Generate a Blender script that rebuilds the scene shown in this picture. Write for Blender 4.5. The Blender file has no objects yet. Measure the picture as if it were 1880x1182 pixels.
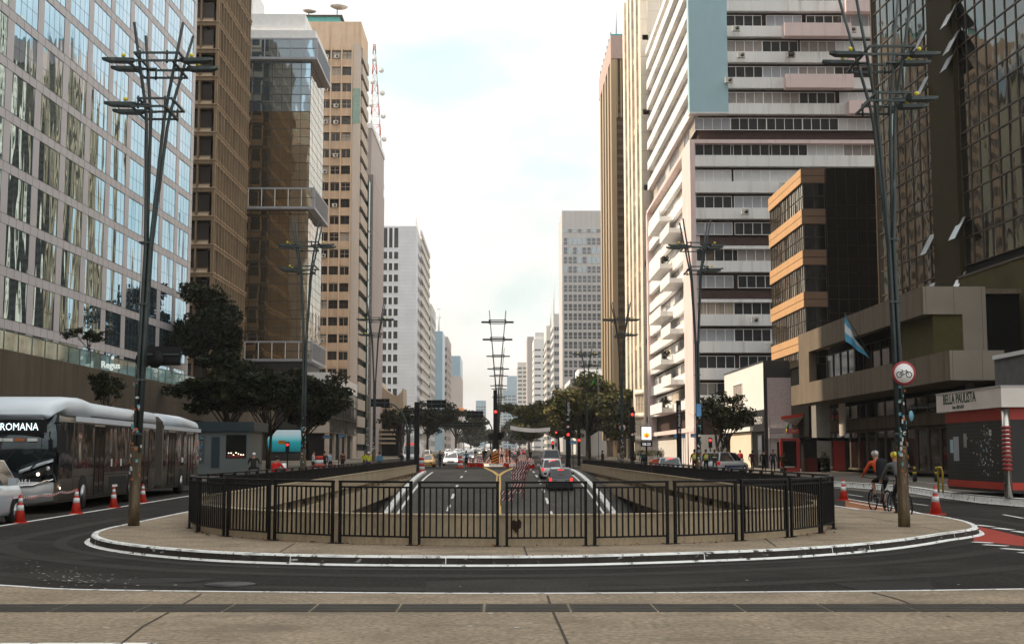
import bpy, math, random
from mathutils import Vector, Matrix
SC = bpy.context.scene
COL = SC.collection
R = math.radians
rnd = random.Random(7)

# ---------------------------------------------------------------- camera
F, CX, CY, HOR, VPX, CAMH = 2300.0, 940.0, 591.0, 831.0, 918.0, 1.6
PHI = math.atan((HOR - CY) / F)
PSI = math.atan((CX - VPX) * math.cos(PHI) / F)
cam = bpy.data.cameras.new('camera')
cam.sensor_width = 36; cam.lens = 36 * F / 1880
cam.clip_start = 0.1; cam.clip_end = 20000
camo = bpy.data.objects.new('camera', cam); COL.objects.link(camo)
camo.location = (0, 0, CAMH); camo.rotation_euler = (math.pi / 2 + PHI, 0, -PSI)
SC.camera = camo
FW = Vector((math.sin(PSI) * math.cos(PHI), math.cos(PSI) * math.cos(PHI), math.sin(PHI)))
RT = Vector((math.cos(PSI), -math.sin(PSI), 0)); UP = RT.cross(FW)
def ray(x, y): return FW + RT * ((x - CX) / F) - UP * ((y - CY) / F)
def PY(x, y, Y):
    r = ray(x, y); t = Y / r.y; return Vector((r.x * t, Y, CAMH + r.z * t))
def PX(x, y, X):
    r = ray(x, y); t = X / r.x; return Vector((X, r.y * t, CAMH + r.z * t))
def PZ(x, y, z=0.0):
    r = ray(x, y); t = (z - CAMH) / r.z; return Vector((r.x * t, r.y * t, z))

# ---------------------------------------------------------------- sky, sun, exposure
SKYO = 5.7
SUN_EL, SUN_AZ = 50.0, -86.0      # azimuth from +Y towards +X (the sun stands on the left)
w = bpy.data.worlds.new('World'); SC.world = w; w.use_nodes = True
nt = w.node_tree; nt.nodes.clear()
N = nt.nodes.new; L = nt.links.new
out = N('ShaderNodeOutputWorld')
sky = N('ShaderNodeTexSky'); sky.sky_type = 'NISHITA'; sky.sun_disc = False
sky.sun_elevation = R(SUN_EL); sky.sun_rotation = R(SUN_AZ); sky.air_density = 1.4; sky.dust_density = 3
b1 = N('ShaderNodeBackground'); b1.inputs[1].default_value = 0.12; L(sky.outputs[0], b1.inputs[0])
tc = N('ShaderNodeTexCoord'); mp = N('ShaderNodeMapping'); mp.inputs['Scale'].default_value = (1.6, 1.6, 3.2); mp.inputs['Location'].default_value = (SKYO, 2.0, 0)
L(tc.outputs['Generated'], mp.inputs[0])
n1 = N('ShaderNodeTexNoise'); n1.inputs['Scale'].default_value = 1.7; n1.inputs['Detail'].default_value = 6; n1.inputs['Roughness'].default_value = .55
L(mp.outputs[0], n1.inputs[0])
cr = N('ShaderNodeValToRGB'); cr.color_ramp.elements[0].position = .36; cr.color_ramp.elements[1].position = .52
cr.color_ramp.elements[0].color = (.6, .6, .6, 1); cr.color_ramp.elements[1].color = (1, 1, 1, 1)
L(n1.outputs[0], cr.inputs[0])
n2 = N('ShaderNodeTexNoise'); n2.inputs['Scale'].default_value = 2.6; n2.inputs['Detail'].default_value = 5
L(mp.outputs[0], n2.inputs[0])
c2 = N('ShaderNodeValToRGB'); c2.color_ramp.elements[0].position = .34; c2.color_ramp.elements[1].position = .52
c2.color_ramp.elements[0].color = (.58, .71, .70, 1); c2.color_ramp.elements[1].color = (.86, .83, .80, 1)
L(n2.outputs[0], c2.inputs[0])
b2 = N('ShaderNodeBackground'); L(c2.outputs[0], b2.inputs[0])
# overcast sky: the zenith brighter than the horizon, more so round the veiled sun
sz = N('ShaderNodeSeparateXYZ'); L(tc.outputs['Generated'], sz.inputs[0])
mz = N('ShaderNodeMapRange'); mz.inputs[1].default_value = .12; mz.inputs[2].default_value = .75; mz.inputs[3].default_value = .99; mz.inputs[4].default_value = 1.8; L(sz.outputs[2], mz.inputs[0]); L(mz.outputs[0], b2.inputs[1])
ms = N('ShaderNodeMixShader'); L(cr.outputs[0], ms.inputs[0]); L(b1.outputs[0], ms.inputs[1]); L(b2.outputs[0], ms.inputs[2])
L(ms.outputs[0], out.inputs[0])
sl = bpy.data.lights.new('sun', 'SUN'); sl.energy = 5.0; sl.angle = R(0.6); sl.color = (1.0, .84, .64)
so = bpy.data.objects.new('sun', sl); COL.objects.link(so)
sd = Vector((math.sin(R(SUN_AZ)) * math.cos(R(SUN_EL)), math.cos(R(SUN_AZ)) * math.cos(R(SUN_EL)), math.sin(R(SUN_EL))))
so.rotation_euler = sd.to_track_quat('Z', 'Y').to_euler()
SC.view_settings.view_transform = 'Standard'; SC.view_settings.look = 'None'
SC.view_settings.exposure = 0.36; SC.view_settings.gamma = 1.0
SC.cycles.max_bounces = 8; SC.cycles.volume_bounces = 1; SC.cycles.caustics_reflective = False; SC.cycles.caustics_refractive = False

# ---------------------------------------------------------------- materials
MC = {}
def M(name, col, rough=.7, metal=0., var=.2, scale=1.5, bump=0., bscale=None, stretch=(1, 1, 1), spec=.5, emit=0., trans=0., fine=0., coords='pos', alpha=1.):
    if name in MC: return MC[name]
    m = bpy.data.materials.new(name); m.use_nodes = True
    t = m.node_tree; p = t.nodes['Principled BSDF']
    p.inputs['Base Color'].default_value = (*col, 1); p.inputs['Roughness'].default_value = rough
    p.inputs['Metallic'].default_value = metal; p.inputs['Specular IOR Level'].default_value = spec if rough < .6 else spec * .3
    p.inputs['Transmission Weight'].default_value = trans
    p.inputs['Alpha'].default_value = alpha
    if emit:
        p.inputs['Emission Color'].default_value = (*col, 1); p.inputs['Emission Strength'].default_value = emit
    if var or bump:
        if coords == 'pos':
            g = t.nodes.new('ShaderNodeNewGeometry'); src = g.outputs['Position']
        else:
            g = t.nodes.new('ShaderNodeTexCoord'); src = g.outputs['Object']
        mpn = t.nodes.new('ShaderNodeMapping'); mpn.inputs['Scale'].default_value = stretch
        t.links.new(src, mpn.inputs[0])
    if var:
        n = t.nodes.new('ShaderNodeTexNoise'); n.inputs['Scale'].default_value = scale; n.inputs['Detail'].default_value = 7; n.inputs['Roughness'].default_value = .62
        t.links.new(mpn.outputs[0], n.inputs[0])
        r = t.nodes.new('ShaderNodeMapRange'); r.inputs[1].default_value = .25; r.inputs[2].default_value = .75
        r.inputs[3].default_value = 1 - var; r.inputs[4].default_value = 1 + var
        t.links.new(n.outputs[0], r.inputs[0])
        val = r.outputs[0]
        if fine:
            nf = t.nodes.new('ShaderNodeTexNoise'); nf.inputs['Scale'].default_value = scale * 18; nf.inputs['Detail'].default_value = 3
            t.links.new(mpn.outputs[0], nf.inputs[0])
            rf = t.nodes.new('ShaderNodeMapRange'); rf.inputs[1].default_value = .3; rf.inputs[2].default_value = .7
            rf.inputs[3].default_value = 1 - fine; rf.inputs[4].default_value = 1 + fine
            t.links.new(nf.outputs[0], rf.inputs[0])
            mm = t.nodes.new('ShaderNodeMath'); mm.operation = 'MULTIPLY'
            t.links.new(val, mm.inputs[0]); t.links.new(rf.outputs[0], mm.inputs[1]); val = mm.outputs[0]
        mx = t.nodes.new('ShaderNodeVectorMath'); mx.operation = 'SCALE'; mx.inputs[0].default_value = col
        t.links.new(val, mx.inputs['Scale']); t.links.new(mx.outputs[0], p.inputs['Base Color'])
    if bump:
        nb = t.nodes.new('ShaderNodeTexNoise'); nb.inputs['Scale'].default_value = bscale or scale * 6; nb.inputs['Detail'].default_value = 4
        t.links.new(mpn.outputs[0], nb.inputs[0])
        bn = t.nodes.new('ShaderNodeBump'); bn.inputs['Strength'].default_value = bump; bn.inputs['Distance'].default_value = .05
        t.links.new(nb.outputs[0], bn.inputs['Height']); t.links.new(bn.outputs[0], p.inputs['Normal'])
    MC[name] = m; return m

def glassmat(name, col, metal=.85, rough=.03, wave=.0, wscale=.35, ws=(1, 1, .35), wd=.25):
    """coated glass: mirrors the street, its surface gently wavy"""
    m = M(name, col, rough, metal, var=0, spec=.8)
    if wave:
        t = m.node_tree; p = t.nodes['Principled BSDF']
        g = t.nodes.new('ShaderNodeNewGeometry'); mpn = t.nodes.new('ShaderNodeMapping'); mpn.inputs['Scale'].default_value = ws
        t.links.new(g.outputs['Position'], mpn.inputs[0])
        nb = t.nodes.new('ShaderNodeTexNoise'); nb.inputs['Scale'].default_value = wscale; nb.inputs['Detail'].default_value = 1.5
        t.links.new(mpn.outputs[0], nb.inputs[0])
        bn = t.nodes.new('ShaderNodeBump'); bn.inputs['Strength'].default_value = wave; bn.inputs['Distance'].default_value = wd
        t.links.new(nb.outputs[0], bn.inputs['Height']); t.links.new(bn.outputs[0], p.inputs['Normal'])
    return m

def blend_spots(m, col2, scale, lo, hi, rough2=None, stretch=(1, 1, 1)):
    """worn patches of another colour over a material"""
    t = m.node_tree; p = t.nodes['Principled BSDF']
    g = t.nodes.new('ShaderNodeNewGeometry'); mpn = t.nodes.new('ShaderNodeMapping'); mpn.inputs['Scale'].default_value = stretch
    t.links.new(g.outputs['Position'], mpn.inputs[0])
    n = t.nodes.new('ShaderNodeTexNoise'); n.inputs['Scale'].default_value = scale; n.inputs['Detail'].default_value = 8; n.inputs['Roughness'].default_value = .65
    t.links.new(mpn.outputs[0], n.inputs[0])
    r = t.nodes.new('ShaderNodeMapRange'); r.inputs[1].default_value = lo; r.inputs[2].default_value = hi
    t.links.new(n.outputs[0], r.inputs[0])
    mx = t.nodes.new('ShaderNodeMix'); mx.data_type = 'RGBA'
    t.links.new(r.outputs[0], mx.inputs[0])
    src = p.inputs['Base Color']
    if src.is_linked: t.links.new(src.links[0].from_socket, mx.inputs[6])
    else: mx.inputs[6].default_value = src.default_value
    mx.inputs[7].default_value = (*col2, 1)
    t.links.new(mx.outputs[2], p.inputs['Base Color'])
    return m

def streaks(m, col2, lo=.5, hi=.78, scale=1.6): return blend_spots(m, col2, scale, lo, hi, stretch=(1, 1, .05))

def grid_lines(m, dx, dz, wd, col2, axis='yz', off=(0, 0)):
    """panel joints: thin dark lines every dx, dz on a wall (world position)"""
    t = m.node_tree; p = t.nodes['Principled BSDF']
    g = t.nodes.new('ShaderNodeNewGeometry'); s = t.nodes.new('ShaderNodeSeparateXYZ'); t.links.new(g.outputs['Position'], s.inputs[0])
    res = None
    for ax, d, o in ((axis[0], dx, off[0]), (axis[1], dz, off[1])):
        if not d: continue
        a = t.nodes.new('ShaderNodeMath'); a.operation = 'ADD'; a.inputs[1].default_value = 1000 * d + o; t.links.new(s.outputs['xyz'.index(ax)], a.inputs[0])
        q = t.nodes.new('ShaderNodeMath'); q.operation = 'MODULO'; q.inputs[1].default_value = d; t.links.new(a.outputs[0], q.inputs[0])
        l = t.nodes.new('ShaderNodeMath'); l.operation = 'LESS_THAN'; l.inputs[1].default_value = wd; t.links.new(q.outputs[0], l.inputs[0])
        if res is None: res = l.outputs[0]
        else:
            x = t.nodes.new('ShaderNodeMath'); x.operation = 'MAXIMUM'; t.links.new(res, x.inputs[0]); t.links.new(l.outputs[0], x.inputs[1]); res = x.outputs[0]
    mx = t.nodes.new('ShaderNodeMix'); mx.data_type = 'RGBA'; t.links.new(res, mx.inputs[0])
    src = p.inputs['Base Color']
    if src.is_linked: t.links.new(src.links[0].from_socket, mx.inputs[6])
    else: mx.inputs[6].default_value = src.default_value
    mx.inputs[7].default_value = (*col2, 1); t.links.new(mx.outputs[2], p.inputs['Base Color'])
    return m

# ---------------------------------------------------------------- mesh builder
class MB:
    def __init__(s, mtx=None): s.v = []; s.f = []; s.mi = []; s.mats = []; s.M = mtx or Matrix(); s.sm = []
    def m(s, mat):
        if mat not in s.mats: s.mats.append(mat)
        return s.mats.index(mat)
    def add(s, vs, fs, mat, smooth=False):
        o = len(s.v); k = s.m(mat)
        s.v += [s.M @ Vector(q) for q in vs]
        for f in fs: s.f.append([o + i for i in f]); s.mi.append(k); s.sm.append(smooth)
    def box(s, x0, x1, y0, y1, z0, z1, mat):
        if x1 < x0: x0, x1 = x1, x0
        if y1 < y0: y0, y1 = y1, y0
        if z1 < z0: z0, z1 = z1, z0
        s.add([(x0, y0, z0), (x1, y0, z0), (x1, y1, z0), (x0, y1, z0), (x0, y0, z1), (x1, y0, z1), (x1, y1, z1), (x0, y1, z1)],
              [(0, 3, 2, 1), (4, 5, 6, 7), (0, 1, 5, 4), (1, 2, 6, 5), (2, 3, 7, 6), (3, 0, 4, 7)], mat); return s
    def quad(s, a, b, c, d, mat): s.add([a, b, c, d], [(0, 1, 2, 3)], mat); return s
    def poly(s, pts, mat): s.add(pts, [tuple(range(len(pts)))], mat); return s
    def prism(s, pts, z0, z1, mat, top=None):
        n = len(pts); vs = [(p[0], p[1], z0) for p in pts] + [(p[0], p[1], z1) for p in pts]
        area = sum(pts[i][0] * pts[(i + 1) % n][1] - pts[(i + 1) % n][0] * pts[i][1] for i in range(n))
        fs = [(i, (i + 1) % n, n + (i + 1) % n, n + i) for i in range(n)]
        bt, tp = tuple(range(n))[::-1], tuple(range(n, 2 * n))
        if area < 0: fs = [f[::-1] for f in fs]; bt, tp = bt[::-1], tp[::-1]
        s.add(vs, fs + [bt], mat); s.add(vs, [tp], top or mat); return s
    def tube(s, pts, r, mat, n=8, cap=True):
        pts = [Vector(p) for p in pts]; rs = r if isinstance(r, (list, tuple)) else [r] * len(pts)
        vs = []; fs = []
        for i, p in enumerate(pts):
            d = (pts[min(i + 1, len(pts) - 1)] - pts[max(i - 1, 0)]).normalized()
            a = Vector((0, 0, 1)) if abs(d.z) < .9 else Vector((1, 0, 0))
            u = d.cross(a).normalized(); v = d.cross(u)
            for k in range(n):
                t = 2 * math.pi * k / n; vs.append(p + (u * math.cos(t) + v * math.sin(t)) * rs[i])
        for i in range(len(pts) - 1):
            for k in range(n):
                fs.append((i * n + k, i * n + (k + 1) % n, (i + 1) * n + (k + 1) % n, (i + 1) * n + k))
        if cap: fs += [tuple(range(n))[::-1], tuple(range((len(pts) - 1) * n, len(pts) * n))]
        s.add(vs, fs, mat, True); return s
    def lathe(s, prof, mat, n=16, c=(0, 0, 0)):
        vs = []; fs = []
        for r, z in prof:
            for k in range(n):
                t = 2 * math.pi * k / n; vs.append((c[0] + r * math.cos(t), c[1] + r * math.sin(t), c[2] + z))
        for i in range(len(prof) - 1):
            for k in range(n): fs.append((i * n + k, i * n + (k + 1) % n, (i + 1) * n + (k + 1) % n, (i + 1) * n + k))
        fs += [tuple(range(n))[::-1], tuple(range((len(prof) - 1) * n, len(prof) * n))]
        s.add(vs, fs, mat, True); return s
    def disc(s, c, nrm, r, th, mat, n=24):
        c = Vector(c); nrm = Vector(nrm).normalized(); s.tube([c - nrm * th / 2, c + nrm * th / 2], r, mat, n); return s
    def ball(s, c, r, mat, n=10, k=7):
        c = Vector(c); r = Vector(r) if not isinstance(r, (int, float)) else Vector((r, r, r)); vs = []; fs = []
        for i in range(k + 1):
            a = math.pi * i / k
            for j in range(n):
                b = 2 * math.pi * j / n
                vs.append(c + Vector((r.x * math.sin(a) * math.cos(b), r.y * math.sin(a) * math.sin(b), -r.z * math.cos(a))))
        for i in range(k):
            for j in range(n): fs.append((i * n + j, i * n + (j + 1) % n, (i + 1) * n + (j + 1) % n, (i + 1) * n + j))
        s.add(vs, fs, mat, True); return s
    def loft(s, secs, mat, smooth=True, caps=True):
        n = len(secs[0]); vs = [p for q in secs for p in q]; fs = []
        for i in range(len(secs) - 1):
            for k in range(n): fs.append((i * n + k, i * n + (k + 1) % n, (i + 1) * n + (k + 1) % n, (i + 1) * n + k))
        if caps: fs += [tuple(range(n))[::-1], tuple(range((len(secs) - 1) * n, len(secs) * n))]
        s.add(vs, fs, mat, smooth); return s
    def mesh(s, name):
        me = bpy.data.meshes.new(name); me.from_pydata([tuple(v) for v in s.v], [], s.f)
        for m in s.mats: me.materials.append(m)
        me.polygons.foreach_set('material_index', s.mi); me.polygons.foreach_set('use_smooth', s.sm)
        me.validate(); me.update()
        return me
    def build(s, name, parent=None, world=False):
        if world and parent:
            o = Matrix.Translation(-parent.location)
            s.v = [o @ v for v in s.v]
        ob = bpy.data.objects.new(name, s.mesh(name)); COL.objects.link(ob)
        if parent: ob.parent = parent
        return ob

def tag(o, label=None, cat=None, group=None, kind=None):
    if label: o['label'] = label
    if cat: o['category'] = cat
    if group: o['group'] = group
    if kind: o['kind'] = kind
    return o
def thing(name, label, cat, loc=(0, 0, 0), rz=0, group=None):
    o = bpy.data.objects.new(name, None); COL.objects.link(o); o.location = loc; o.rotation_euler = (0, 0, rz)
    o.empty_display_size = .3
    return tag(o, label, cat, group)
def dup(root, loc, rz=0, label=None, group=None, scale=None):
    r = root.copy(); COL.objects.link(r); r.location = loc; r.rotation_euler = (0, 0, rz)
    if label: r['label'] = label
    if group: r['group'] = group
    if scale: r.scale = scale
    for ch in list(root.children):
        c = ch.copy(); COL.objects.link(c); c.parent = r
        for g in ch.children:
            d = g.copy(); COL.objects.link(d); d.parent = c
    return r
def place(o, parent, mtx):
    o.parent = parent
    o.matrix_local = Matrix.Translation(-parent.location) @ mtx
def fr(o, u, n):
    """wall frame: x along the wall, y outward, z up"""
    u = Vector(u).normalized(); n = Vector(n).normalized(); z = Vector((0, 0, 1))
    return Matrix(((u.x, n.x, 0, o[0]), (u.y, n.y, 0, o[1]), (0, 0, 1, o[2] if len(o) > 2 else 0), (0, 0, 0, 1)))
WM = {}
def wmesh(wd, h, nx, ny, glass, frame, fw=.07, mw=.05, dp=.06, split=None):
    """a window: one pane sheet, its frame and glazing bars"""
    key = (round(wd, 2), round(h, 2), nx, ny, glass.name, frame.name, split)
    if key in WM: return WM[key]
    b = MB()
    b.quad((fw, 0, fw), (wd - fw, 0, fw), (wd - fw, 0, h - fw), (fw, 0, h - fw), glass)
    for x0, x1, z0, z1 in ((0, fw, 0, h), (wd - fw, wd, 0, h), (fw, wd - fw, 0, fw), (fw, wd - fw, h - fw, h)): b.box(x0, x1, -.03, dp, z0, z1, frame)
    for i in range(1, nx): x = wd * i / nx; b.box(x - mw / 2, x + mw / 2, 0, dp * .8, fw, h - fw, frame)
    zs = [h * i / ny for i in range(1, ny)] if split is None else [h * split]
    for z in zs: b.box(fw, wd - fw, 0, dp * .75, z - mw / 2, z + mw / 2, frame)
    WM[key] = b.mesh('window'); return WM[key]
class Wins:
    """collects the windows of a building: the 100 nearest as parts, the rest as one part"""
    def __init__(s, root): s.root = root; s.L = []
    def put(s, me, F_, a, z, b=0., tilt=0.):
        mt = F_ @ Matrix.Translation((a, b, z))
        if tilt: mt = mt @ Matrix.Rotation(rnd.uniform(-tilt, tilt), 4, 'Z') @ Matrix.Rotation(rnd.uniform(-tilt, tilt), 4, 'X')
        s.L.append((mt, me))
    def done(s, cap=100, name='window'):
        s.L.sort(key=lambda q: (q[0].translation - Vector((0, 0, 1.6))).length)
        for mt, me in s.L[:cap]:
            o = bpy.data.objects.new(name, me); COL.objects.link(o); place(o, s.root, mt)
        rest = s.L[cap:]
        if rest:
            b = MB()
            for mt, me in rest:
                b.M = mt; vs = [v.co for v in me.vertices]
                for i, m in enumerate(me.materials):
                    fs = [tuple(p.vertices) for p in me.polygons if p.material_index == i]
                    b.add(vs, fs, m)
            b.M = Matrix(); ob = b.build(name, s.root, True); ob['kind'] = 'stuff'
def text(s, mat, size, mtx, name='lettering', parent=None, sx=1., depth=.01, align='CENTER', bold=0.):
    """flat lettering in the XZ plane of mtx, facing -Y of mtx"""
    cu = bpy.data.curves.new(name, 'FONT'); cu.body = s; cu.size = size; cu.align_x = align; cu.extrude = depth / 2; cu.offset = bold
    cu.resolution_u = 2
    ob = bpy.data.objects.new(name, cu); COL.objects.link(ob)
    bpy.context.view_layer.update()
    me = bpy.data.meshes.new_from_object(ob.evaluated_get(bpy.context.evaluated_depsgraph_get()))
    bpy.data.objects.remove(ob)
    me.materials.clear(); me.materials.append(mat)
    me.transform(Matrix.Rotation(math.pi / 2, 4, 'X') @ Matrix.Scale(sx, 4, (1, 0, 0)))
    o = bpy.data.objects.new(name, me); COL.objects.link(o)
    if parent: o.parent = parent
    o.matrix_local = mtx
    return o
def gz(Y): return -.15 + .0055 * max(0., Y - 85)
XL, XR, YC, RC = -6.83, 7.37, 29.0, 7.1     # well of the underpass: side walls, centre and radius of its round end
YEL, YER = 103.0, 115.0
def rz_(Y):
    if Y >= 115: return gz(Y)
    e = gz(115)
    if Y > 62: return e - .00092 * (115 - Y) ** 2 - .0016 * (115 - Y)
    return e - .00092 * 53 ** 2 - .0016 * 53 - .085 * (62 - Y)
# ================================================================ the ground, roads and pavements
ASPH = M('asphalt', (.021, .0185, .016), .9, var=.35, scale=.8, bump=.5, bscale=60, fine=.65)
blend_spots(ASPH, (.036, .032, .028), .45, .50, .62, stretch=(.5, 1, 1))
ASPHR = M('ramp_asphalt', (.062, .055, .048), .8, var=.45, scale=.4, bump=.4, bscale=50, stretch=(1, .35, 1), fine=.35)
CONC = M('pavement_concrete', (.265, .21, .15), .85, var=.32, scale=.9, bump=.4, bscale=40, fine=.35)
blend_spots(CONC, (.22, .17, .12), 2.2, .54, .70)
blend_spots(CONC, (.17, .135, .10), .8, .53, .68, stretch=(.7, 1.3, 1))
blend_spots(CONC, (.10, .08, .06), 9, .66, .72, stretch=(.5, 1.4, 1))
CONCF = M('side_pavement', (.12, .105, .088), .85, var=.25, scale=.5, fine=.2)
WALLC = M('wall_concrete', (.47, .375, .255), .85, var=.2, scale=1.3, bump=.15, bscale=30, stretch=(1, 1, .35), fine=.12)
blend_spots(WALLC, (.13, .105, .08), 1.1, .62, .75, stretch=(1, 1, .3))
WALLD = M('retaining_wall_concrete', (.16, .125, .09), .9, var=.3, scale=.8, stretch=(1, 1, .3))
WP = M('white_road_paint', (.72, .71, .68), .7, var=.15, scale=3)
blend_spots(WP, (.08, .075, .07), 7, .60, .66)
WPK = M('kerb_white_paint', (.78, .78, .76), .75, var=.12, scale=4)
blend_spots(WPK, (.09, .075, .06), 6, .56, .62)
KD = M('kerb_black_face', (.035, .03, .026), .85, var=.4, scale=5)
blend_spots(KD, (.42, .41, .39), 3.5, .60, .66, stretch=(1, 1, 3))
YP = M('yellow_road_paint', (.62, .40, .12), .75, var=.2, scale=3)
blend_spots(YP, (.07, .065, .06), 8, .64, .7)
RP = M('red_lane_paint', (.30, .045, .03), .8, var=.2, scale=2)
OP = M('orange_lane_paint', (.26, .10, .04), .8, var=.35, scale=2)
blend_spots(OP, (.10, .08, .07), 5, .55, .62)

def st(o): o['kind'] = 'structure'; return o
ys = [-60, 0, 12, 21.9, 29, 62, 70, 78, 85, 90, 95, YEL, 109, YER, 130, 160, 200, 260, 340, 450, 600, 800, 1100, 1500, 2200, 3500]
def strip(mb, x0, x1, y0, y1, zo, mat, f=gz, n=1):
    yy = sorted({y0, y1} | {y for y in ys if y0 < y < y1})
    vs = []; fs = []
    for y in yy: vs += [(x0, y, f(y) + zo), (x1, y, f(y) + zo)]
    for i in range(len(yy) - 1): fs.append((2 * i, 2 * i + 1, 2 * i + 3, 2 * i + 2))
    mb.add(vs, fs, mat)
arc = [(0.27 + RC * math.sin(R(a)), YC - RC * math.cos(R(a))) for a in range(-90, 91, 6)]
def hole_front(mb, x0, x1, y0, zo, mat):
    """the sheet between y0 and the round end of the well"""
    pts = [(XL, YC)] + arc[1:-1] + [(XR, YC)]
    for (xa, ya), (xb, yb) in zip(pts[:-1], pts[1:]): mb.quad((xa, y0, zo), (xb, y0, zo), (xb, yb, zo), (xa, ya, zo), mat)
g = MB()
strip(g, -3000, XL - .5, -60, 3500, -.03, CONCF); strip(g, XR + .5, 3000, -60, 3500, -.03, CONCF)
strip(g, XL - .5, XR + .5, -60, 21, -.03, CONCF); strip(g, XL - .5, XR + .5, YER, 3500, -.03, CONCF)
st(g.build('ground'))
# road sheets
rd = MB()
strip(rd, -17.2, XL - .5, YC, 2400, 0, ASPH); strip(rd, XR + .5, 16.6, YC, 2400, 0, ASPH)
strip(rd, XL - .5, XR + .5, 120, 2400, 0, ASPH)
rd.quad((-400, 9, -.15), (400, 9, -.15), (400, 21, -.15), (-400, 21, -.15), ASPH)
rd.quad((-17.2, 21, -.15), (XL, 21, -.15), (XL, YC, -.15), (-17.2, YC, -.15), ASPH)
rd.quad((XR, 21, -.15), (60, 21, -.15), (60, YC, -.15), (XR, YC, -.15), ASPH)
hole_front(rd, 0, 0, 21, -.15, ASPH)
st(rd.build('road'))
# ramp road down into the underpass
rp = MB(); yy = [22 + i * 3.1 for i in range(31)] + [120]
vs = []; fs = []
for y in yy: vs += [(XL - .5, y, rz_(y)), (XR + .5, y, rz_(y))]
for i in range(len(yy) - 1): fs.append((2 * i, 2 * i + 1, 2 * i + 3, 2 * i + 2))
rp.add(vs, fs, ASPHR); st(rp.build('ramp_road'))
def rline(mb, xa, xb, wd, y0, y1, mat, f=rz_, zo=.006, n=None):
    n = n or max(1, int((y1 - y0) / 4)); vs = []; fs = []
    for i in range(n + 1):
        t = i / n; y = y0 + (y1 - y0) * t; x = xa + (xb - xa) * t
        vs += [(x - wd / 2, y, f(y) + zo), (x + wd / 2, y, f(y) + zo)]
    for i in range(n): fs.append((2 * i, 2 * i + 1, 2 * i + 3, 2 * i + 2))
    mb.add(vs, fs, mat)
# kerbs along the ramp
for sgn, ye in ((-1, YEL + 3), (1, YER)):
    k = MB(); X = 6.35 * sgn; n = 24
    secs = []
    for i in range(n + 1):
        y = 30 + (ye - 30) * i / n; z = rz_(y)
        secs.append([(X - .17, y, z - .1), (X + .17, y, z - .1), (X + .17, y, z + .16), (X - .17, y, z + .16)])
    k.loft(secs, WPK, False); st(k.build('ramp_kerb'))
mk = MB()
rline(mk, -5.75, -5.75, .16, 60, 108, WP); rline(mk, 5.85, 5.85, .12, 60, 112, WP)
for y0 in (66, 72.5, 79, 86, 97, 109): rline(mk, -3.0, -3.0, .16, y0, y0 + 3, WP, n=2)
for y0 in (62, 69, 76, 83, 90, 98, 107, 118, 130): rline(mk, 2.9, 2.9, .16, y0, y0 + 3.4, WP, n=2)
rline(mk, .0, .0, .14, 60, 100, YP); rline(mk, -.24, -.24, .1, 90, 100, YP)
# the V of yellow paint before the median nose
for s_, xe in ((-1, -1.85), (1, 1.75)):
    rline(mk, -.1, xe, .3, 100, 135, YP)
st(mk.build('road_markings'))
hp = MB(); hp.poly([(-.05, 101, rz_(101) + .003), (1.6, 135, gz(135) + .003), (-1.7, 135, gz(135) + .003)], M('hatched_ground', (.30, .20, .11), .85, var=.3, scale=2)); st(hp.build('hatched_area'))

# side walls of the well: parapet, slot with struts, fascia beam, wall set back under it
def side_wall(X, out_, ye, label):
    rt = thing('underpass_wall', label, 'wall', (X, YC, 0))
    s = out_
    a = MB(); a.box(X, X + .28 * s, YC, ye, .02, .58, WALLC); a.box(X - .02 * s, X + .3 * s, YC, ye, .58, .62, WALLC); a.build('parapet', rt, True)
    f = MB(); f.box(X, X + .45 * s, YC, ye, -1.08, -.28, WALLC); f.build('fascia_beam', rt, True)
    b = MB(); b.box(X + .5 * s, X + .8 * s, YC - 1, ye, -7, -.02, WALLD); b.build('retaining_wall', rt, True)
    t = MB(); y = YC + 1.5
    while y < ye: t.box(X + .02 * s, X + .4 * s, y, y + .2, -.28, .02, WALLC); y += 3.3
    t.build('strut', rt, True)
    return rt
side_wall(XL, -1, YEL, 'left concrete wall of the sunken ramp with a dark slot below its parapet')
side_wall(XR, 1, YER, 'right concrete wall of the sunken ramp, lit beige parapet over a dark slot')
def ring(mb, r0, r1, z0, z1, mat, a0=-90, a1=90, st_=4):
    A = [a0 + (a1 - a0) * i / round((a1 - a0) / st_) for i in range(round((a1 - a0) / st_) + 1)]
    secs = [[(.27 + r * math.sin(R(a)), YC - r * math.cos(R(a)), z) for r, z in ((r0, z0), (r1, z0), (r1, z1), (r0, z1))] for a in A]
    mb.loft(secs, mat, False)
rt = thing('underpass_end_wall', 'rounded beige concrete parapet wall closing the near end of the sunken ramp', 'wall', (.27, YC - RC, 0))
rw = MB(); ring(rw, RC - .34, RC - .1, -7, .5, WALLC); ring(rw, RC - .36, RC - .08, .5, .53, WALLC); rw.build('parapet', rt, True)
# rust patch and litter on the wall
pm = M('rust_patch', (.05, .03, .022), .9, var=.5, scale=8)
pb = MB(); c0 = PY(948, 963, 21.98)
pts = [(.0, .03), (.05, .09), (.1, .06), (.16, .1), (.19, .04), (.18, -.05), (.13, -.08), (.1, -.15), (.06, -.1), (.02, -.06)]
pb.M = Matrix.Translation((c0.x - .1, 21.985, c0.z)); pb.add([(x, 0, z) for x, z in pts] + [(x, .02, z) for x, z in pts], [tuple(range(10)), tuple(range(19, 9, -1))] + [(i, i + 10, (i + 1) % 10 + 10, (i + 1) % 10) for i in range(10)], pm)
pb.M = Matrix(); pb.build('rust_patch', rt, True)

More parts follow.
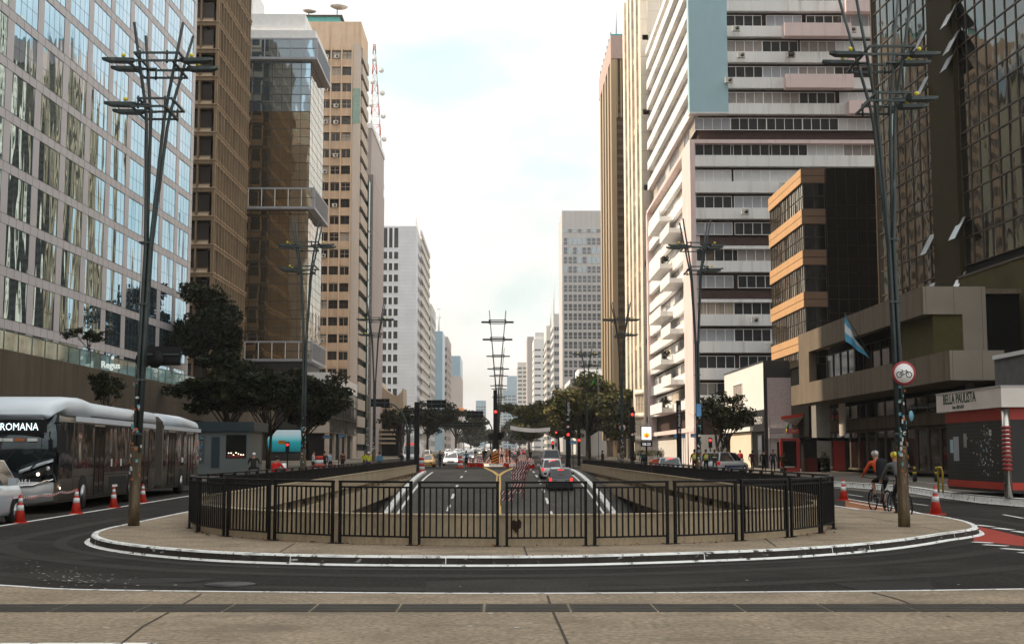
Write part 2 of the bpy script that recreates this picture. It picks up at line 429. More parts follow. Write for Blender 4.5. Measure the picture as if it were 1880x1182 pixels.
# the kerbed island round the well
isl = [(-8.6, 60), (-8.6, 33.8), (-8.5, 29.5), (-8.42, 27), (-8.1, 25.2), (-7.4, 23.6), (-6.36, 22.2), (-5.1, 21.05), (-4.0, 20.4), (-2.6, 19.95), (-1.2, 19.78), (.2, 19.75), (1.5, 19.95),
       (3.3, 20.55), (4.9, 21.3), (6.6, 22.6), (7.9, 24.0), (8.9, 25.3), (9.5, 26.0), (10.3, 27.2), (10.9, 29.2), (11.2, 31.3), (11.25, 33.2), (11.1, 33.9), (10.3, 36), (9.9, 60)]
def sheet_between(mb, outer, z, mat):
    """top of the island: quads from the kerb line to the well's edge"""
    inner = []
    for (x, y) in outer:
        if y >= YC + .01: inner.append((XL if x < 0 else XR, y))
        else:
            a = math.atan2(x - .27, YC - y); a = max(-math.pi / 2, min(math.pi / 2, a))
            inner.append((.27 + (RC - .2) * math.sin(a), YC - (RC - .2) * math.cos(a)))
    for i in range(len(outer) - 1):
        mb.quad((*outer[i], z), (*outer[i + 1], z), (*inner[i + 1], z), (*inner[i], z), mat)
im = MB(); sheet_between(im, isl, 0, CONC)
im.quad((-8.6, 60, 0), (XL, 60, 0), (XL, YEL, 0), (-8.6, YEL, 0), CONC); im.quad((XR, 60, 0), (9.9, 60, 0), (9.9, YER, 0), (XR, YER, 0), CONC)
for xa, xb in ((-.15, .25), (-7.2, -6.3), (4.6, 4.3)):   # joints
    pass
st(im.build('island_pavement'))
kb = MB()
def kerb(mb, pts, z0, z1, wd=.13, face=KD, top=WPK, line=True):
    P = [Vector((x, y, 0)) for x, y in pts]; nn = []
    for i in range(len(P)):
        d = (P[min(i + 1, len(P) - 1)] - P[max(i - 1, 0)]).normalized(); nn.append(Vector((d.y, -d.x, 0)))
    for i in range(len(P) - 1):
        a, b, na, nb = P[i], P[i + 1], nn[i], nn[i + 1]
        def q(p, n, o, z): return (p.x + n.x * o, p.y + n.y * o, z)
        mb.quad(q(a, na, -wd, z1 + .004), q(b, nb, -wd, z1 + .004), q(b, nb, -.02, z1 + .004), q(a, na, -.02, z1 + .004), top)
        mb.quad(q(a, na, -.02, z1 + .004), q(b, nb, -.02, z1 + .004), q(b, nb, 0, z1 - .025), q(a, na, 0, z1 - .025), top)
        mb.quad(q(a, na, 0, z1 - .025), q(b, nb, 0, z1 - .025), q(b, nb, .02, z0 + .03), q(a, na, .02, z0 + .03), face)
        mb.quad(q(a, na, .02, z0 + .03), q(b, nb, .02, z0 + .03), q(b, nb, .03, z0), q(a, na, .03, z0), top)
        if line: mb.quad(q(a, na, .03, z0 + .006), q(b, nb, .03, z0 + .006), q(b, nb, .12, z0 + .006), q(a, na, .12, z0 + .006), top)
def fine(pts, k=4):
    o = []
    for i in range(len(pts) - 1):
        p0 = Vector(pts[max(i - 1, 0)]); p1 = Vector(pts[i]); p2 = Vector(pts[i + 1]); p3 = Vector(pts[min(i + 2, len(pts) - 1)])
        for j in range(k):
            t = j / k; o.append(tuple(.5 * ((2 * p1) + (p2 - p0) * t + (2 * p0 - 5 * p1 + 4 * p2 - p3) * t * t + (3 * p1 - p0 - 3 * p2 + p3) * t ** 3)))
    return o + [pts[-1]]
isf = [isl[0]] + fine(isl[1:-2]) + isl[-2:]
kerb(kb, isf, -.15, 0)
for i in range(len(isf) - 1):      # joints between the kerb stones and chipped edges
    a_, b_ = Vector(isf[i]), Vector(isf[i + 1]); d_ = (b_ - a_); ln = d_.length
    if ln > 3: continue
    d_.normalize(); nn_ = Vector((d_.y, -d_.x)); k_ = 0.
    while k_ < ln:
        p_ = a_ + d_ * k_; q_ = p_ + d_ * .014
        kb.quad((*(p_ + nn_ * .024), -.115), (*(q_ + nn_ * .024), -.115), (*(q_ + nn_ * .003), -.02), (*(p_ + nn_ * .003), -.02), WPK if rnd.random() < .1 else KD)
        kb.quad((*(p_ - nn_ * .13), .006), (*(q_ - nn_ * .13), .006), (*(q_ - nn_ * .02), .006), (*(p_ - nn_ * .02), .006), KD)
        k_ += rnd.choice((.5, .5, 1.0))
st(kb.build('island_kerb'))
# worn wheel tracks, patches and a manhole on the crossing road
ASW = M('worn_asphalt', (.0265, .024, .021), .85, var=.3, scale=1.2, fine=.5); ASD = M('oily_asphalt', (.015, .0135, .012), .7, var=.4, scale=2)
tr = MB()
def offs(pts, o):
    P = [Vector(q) for q in pts]; R_ = []
    for i in range(len(P)): d = (P[min(i + 1, len(P) - 1)] - P[max(i - 1, 0)]).normalized(); R_.append(P[i] + Vector((d.y, -d.x)) * o)
    return R_
cp = [q for q in isf if q[1] < 36]
for o_, w_, m_ in ((1.35, .42, ASW), (3.1, .42, ASW), (.45, .25, ASD)):
    A_, B_ = offs(cp, o_), offs(cp, o_ + w_)
    for i in range(len(cp) - 1): tr.quad((*A_[i], -.1465), (*A_[i + 1], -.1465), (*B_[i + 1], -.1465), (*B_[i], -.1465), m_)
for (xa, ya, xb, yb, m_) in ((-.9, 15.2, 1.0, 17.6, ASW), (4.6, 16.2, 5.6, 17.3, ASD), (-5.6, 17.2, -4.2, 17.8, ASD), (-11, 24, -9.6, 25.6, ASD)):
    tr.poly([(xa, ya, -.1445), (xb, ya + .12, -.1445), (xb + .25, yb, -.1445), ((xa + xb) / 2, yb + .1, -.1445), (xa - .1, yb - .15, -.1445)], m_)
st(tr.build('worn_asphalt_patches'))
mhc = MB(); mhc.lathe([(.34, 0), (.34, .006)], M('cast_iron', (.03, .028, .026), .5, metal=.5, var=.4, scale=10), 28, (-3.6, 17.0, -.144)); tag(mhc.build('manhole_cover'), 'round cast iron manhole cover in the dark road in front of the island', 'manhole cover')
# near pavement with its kerb edge, channel and joints
edge = [(-90, 30), (-30, 21.5), (-14, 18.3), (-9, 16.9), (-6.1, 15.6), (-5.3, 15.2), (-4.4, 15.0), (-2, 14.75), (.1, 14.64), (3, 14.75), (6.2, 15.05), (12, 16.0), (30, 20), (90, 34)]
ef = fine(edge)
np_ = MB(); np_.M = Matrix()
for i in range(len(ef) - 1): np_.quad((ef[i][0], -40, 0), (ef[i + 1][0], -40, 0), (ef[i + 1][0], ef[i + 1][1], 0), (ef[i][0], ef[i][1], 0), CONC)
st(np_.build('near_pavement'))
nk = MB()
for i in range(len(ef) - 1):
    (xa, ya), (xb, yb) = ef[i], ef[i + 1]
    nk.quad((xa, ya - .09, .004), (xb, yb - .09, .004), (xb, yb, .004), (xa, ya, .004), WPK)
    nk.quad((xa, ya, .004), (xb, yb, .004), (xb, yb, -.15), (xa, ya, -.15), KD)
nk.quad((-14, 10.78, .004), (-2.9, 10.72, .004), (-2.9, 10.86, .004), (-14, 10.92, .004), WPK)
st(nk.build('near_kerb'))
CH = M('drain_slab', (.055, .05, .043), .8, var=.3, scale=3, fine=.3)
JT = M('joint_line', (.06, .05, .04), .9, var=.2)
ch = MB(); x = -9.0
while x < 9:
    sk = (x + 9) / 18 * -.12
    ch.box(x, x + .86, 12.98 + sk, 13.62 + sk, -.02, .006, CH)
    for q in range(4): ch.box(x + .02, x + .84, 13.06 + sk + q * .14, 13.08 + sk + q * .14, .006, .009, JT)
    x += .885
st(ch.build('drain_channel'))
jl = MB()
def crack(pts, wd=.012, z=.005):
    for i in range(len(pts) - 1):
        a = Vector(pts[i]); b = Vector(pts[i + 1]); d = (b - a).normalized(); n_ = Vector((-d.y, d.x)) * wd
        jl.quad((a.x - n_.x, a.y - n_.y, z), (b.x - n_.x, b.y - n_.y, z), (b.x + n_.x, b.y + n_.y, z), (a.x + n_.x, a.y + n_.y, z), JT)
def pxl(pts, z=0): return [tuple(PZ(x, y, z)[:2]) for x, y in pts]
crack(pxl([(1005, 1093), (1014, 1120), (1030, 1155), (1042, 1182)])); crack(pxl([(370, 1090), (320, 1118), (262, 1150), (222, 1182)]))
crack(pxl([(962, 1003), (968, 1020)])); crack(pxl([(540, 998), (515, 1012)])); crack(pxl([(1600, 1087), (1650, 1100), (1680, 1112)])); crack(pxl([(1560, 943), (1720, 972), (1742, 978)]), .01)
crack(pxl([(1400, 985), (1425, 1003)]))
st(jl.build('pavement_joints'))
# specks of white litter and paint on the road
sp = MB(); LM = M('litter_white', (.6, .58, .54), .8, var=.2)
for i in range(90):
    x = rnd.gauss(130, 70); y = 1052 + (x - 60) * .12 + rnd.gauss(0, 9)
    p = PZ(x, y, -.144)
    if p.y < 15.3: continue
    s_ = rnd.uniform(.006, .022); sp.add([(p.x + math.cos(a) * s_ * 1.4, p.y + math.sin(a) * s_, -.143) for a in (0, 1.3, 2.6, 3.9, 5.1)], [(0, 1, 2, 3, 4)], LM)
for i in range(40):
    p = PZ(rnd.uniform(0, 1880), rnd.uniform(1010, 1180), 0); zz = .006 if p.y < 14 else -.143
    s_ = rnd.uniform(.01, .022); sp.add([(p.x + math.cos(a) * s_ * 1.6, p.y + math.sin(a) * s_, zz) for a in (0, 1.3, 2.6, 3.9, 5.1)], [(0, 1, 2, 3, 4)], LM if i % 3 else JT)
o = sp.build('litter'); tag(o, 'white specks and scraps of litter scattered on the dark road', 'litter', kind='stuff')
# dead leaves lying by the wall
lv = MB(); LFM = M('dry_leaf', (.22, .10, .04), .8, var=.3)
for i in range(60):
    a = R(rnd.uniform(-60, 60)); r_ = RC + rnd.uniform(-.02, .35) ; x = .27 + r_ * math.sin(a); y = YC - r_ * math.cos(a); t = rnd.uniform(0, 6.3); s_ = rnd.uniform(.02, .05)
    lv.add([(x + math.cos(t + q) * s_, y + math.sin(t + q) * s_, .01 + .02 * (q % 2)) for q in (0, 1.6, 3.1, 4.7)], [(0, 1, 2, 3)], LFM)
tag(lv.build('dry_leaves'), 'dry brown leaves lying along the foot of the rounded railing', 'leaves', kind='stuff')

# marks on the left and right carriageways
ml = MB()
pl = [(-11.8, 24), (-12.03, 30.7), (-12.2, 37), (-12.66, 50.5), (-13.1, 66), (-13.3, 120)]
for a, b in zip(pl[:-1], pl[1:]): ml.quad((a[0] - .07, a[1], gz(a[1]) + .006), (a[0] + .07, a[1], gz(a[1]) + .006), (b[0] + .07, b[1], gz(b[1]) + .006), (b[0] - .07, b[1], gz(b[1]) + .006), WP)
def pline(pts, wd, mat=WP, z=-.144):
    P = [PZ(x, y, z) for x, y in pts]
    for a, b in zip(P[:-1], P[1:]):
        d = (b - a).normalized(); n_ = Vector((-d.y, d.x, 0)) * wd / 2; ml.quad(a - n_, b - n_, b + n_, a + n_, mat)
st(ml.build('left_lane_line'))
ml = MB()
def onroad(pts, z, mat): ml.poly([tuple(PZ(x, y, z)) for x, y in pts], mat)
onroad([(1798, 966), (1880, 985), (1880, 1002), (1786, 992)], -.145, RP)
ml2 = [PZ(1798, 966, -.145), PZ(1786, 992, -.145)]
onroad([(1552, 918), (1560, 917.5), (1696, 944), (1655, 942), (1552, 931)], -.1455, OP)
pline([(1552, 914.5), (1620, 926), (1702, 944.5)], .12); pline([(1560, 921), (1640, 935), (1690, 943)], .1); pline([(1552, 931), (1578, 932.5)], .1)
for a, b in (((1792, 963), (1822, 966)), ((1826, 968), (1858, 972)), ((1862, 974), (1885, 977.5)), ((1786, 994), (1822, 996)), ((1806, 999), (1850, 1001.5)), ((1840, 1006), (1882, 1009)), ((1875, 1013), (1900, 1016))): pline([a, b], .2)
pline([(1842, 944), (1880, 951)], .1); pline([(1675, 923.5), (1704, 927.5)], .09); pline([(1556, 907), (1584, 911)], .09)
pline([(1668, 882), (1746, 890.5)], .09, z=.012 + .1); pline([(1550, 886), (1583, 887)], .12)
st(ml.build('right_lane_markings'))
# pavements at both sides of the avenue
sw = MB()
def walk(x0, x1, y0, y1, zt, mat=CONCF):
    yy = sorted({y0, y1} | {y for y in ys if y0 < y < y1})
    for a, b in zip(yy[:-1], yy[1:]):
        za, zb = gz(a) + .15 + zt, gz(b) + .15 + zt
        sw.add([(x0, a, -.2), (x1, a, -.2), (x1, b, -.2), (x0, b, -.2), (x0, a, za), (x1, a, za), (x1, b, zb), (x0, b, zb)], [(4, 5, 6, 7), (0, 1, 5, 4), (1, 2, 6, 5), (2, 3, 7, 6), (3, 0, 4, 7)], mat)
walk(-60, -17.2, 30, 1600, 0)
st(sw.build('left_sidewalk'))
sw = MB()
re = [(60, 24), (24, 30), (18.5, 35.5), (17.1, 41.1), (16.9, 44), (17.4, 50), (18.2, 56), (18.0, 62), (17, 70), (16.6, 80)]
walk(16.6, 60, 80, 1600, .0)
sw.prism([(60, 80)] + re, -.2, .1, CONCF)
st(sw.build('right_sidewalk'))
rk = MB(); kerb(rk, re[::-1], -.15, .1, wd=.3, face=WPK, line=True); st(rk.build('right_kerb'))
# median beyond the ramp
md = MB(); md.prism([(-1.9, 139), (-1.2, 137), (1.1, 137), (1.8, 139), (1.8, 900), (-1.9, 900)], -.1, .28, M('median_paving', (.26, .15, .12), .85, var=.3, scale=1)); 
o = md.build('median'); st(o)
for v in o.data.vertices:
    v.co.z += gz(v.co.y) + .02 if v.co.z > 0 else 0
mk2 = MB(); kerb(mk2, [(-1.9, 145), (-1.9, 139), (-1.2, 137), (1.1, 137), (1.8, 139), (1.8, 145)], .13, .43, wd=.3, face=WPK); st(mk2.build('median_kerb'))

# ================================================================ railing round the well
BLK = M('black_railing_paint', (.006, .0055, .0055), .5, var=.3, scale=6, spec=.2)
RAILT = M('worn_rail_top', (.10, .09, .085), .4, metal=.4, var=.6, scale=7)
PW = 1.43
pm_ = MB()
pm_.box(0, PW, -.025, .025, 1.075, 1.11, BLK); pm_.box(0.01, PW - .01, -.02, .02, 1.11, 1.114, RAILT)
pm_.box(.025, PW - .025, -.016, .016, .985, 1.015, BLK); pm_.box(.025, PW - .025, -.016, .016, .13, .16, BLK)
for i in range(1, 13): x = .0 + PW * i / 13; pm_.box(x - .0125, x + .0125, -.0125, .0125, .16, .985, BLK)
pan_me = pm_.mesh('railing_panel')
po = MB(); po.box(-.023, .023, -.023, .023, 0, 1.074, BLK); po.box(-.06, .06, -.06, .06, 0, .012, BLK); post_me = po.mesh('post')
def panel(root, x, y, ang, z=0., posts=True, s=1.):
    o = bpy.data.objects.new('railing_panel', pan_me); COL.objects.link(o); o.parent = root
    o.location = Vector((x, y, z)) - root.location; o.rotation_euler = (0, 0, ang); o.scale = (s, 1, 1)
    if posts:
        for px in (.028, PW - .028):
            q = bpy.data.objects.new('post', post_me); COL.objects.link(q); q.parent = o; q.location = (px, 0, 0)
r1 = thing('curved_railing', 'black barred railing curving round the near end of the sunken ramp', 'railing', (.27, YC - RC, 0))
step = 12.3
for i in range(-8, 8):
    a = R(-1.86 + step * (i + .5))
    if abs(a) > R(92): continue
    c = Vector((.27 + (RC + .02) * math.sin(a), YC - (RC + .02) * math.cos(a))); u = Vector((math.cos(a), math.sin(a)))
    p = c - u * PW / 2; panel(r1, p.x, p.y, a)
r2 = thing('straight_railing', 'long black barred railing along the left side of the sunken ramp', 'railing', (XL - .1, YC, 0))
y = YC + 1.1
while y < YEL - 1.5: panel(r2, XL - .12, y + PW, R(-90), posts=True if y < 60 else False); y += 1.53
r3 = thing('straight_railing', 'long black barred railing along the right side of the sunken ramp', 'railing', (XR + .1, YC, 0))
y = YC + 1.1
while y < YER - 1.5: panel(r3, XR + .12, y + PW, R(-90), posts=True if y < 60 else False); y += 1.53
# ================================================================ buildings
def tmat(o, n):
    n = Vector(n).normalized(); r = (-n).cross(Vector((0, 0, 1)))
    return Matrix(((r.x, -n.x, 0, o[0]), (r.y, -n.y, 0, o[1]), (0, 0, 1, o[2]), (0, 0, 0, 1)))
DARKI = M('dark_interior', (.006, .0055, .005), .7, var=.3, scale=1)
ROOFM = M('roof_gravel', (.22, .21, .2), .9)
# --- A: mirrored glass office block on the left
AG = glassmat('mirror_blue_glass', (.33, .51, .63), .93, .02, wave=.35, wscale=.42, ws=(1, 1, .16), wd=.28)
AGf = M('glass_joint', (.05, .06, .07), .5, var=0)
AP = M('grey_pink_panel', (.47, .445, .46), .45, var=.06, scale=.5)
a_u = Vector((.0291, 1, 0)).normalized(); a_n = Vector((1, -.0291, 0)).normalized()
def apt(Y): return Vector((-35.5 + .0291 * (Y - 88), Y, 0))
A0 = apt(136.8); AF = fr(A0, -a_u, a_n)      # local x runs from the far corner towards the camera
A = thing('glass_office_block', 'tall mirrored glass office block with pale grey-pink grid, reflecting the towers opposite', 'building', (A0.x, A0.y, 6.3))
LEN = 15 * 5.3 + .6; TOPA = 55.9
b = MB(AF); b.box(0, LEN, -25, -.25, 6.3, TOPA, M('a_core', (.3, .28, .28), .7)); b.build('wall', A, True)
b = MB(AF)
for i in range(16): b.box(5.3 * i, 5.3 * i + 1.15, -.25, 0, 6.3, TOPA, AP)
zt = 29.85 + 3.74 * 6
bands = [29.85 + 3.74 * k for k in range(-5, 8)]
for z in bands:
    for i in range(15): b.box(5.3 * i + 1.15, 5.3 * (i + 1), -.24, -.002, z - .72, z, AP)
b.box(-.0, LEN, -25, -.3, TOPA, TOPA + .6, AP)
b.build('cladding', A, True)
b = MB(AF)
for z in bands + [bands[0] - 3.74]:
    b.box(0, LEN, -.01, .012, z - .03, z, AGf); b.box(0, LEN, -.01, .012, z - .75, z - .72, AGf)
for i in range(62): b.box(i * 1.325 - .02, i * 1.325 + .01, -.01, .006, 6.3, 6.32, AGf)
for z in bands:
    for i in range(60): x = 1.15 + i * 1.32; b.box(x, x + .02, -.01, .008, z - .72, z - .03, AGf)
b.build('panel_joint', A, True)
W = Wins(A)
for z in [bands[0] - 3.74] + bands:
    for i in range(15):
        W.put(wmesh(4.15, 3.02, 4, 1, AG, AGf, fw=.02, mw=.025, dp=.012, split=.42), AF, 5.3 * i + 1.15, z, -.03, tilt=.0035)
W.done()
# canopy on the plaza front
b = MB(); b.box(-35, -31, 92, 112, 7.6, 7.75, M('canopy_grey', (.45, .5, .55), .4)); b.box(-35, -31.2, 92.3, 111.7, 7.75, 8.1, AP)
for y in (93, 99, 105, 111): b.tube([(-31.4, y, 6.3), (-31.4, y, 7.6)], .06, AGf)
b.build('entrance_canopy', A, True)

# --- plaza podium with its panelled wall and glass balustrade
PWm = M('podium_wall_stone', (.115, .092, .066), .75, var=.12, scale=.6)
grid_lines(PWm, 1.15, 0, .035, (.05, .04, .03), 'yz')
streaks(PWm, (.07, .055, .04), .45, .7)
PB = thing('plaza_podium', 'raised plaza podium with tall brown panelled wall and glass balustrade behind the bus', 'podium', (-26, 90, 0))
b = MB(); b.box(-36, -26.02, 40, 145, 5.9, 6.3, CONCF); b.build('deck', PB, True)
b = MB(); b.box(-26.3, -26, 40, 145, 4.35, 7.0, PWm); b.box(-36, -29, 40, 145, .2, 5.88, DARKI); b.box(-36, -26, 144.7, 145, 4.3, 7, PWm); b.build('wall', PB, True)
b = MB()
for y in range(44, 145, 8): b.box(-27.2, -26.5, y, y + .7, .2, 5.8, PWm)
b.build('pillar', PB, True)
GB = M('balustrade_glass', (.62, .78, .72), .05, var=0, trans=1.0, spec=.5)
b = MB(); b.box(-26.17, -26.15, 40, 145, 7.0, 8.0, GB)
gl = b.build('balustrade_glass', PB, True)
b = MB(); b.box(-26.2, -26.12, 40, 145, 8.0, 8.05, AGf)
for y in range(40, 146, 2): b.box(-26.19, -26.13, y, y + .04, 7.0, 8.0, AGf)
b.build('balustrade_rail', PB, True)
SGN = M('lit_sign_white', (.75, .85, .8), .5, var=0, emit=.35)
p = PX(185, 676, -25.9)
SG = thing('office_sign', 'small white lettered office sign on the plaza balustrade above the bus', 'sign', (-25.9, p.y, 7.1))
text('Regus', SGN, .62, Matrix.Translation((0, 0, 0)) @ tmat((0, 0, 0), (.8, -.6, 0)), 'lettering', SG, depth=.05, bold=.01, align='LEFT')
b = MB(); b.ball((.75, -.02, .62), (.10, .04, .13), SGN); b.tube([(.75, -.02, .5), (.75, -.02, .6)], .02, SGN); b.build('emblem', SG)

# --- B: brown concrete tower with fins
BC = M('brown_concrete', (.25, .185, .120), .8, var=.2, scale=.5, fine=.1)
streaks(BC, (.12, .09, .06)); BCs = M('brown_concrete_sill', (.44, .34, .24), .8, var=.15, scale=.6)
BD = glassmat('smoked_glass', (.06, .055, .05), .3, .08)
Bt = thing('finned_concrete_tower', 'brown precast concrete tower with fins and paired windows, behind the glass block', 'building', (-34.8, 151, 0))
BX, BY, BYE, BTOP = -34.8, 150.5, 170.5, 66.0
b = MB(); b.box(-58, BX - .9, BY + .9, BYE, 0, BTOP, DARKI)
FH = 3.48; zb0 = 29.9 - 5 * FH
fl = []
z = zb0 - 2 * FH
while z < BTOP - 2: fl.append(z); z += FH
b.build('wall', Bt, True)
b = MB()
for z in fl:   # z is the level of the slab under a storey
    b.box(-58, BX, BY, BYE, z - .18, z + .28, BC)
    b.box(-58, BX + .12, BY - .12, BYE, z + .28, z + .36, BCs)
b.build('floor_slab', Bt, True)
b = MB()
for z in fl:
    b.box(BX - .35, BX - .02, BY + .02, BY + .55, z + .36, z + FH - .18, BC)
    # sloped sills below the windows on the front
    for i in range(14):
        x1 = BX - .6 - i * 1.62; x0 = x1 - 1.62
        b.add([(x0 + .1, BY + .02, z + .37), (x1 - .1, BY + .02, z + .37), (x1 - .2, BY + .75, z + 1.0), (x0 + .2, BY + .75, z + 1.0)], [(0, 1, 2, 3)], BCs)
        b.box(x0 - .09, x0 + .09, BY + .02, BY + .8, z + .36, z + FH - .18, BC)
        b.box(x0 + .1, x1 - .1, BY + .6, BY + .8, z + .37, z + 1.0, BC)
    for i in range(14):
        x0 = BX - 1.2 - i * 1.62; b.box(x0 - .1, x0 + .1, BYE + .01, BYE + .3, z + .29, z + FH - .19, BCs); b.box(x0 - 1.5, x0 - .1, BYE + .01, BYE + .2, z + .29, z + 1.3, BCs)
b.build('front_panels', Bt, True)
b = MB()
for z in fl:
    y = BY + .7
    while y < BYE - .3:
        b.box(BX - .4, BX + .10, y - .12, y + .12, z + .36, z + FH - .18, BC)
        b.add([(BX + .02, y + .1, z + .37), (BX + .02, y + 1.2, z + .37), (BX - .3, y + 1.15, z + 1.0), (BX - .3, y + .15, z + 1.0)], [(0, 1, 2, 3)], BCs)
        y += 1.65
b.build('fin', Bt, True)
W = Wins(Bt); FF = fr((BX, BY, 0), (-1, 0, 0), (0, -1, 0)); FS = fr((BX, BY, 0), (0, 1, 0), (1, 0, 0))
AGd = M('bronze_frame', (.05, .04, .03), .5, var=0)
for z in fl:
    for i in range(6): W.put(wmesh(1.3, 2.0, 1, 1, BD, AGd), FF, .76 + i * 1.62, z + 1.02, -.72)
    for i in range(11): W.put(wmesh(1.41, 2.1, 1, 1, BD, AGd), FS, .82 + i * 1.65, z + .95, -.34)
W.done()

# --- C: bronze mirror glass tower with projecting boxes
CG = glassmat('bronze_mirror_glass', (.42, .34, .23), .9, .025, wave=.3, wscale=.3, ws=(.6, 1, .5), wd=.28)
CGB = glassmat('blue_glass_sky_tint', (.48, .62, .72), .9, .04, wave=.25, wscale=.4, wd=.2)
CF = M('box_frame_grey', (.33, .34, .37), .5, metal=.2, var=.1)
CW = M('white_parapet', (.72, .72, .72), .6, var=.08)
Ct = thing('bronze_glass_tower', 'dark mirror glass tower with three projecting grey framed boxes and white top', 'building', (-27, 178, 0))
CX0, CX1, CY0, CY1 = -52.0, -27.6, 178.0, 191.5
def cz(y, Y=178.): return PY(560, y, Y).z
b = MB(); b.box(CX0, CX1 - .05, CY0 + .05, CY1, 0, cz(62), DARKI); b.build('wall', Ct, True)
FF = fr((CX1, CY0, 0), (-1, 0, 0), (0, -1, 0)); FS = fr((CX1, CY0, 0), (0, 1, 0), (1, 0, 0))
W = Wins(Ct); z0, z1 = cz(650), cz(112); nr = 17; rh = (z1 - z0) / nr
for r_ in range(nr):
    for i in range(9): W.put(wmesh(2.78, rh, 2, 2, CGB if r_ >= nr - 3 else CG, AGd, fw=.05, mw=.06, dp=.03), FF, i * 2.78, z0 + r_ * rh, 0, tilt=.004)  # top rows: the sky's reflection is put into a bluer glass colour
    for i in range(5): W.put(wmesh(2.7, rh, 2, 2, CG, AGd, fw=.03, mw=.04, dp=.02), FS, i * 2.7, z0 + r_ * rh, .0, tilt=.004)
W.done(name='mirror_window')
for (ya, yb, gm, nm) in ((74, 113, CGB, 'top'), (347, 386, CG, 'mid'), (627, 664, CG, 'low')):
    za, zb = cz(yb), cz(ya)
    b = MB(); pr = 1.0
    b.box(CX0, CX1 + pr, CY0 - pr, CY1, za, za + .35, CF); b.box(CX0, CX1 + pr, CY0 - pr, CY1, zb - .25, zb, CF)
    b.box(CX0, CX1 + pr - .06, CY0 - pr + .06, CY1, za + .35, zb - .25, gm)
    b.box(CX1 + pr - .35, CX1 + pr, CY0 - pr, CY0 - pr + .35, za + .35, zb - .25, CF)
    for i in range(12): b.box(CX1 + pr - 1.9 * i - 1.95, CX1 + pr - 1.9 * i - 1.85, CY0 - pr - .02, CY0 - pr + .2, za + .35, zb - .25, CW if nm != 'top' else CF)
    for i in range(13): b.box(CX1 + pr - .2, CX1 + pr + .03, CY0 + i * 1.05, CY0 + i * 1.05 + .12, za + .35, zb - .25, CF)
    b.box(CX0, CX1 + pr + .01, CY0 - pr - .01, CY0 - pr + .05, (za + zb) / 2, (za + zb) / 2 + .07, AGd)
    b.build('projecting_box', Ct, True)
b = MB(); z1 = cz(76)
b.box(CX0, CX1 + .7, CY0 - .7, CY1 - 1, z1 + .02, z1 + 1.4, CW); b.box(CX0, CX1 - 1, CY0 + .3, CY1 - 2, z1 + 1.41, z1 + 4.2, CW)
b.box(CX0, CX1 - 9, CY0 + 2, CY1 - 3, z1 + 4.21, z1 + 9, CW); b.build('parapet', Ct, True)
b = MB(); b.box(CX0, CX1 - 11.5, CY0 + 2.5, CY1 - 3.5, z1 + 9.01, z1 + 24, M('penthouse_cream', (.62, .5, .38), .8))
b.build('penthouse', Ct, True)
b = MB(); b.box(-40, CX1, CY0 + .02, CY1, 0, cz(664) - .02, M('base_dark', (.03, .028, .025), .5)); b.build('base', Ct, True)

# --- low block with white fascia and dark glass in front
LWm = M('pale_render', (.50, .44, .38), .8, var=.12, scale=.6); LWG = glassmat('low_block_dark_glass', (.15, .135, .12), .6, .08, wave=.1)  # dark tinted glass for the street front
Lb = thing('low_glass_block', 'low block with cream end wall, white fascia and dark glass street front', 'building', (-24, 178.6, 0))
b = MB(); b.box(-27.0, -24.02, 177.0, 210, 4.4, 12.7, LWm); b.build('wall', Lb, True)
b = MB(); b.box(-27.2, -23.9, 176.9, 210, 11.0, 12.9, CW); b.build('fascia', Lb, True)
W = Wins(Lb); FS = fr((-24, 177.2, 0), (0, 1, 0), (1, 0, 0))
for r_ in range(3):
    for i in range(8): W.put(wmesh(4.0, 2.15, 2, 1, LWG, AGd, fw=.05), FS, i * 4.1, 4.5 + r_ * 2.17, .05, tilt=.006)
W.done(name='glass_panel')
b = MB(); b.box(-27, -24.5, 178, 209, .25, 4.38, DARKI)
for y in (177.3, 184, 191, 198, 206): b.box(-24.7, -24.1, y, y + .6, .25, 4.38, LWm)
b.build('shopfront', Lb, True)

# --- D: orange beige grid tower
DCm = M('orange_beige_concrete', (.64, .48, .345), .85, var=.12, scale=.4); streaks(DCm, (.42, .29, .20)); DCs = M('grey_beige_pier', (.55, .47, .41), .85, var=.12, scale=.4, stretch=(1, 1, .1))
DG = glassmat('office_dark_glass', (.05, .045, .04), .2, .15); DGl = M('window_blind', (.42, .38, .33), .7, var=.1)
ACm = M('air_conditioner_white', (.62, .6, .56), .6, var=.1)
DX, DY = -25.4, 222.0; DTOP = PY(620, 40, 222).z
Dt = thing('orange_grid_tower', 'orange-beige concrete grid tower with window air conditioners and satellite dishes on its roof', 'building', (DX, DY, 0))
b = MB(); b.box(-60, DX - .5, DY + .55, DY + 12, 0, DTOP - 5.2, DARKI); b.box(-60, DX, DY + .02, DY + 12, DTOP - 5.2, DTOP, DCm); b.build('wall', Dt, True)
fh = 3.05; nf = 23; cw = 1.62 * 1.18
b = MB()
xs = [DX - 1.55 - i * cw for i in range(10)]
for x in xs: b.box(x - .11, x + .11, DY - .22, DY + .6, 0, DTOP - 4.4, DCm)
for k in range(nf + 1):
    z = DTOP - 5.2 - k * fh
    b.box(-60, DX - 1.5, DY + .06, DY + .6, z - .16, z + .06, DCm)
    b.box(-60, DX - 1.5, DY + .3, DY + .58, z - fh + .12, z - fh + 1.35, DCm)
b.box(DX - 1.4, DX, DY - .06, DY + .8, 0, DTOP - 4.2, DCs); b.box(DX - 1.35, DX - .05, DY - .1, DY - .07, DTOP - 19, DTOP - 12.5, M('green_strip', (.26, .38, .33), .6))
b.build('grid', Dt, True)
W = Wins(Dt); FF = fr((DX, DY, 0), (-1, 0, 0), (0, -1, 0))
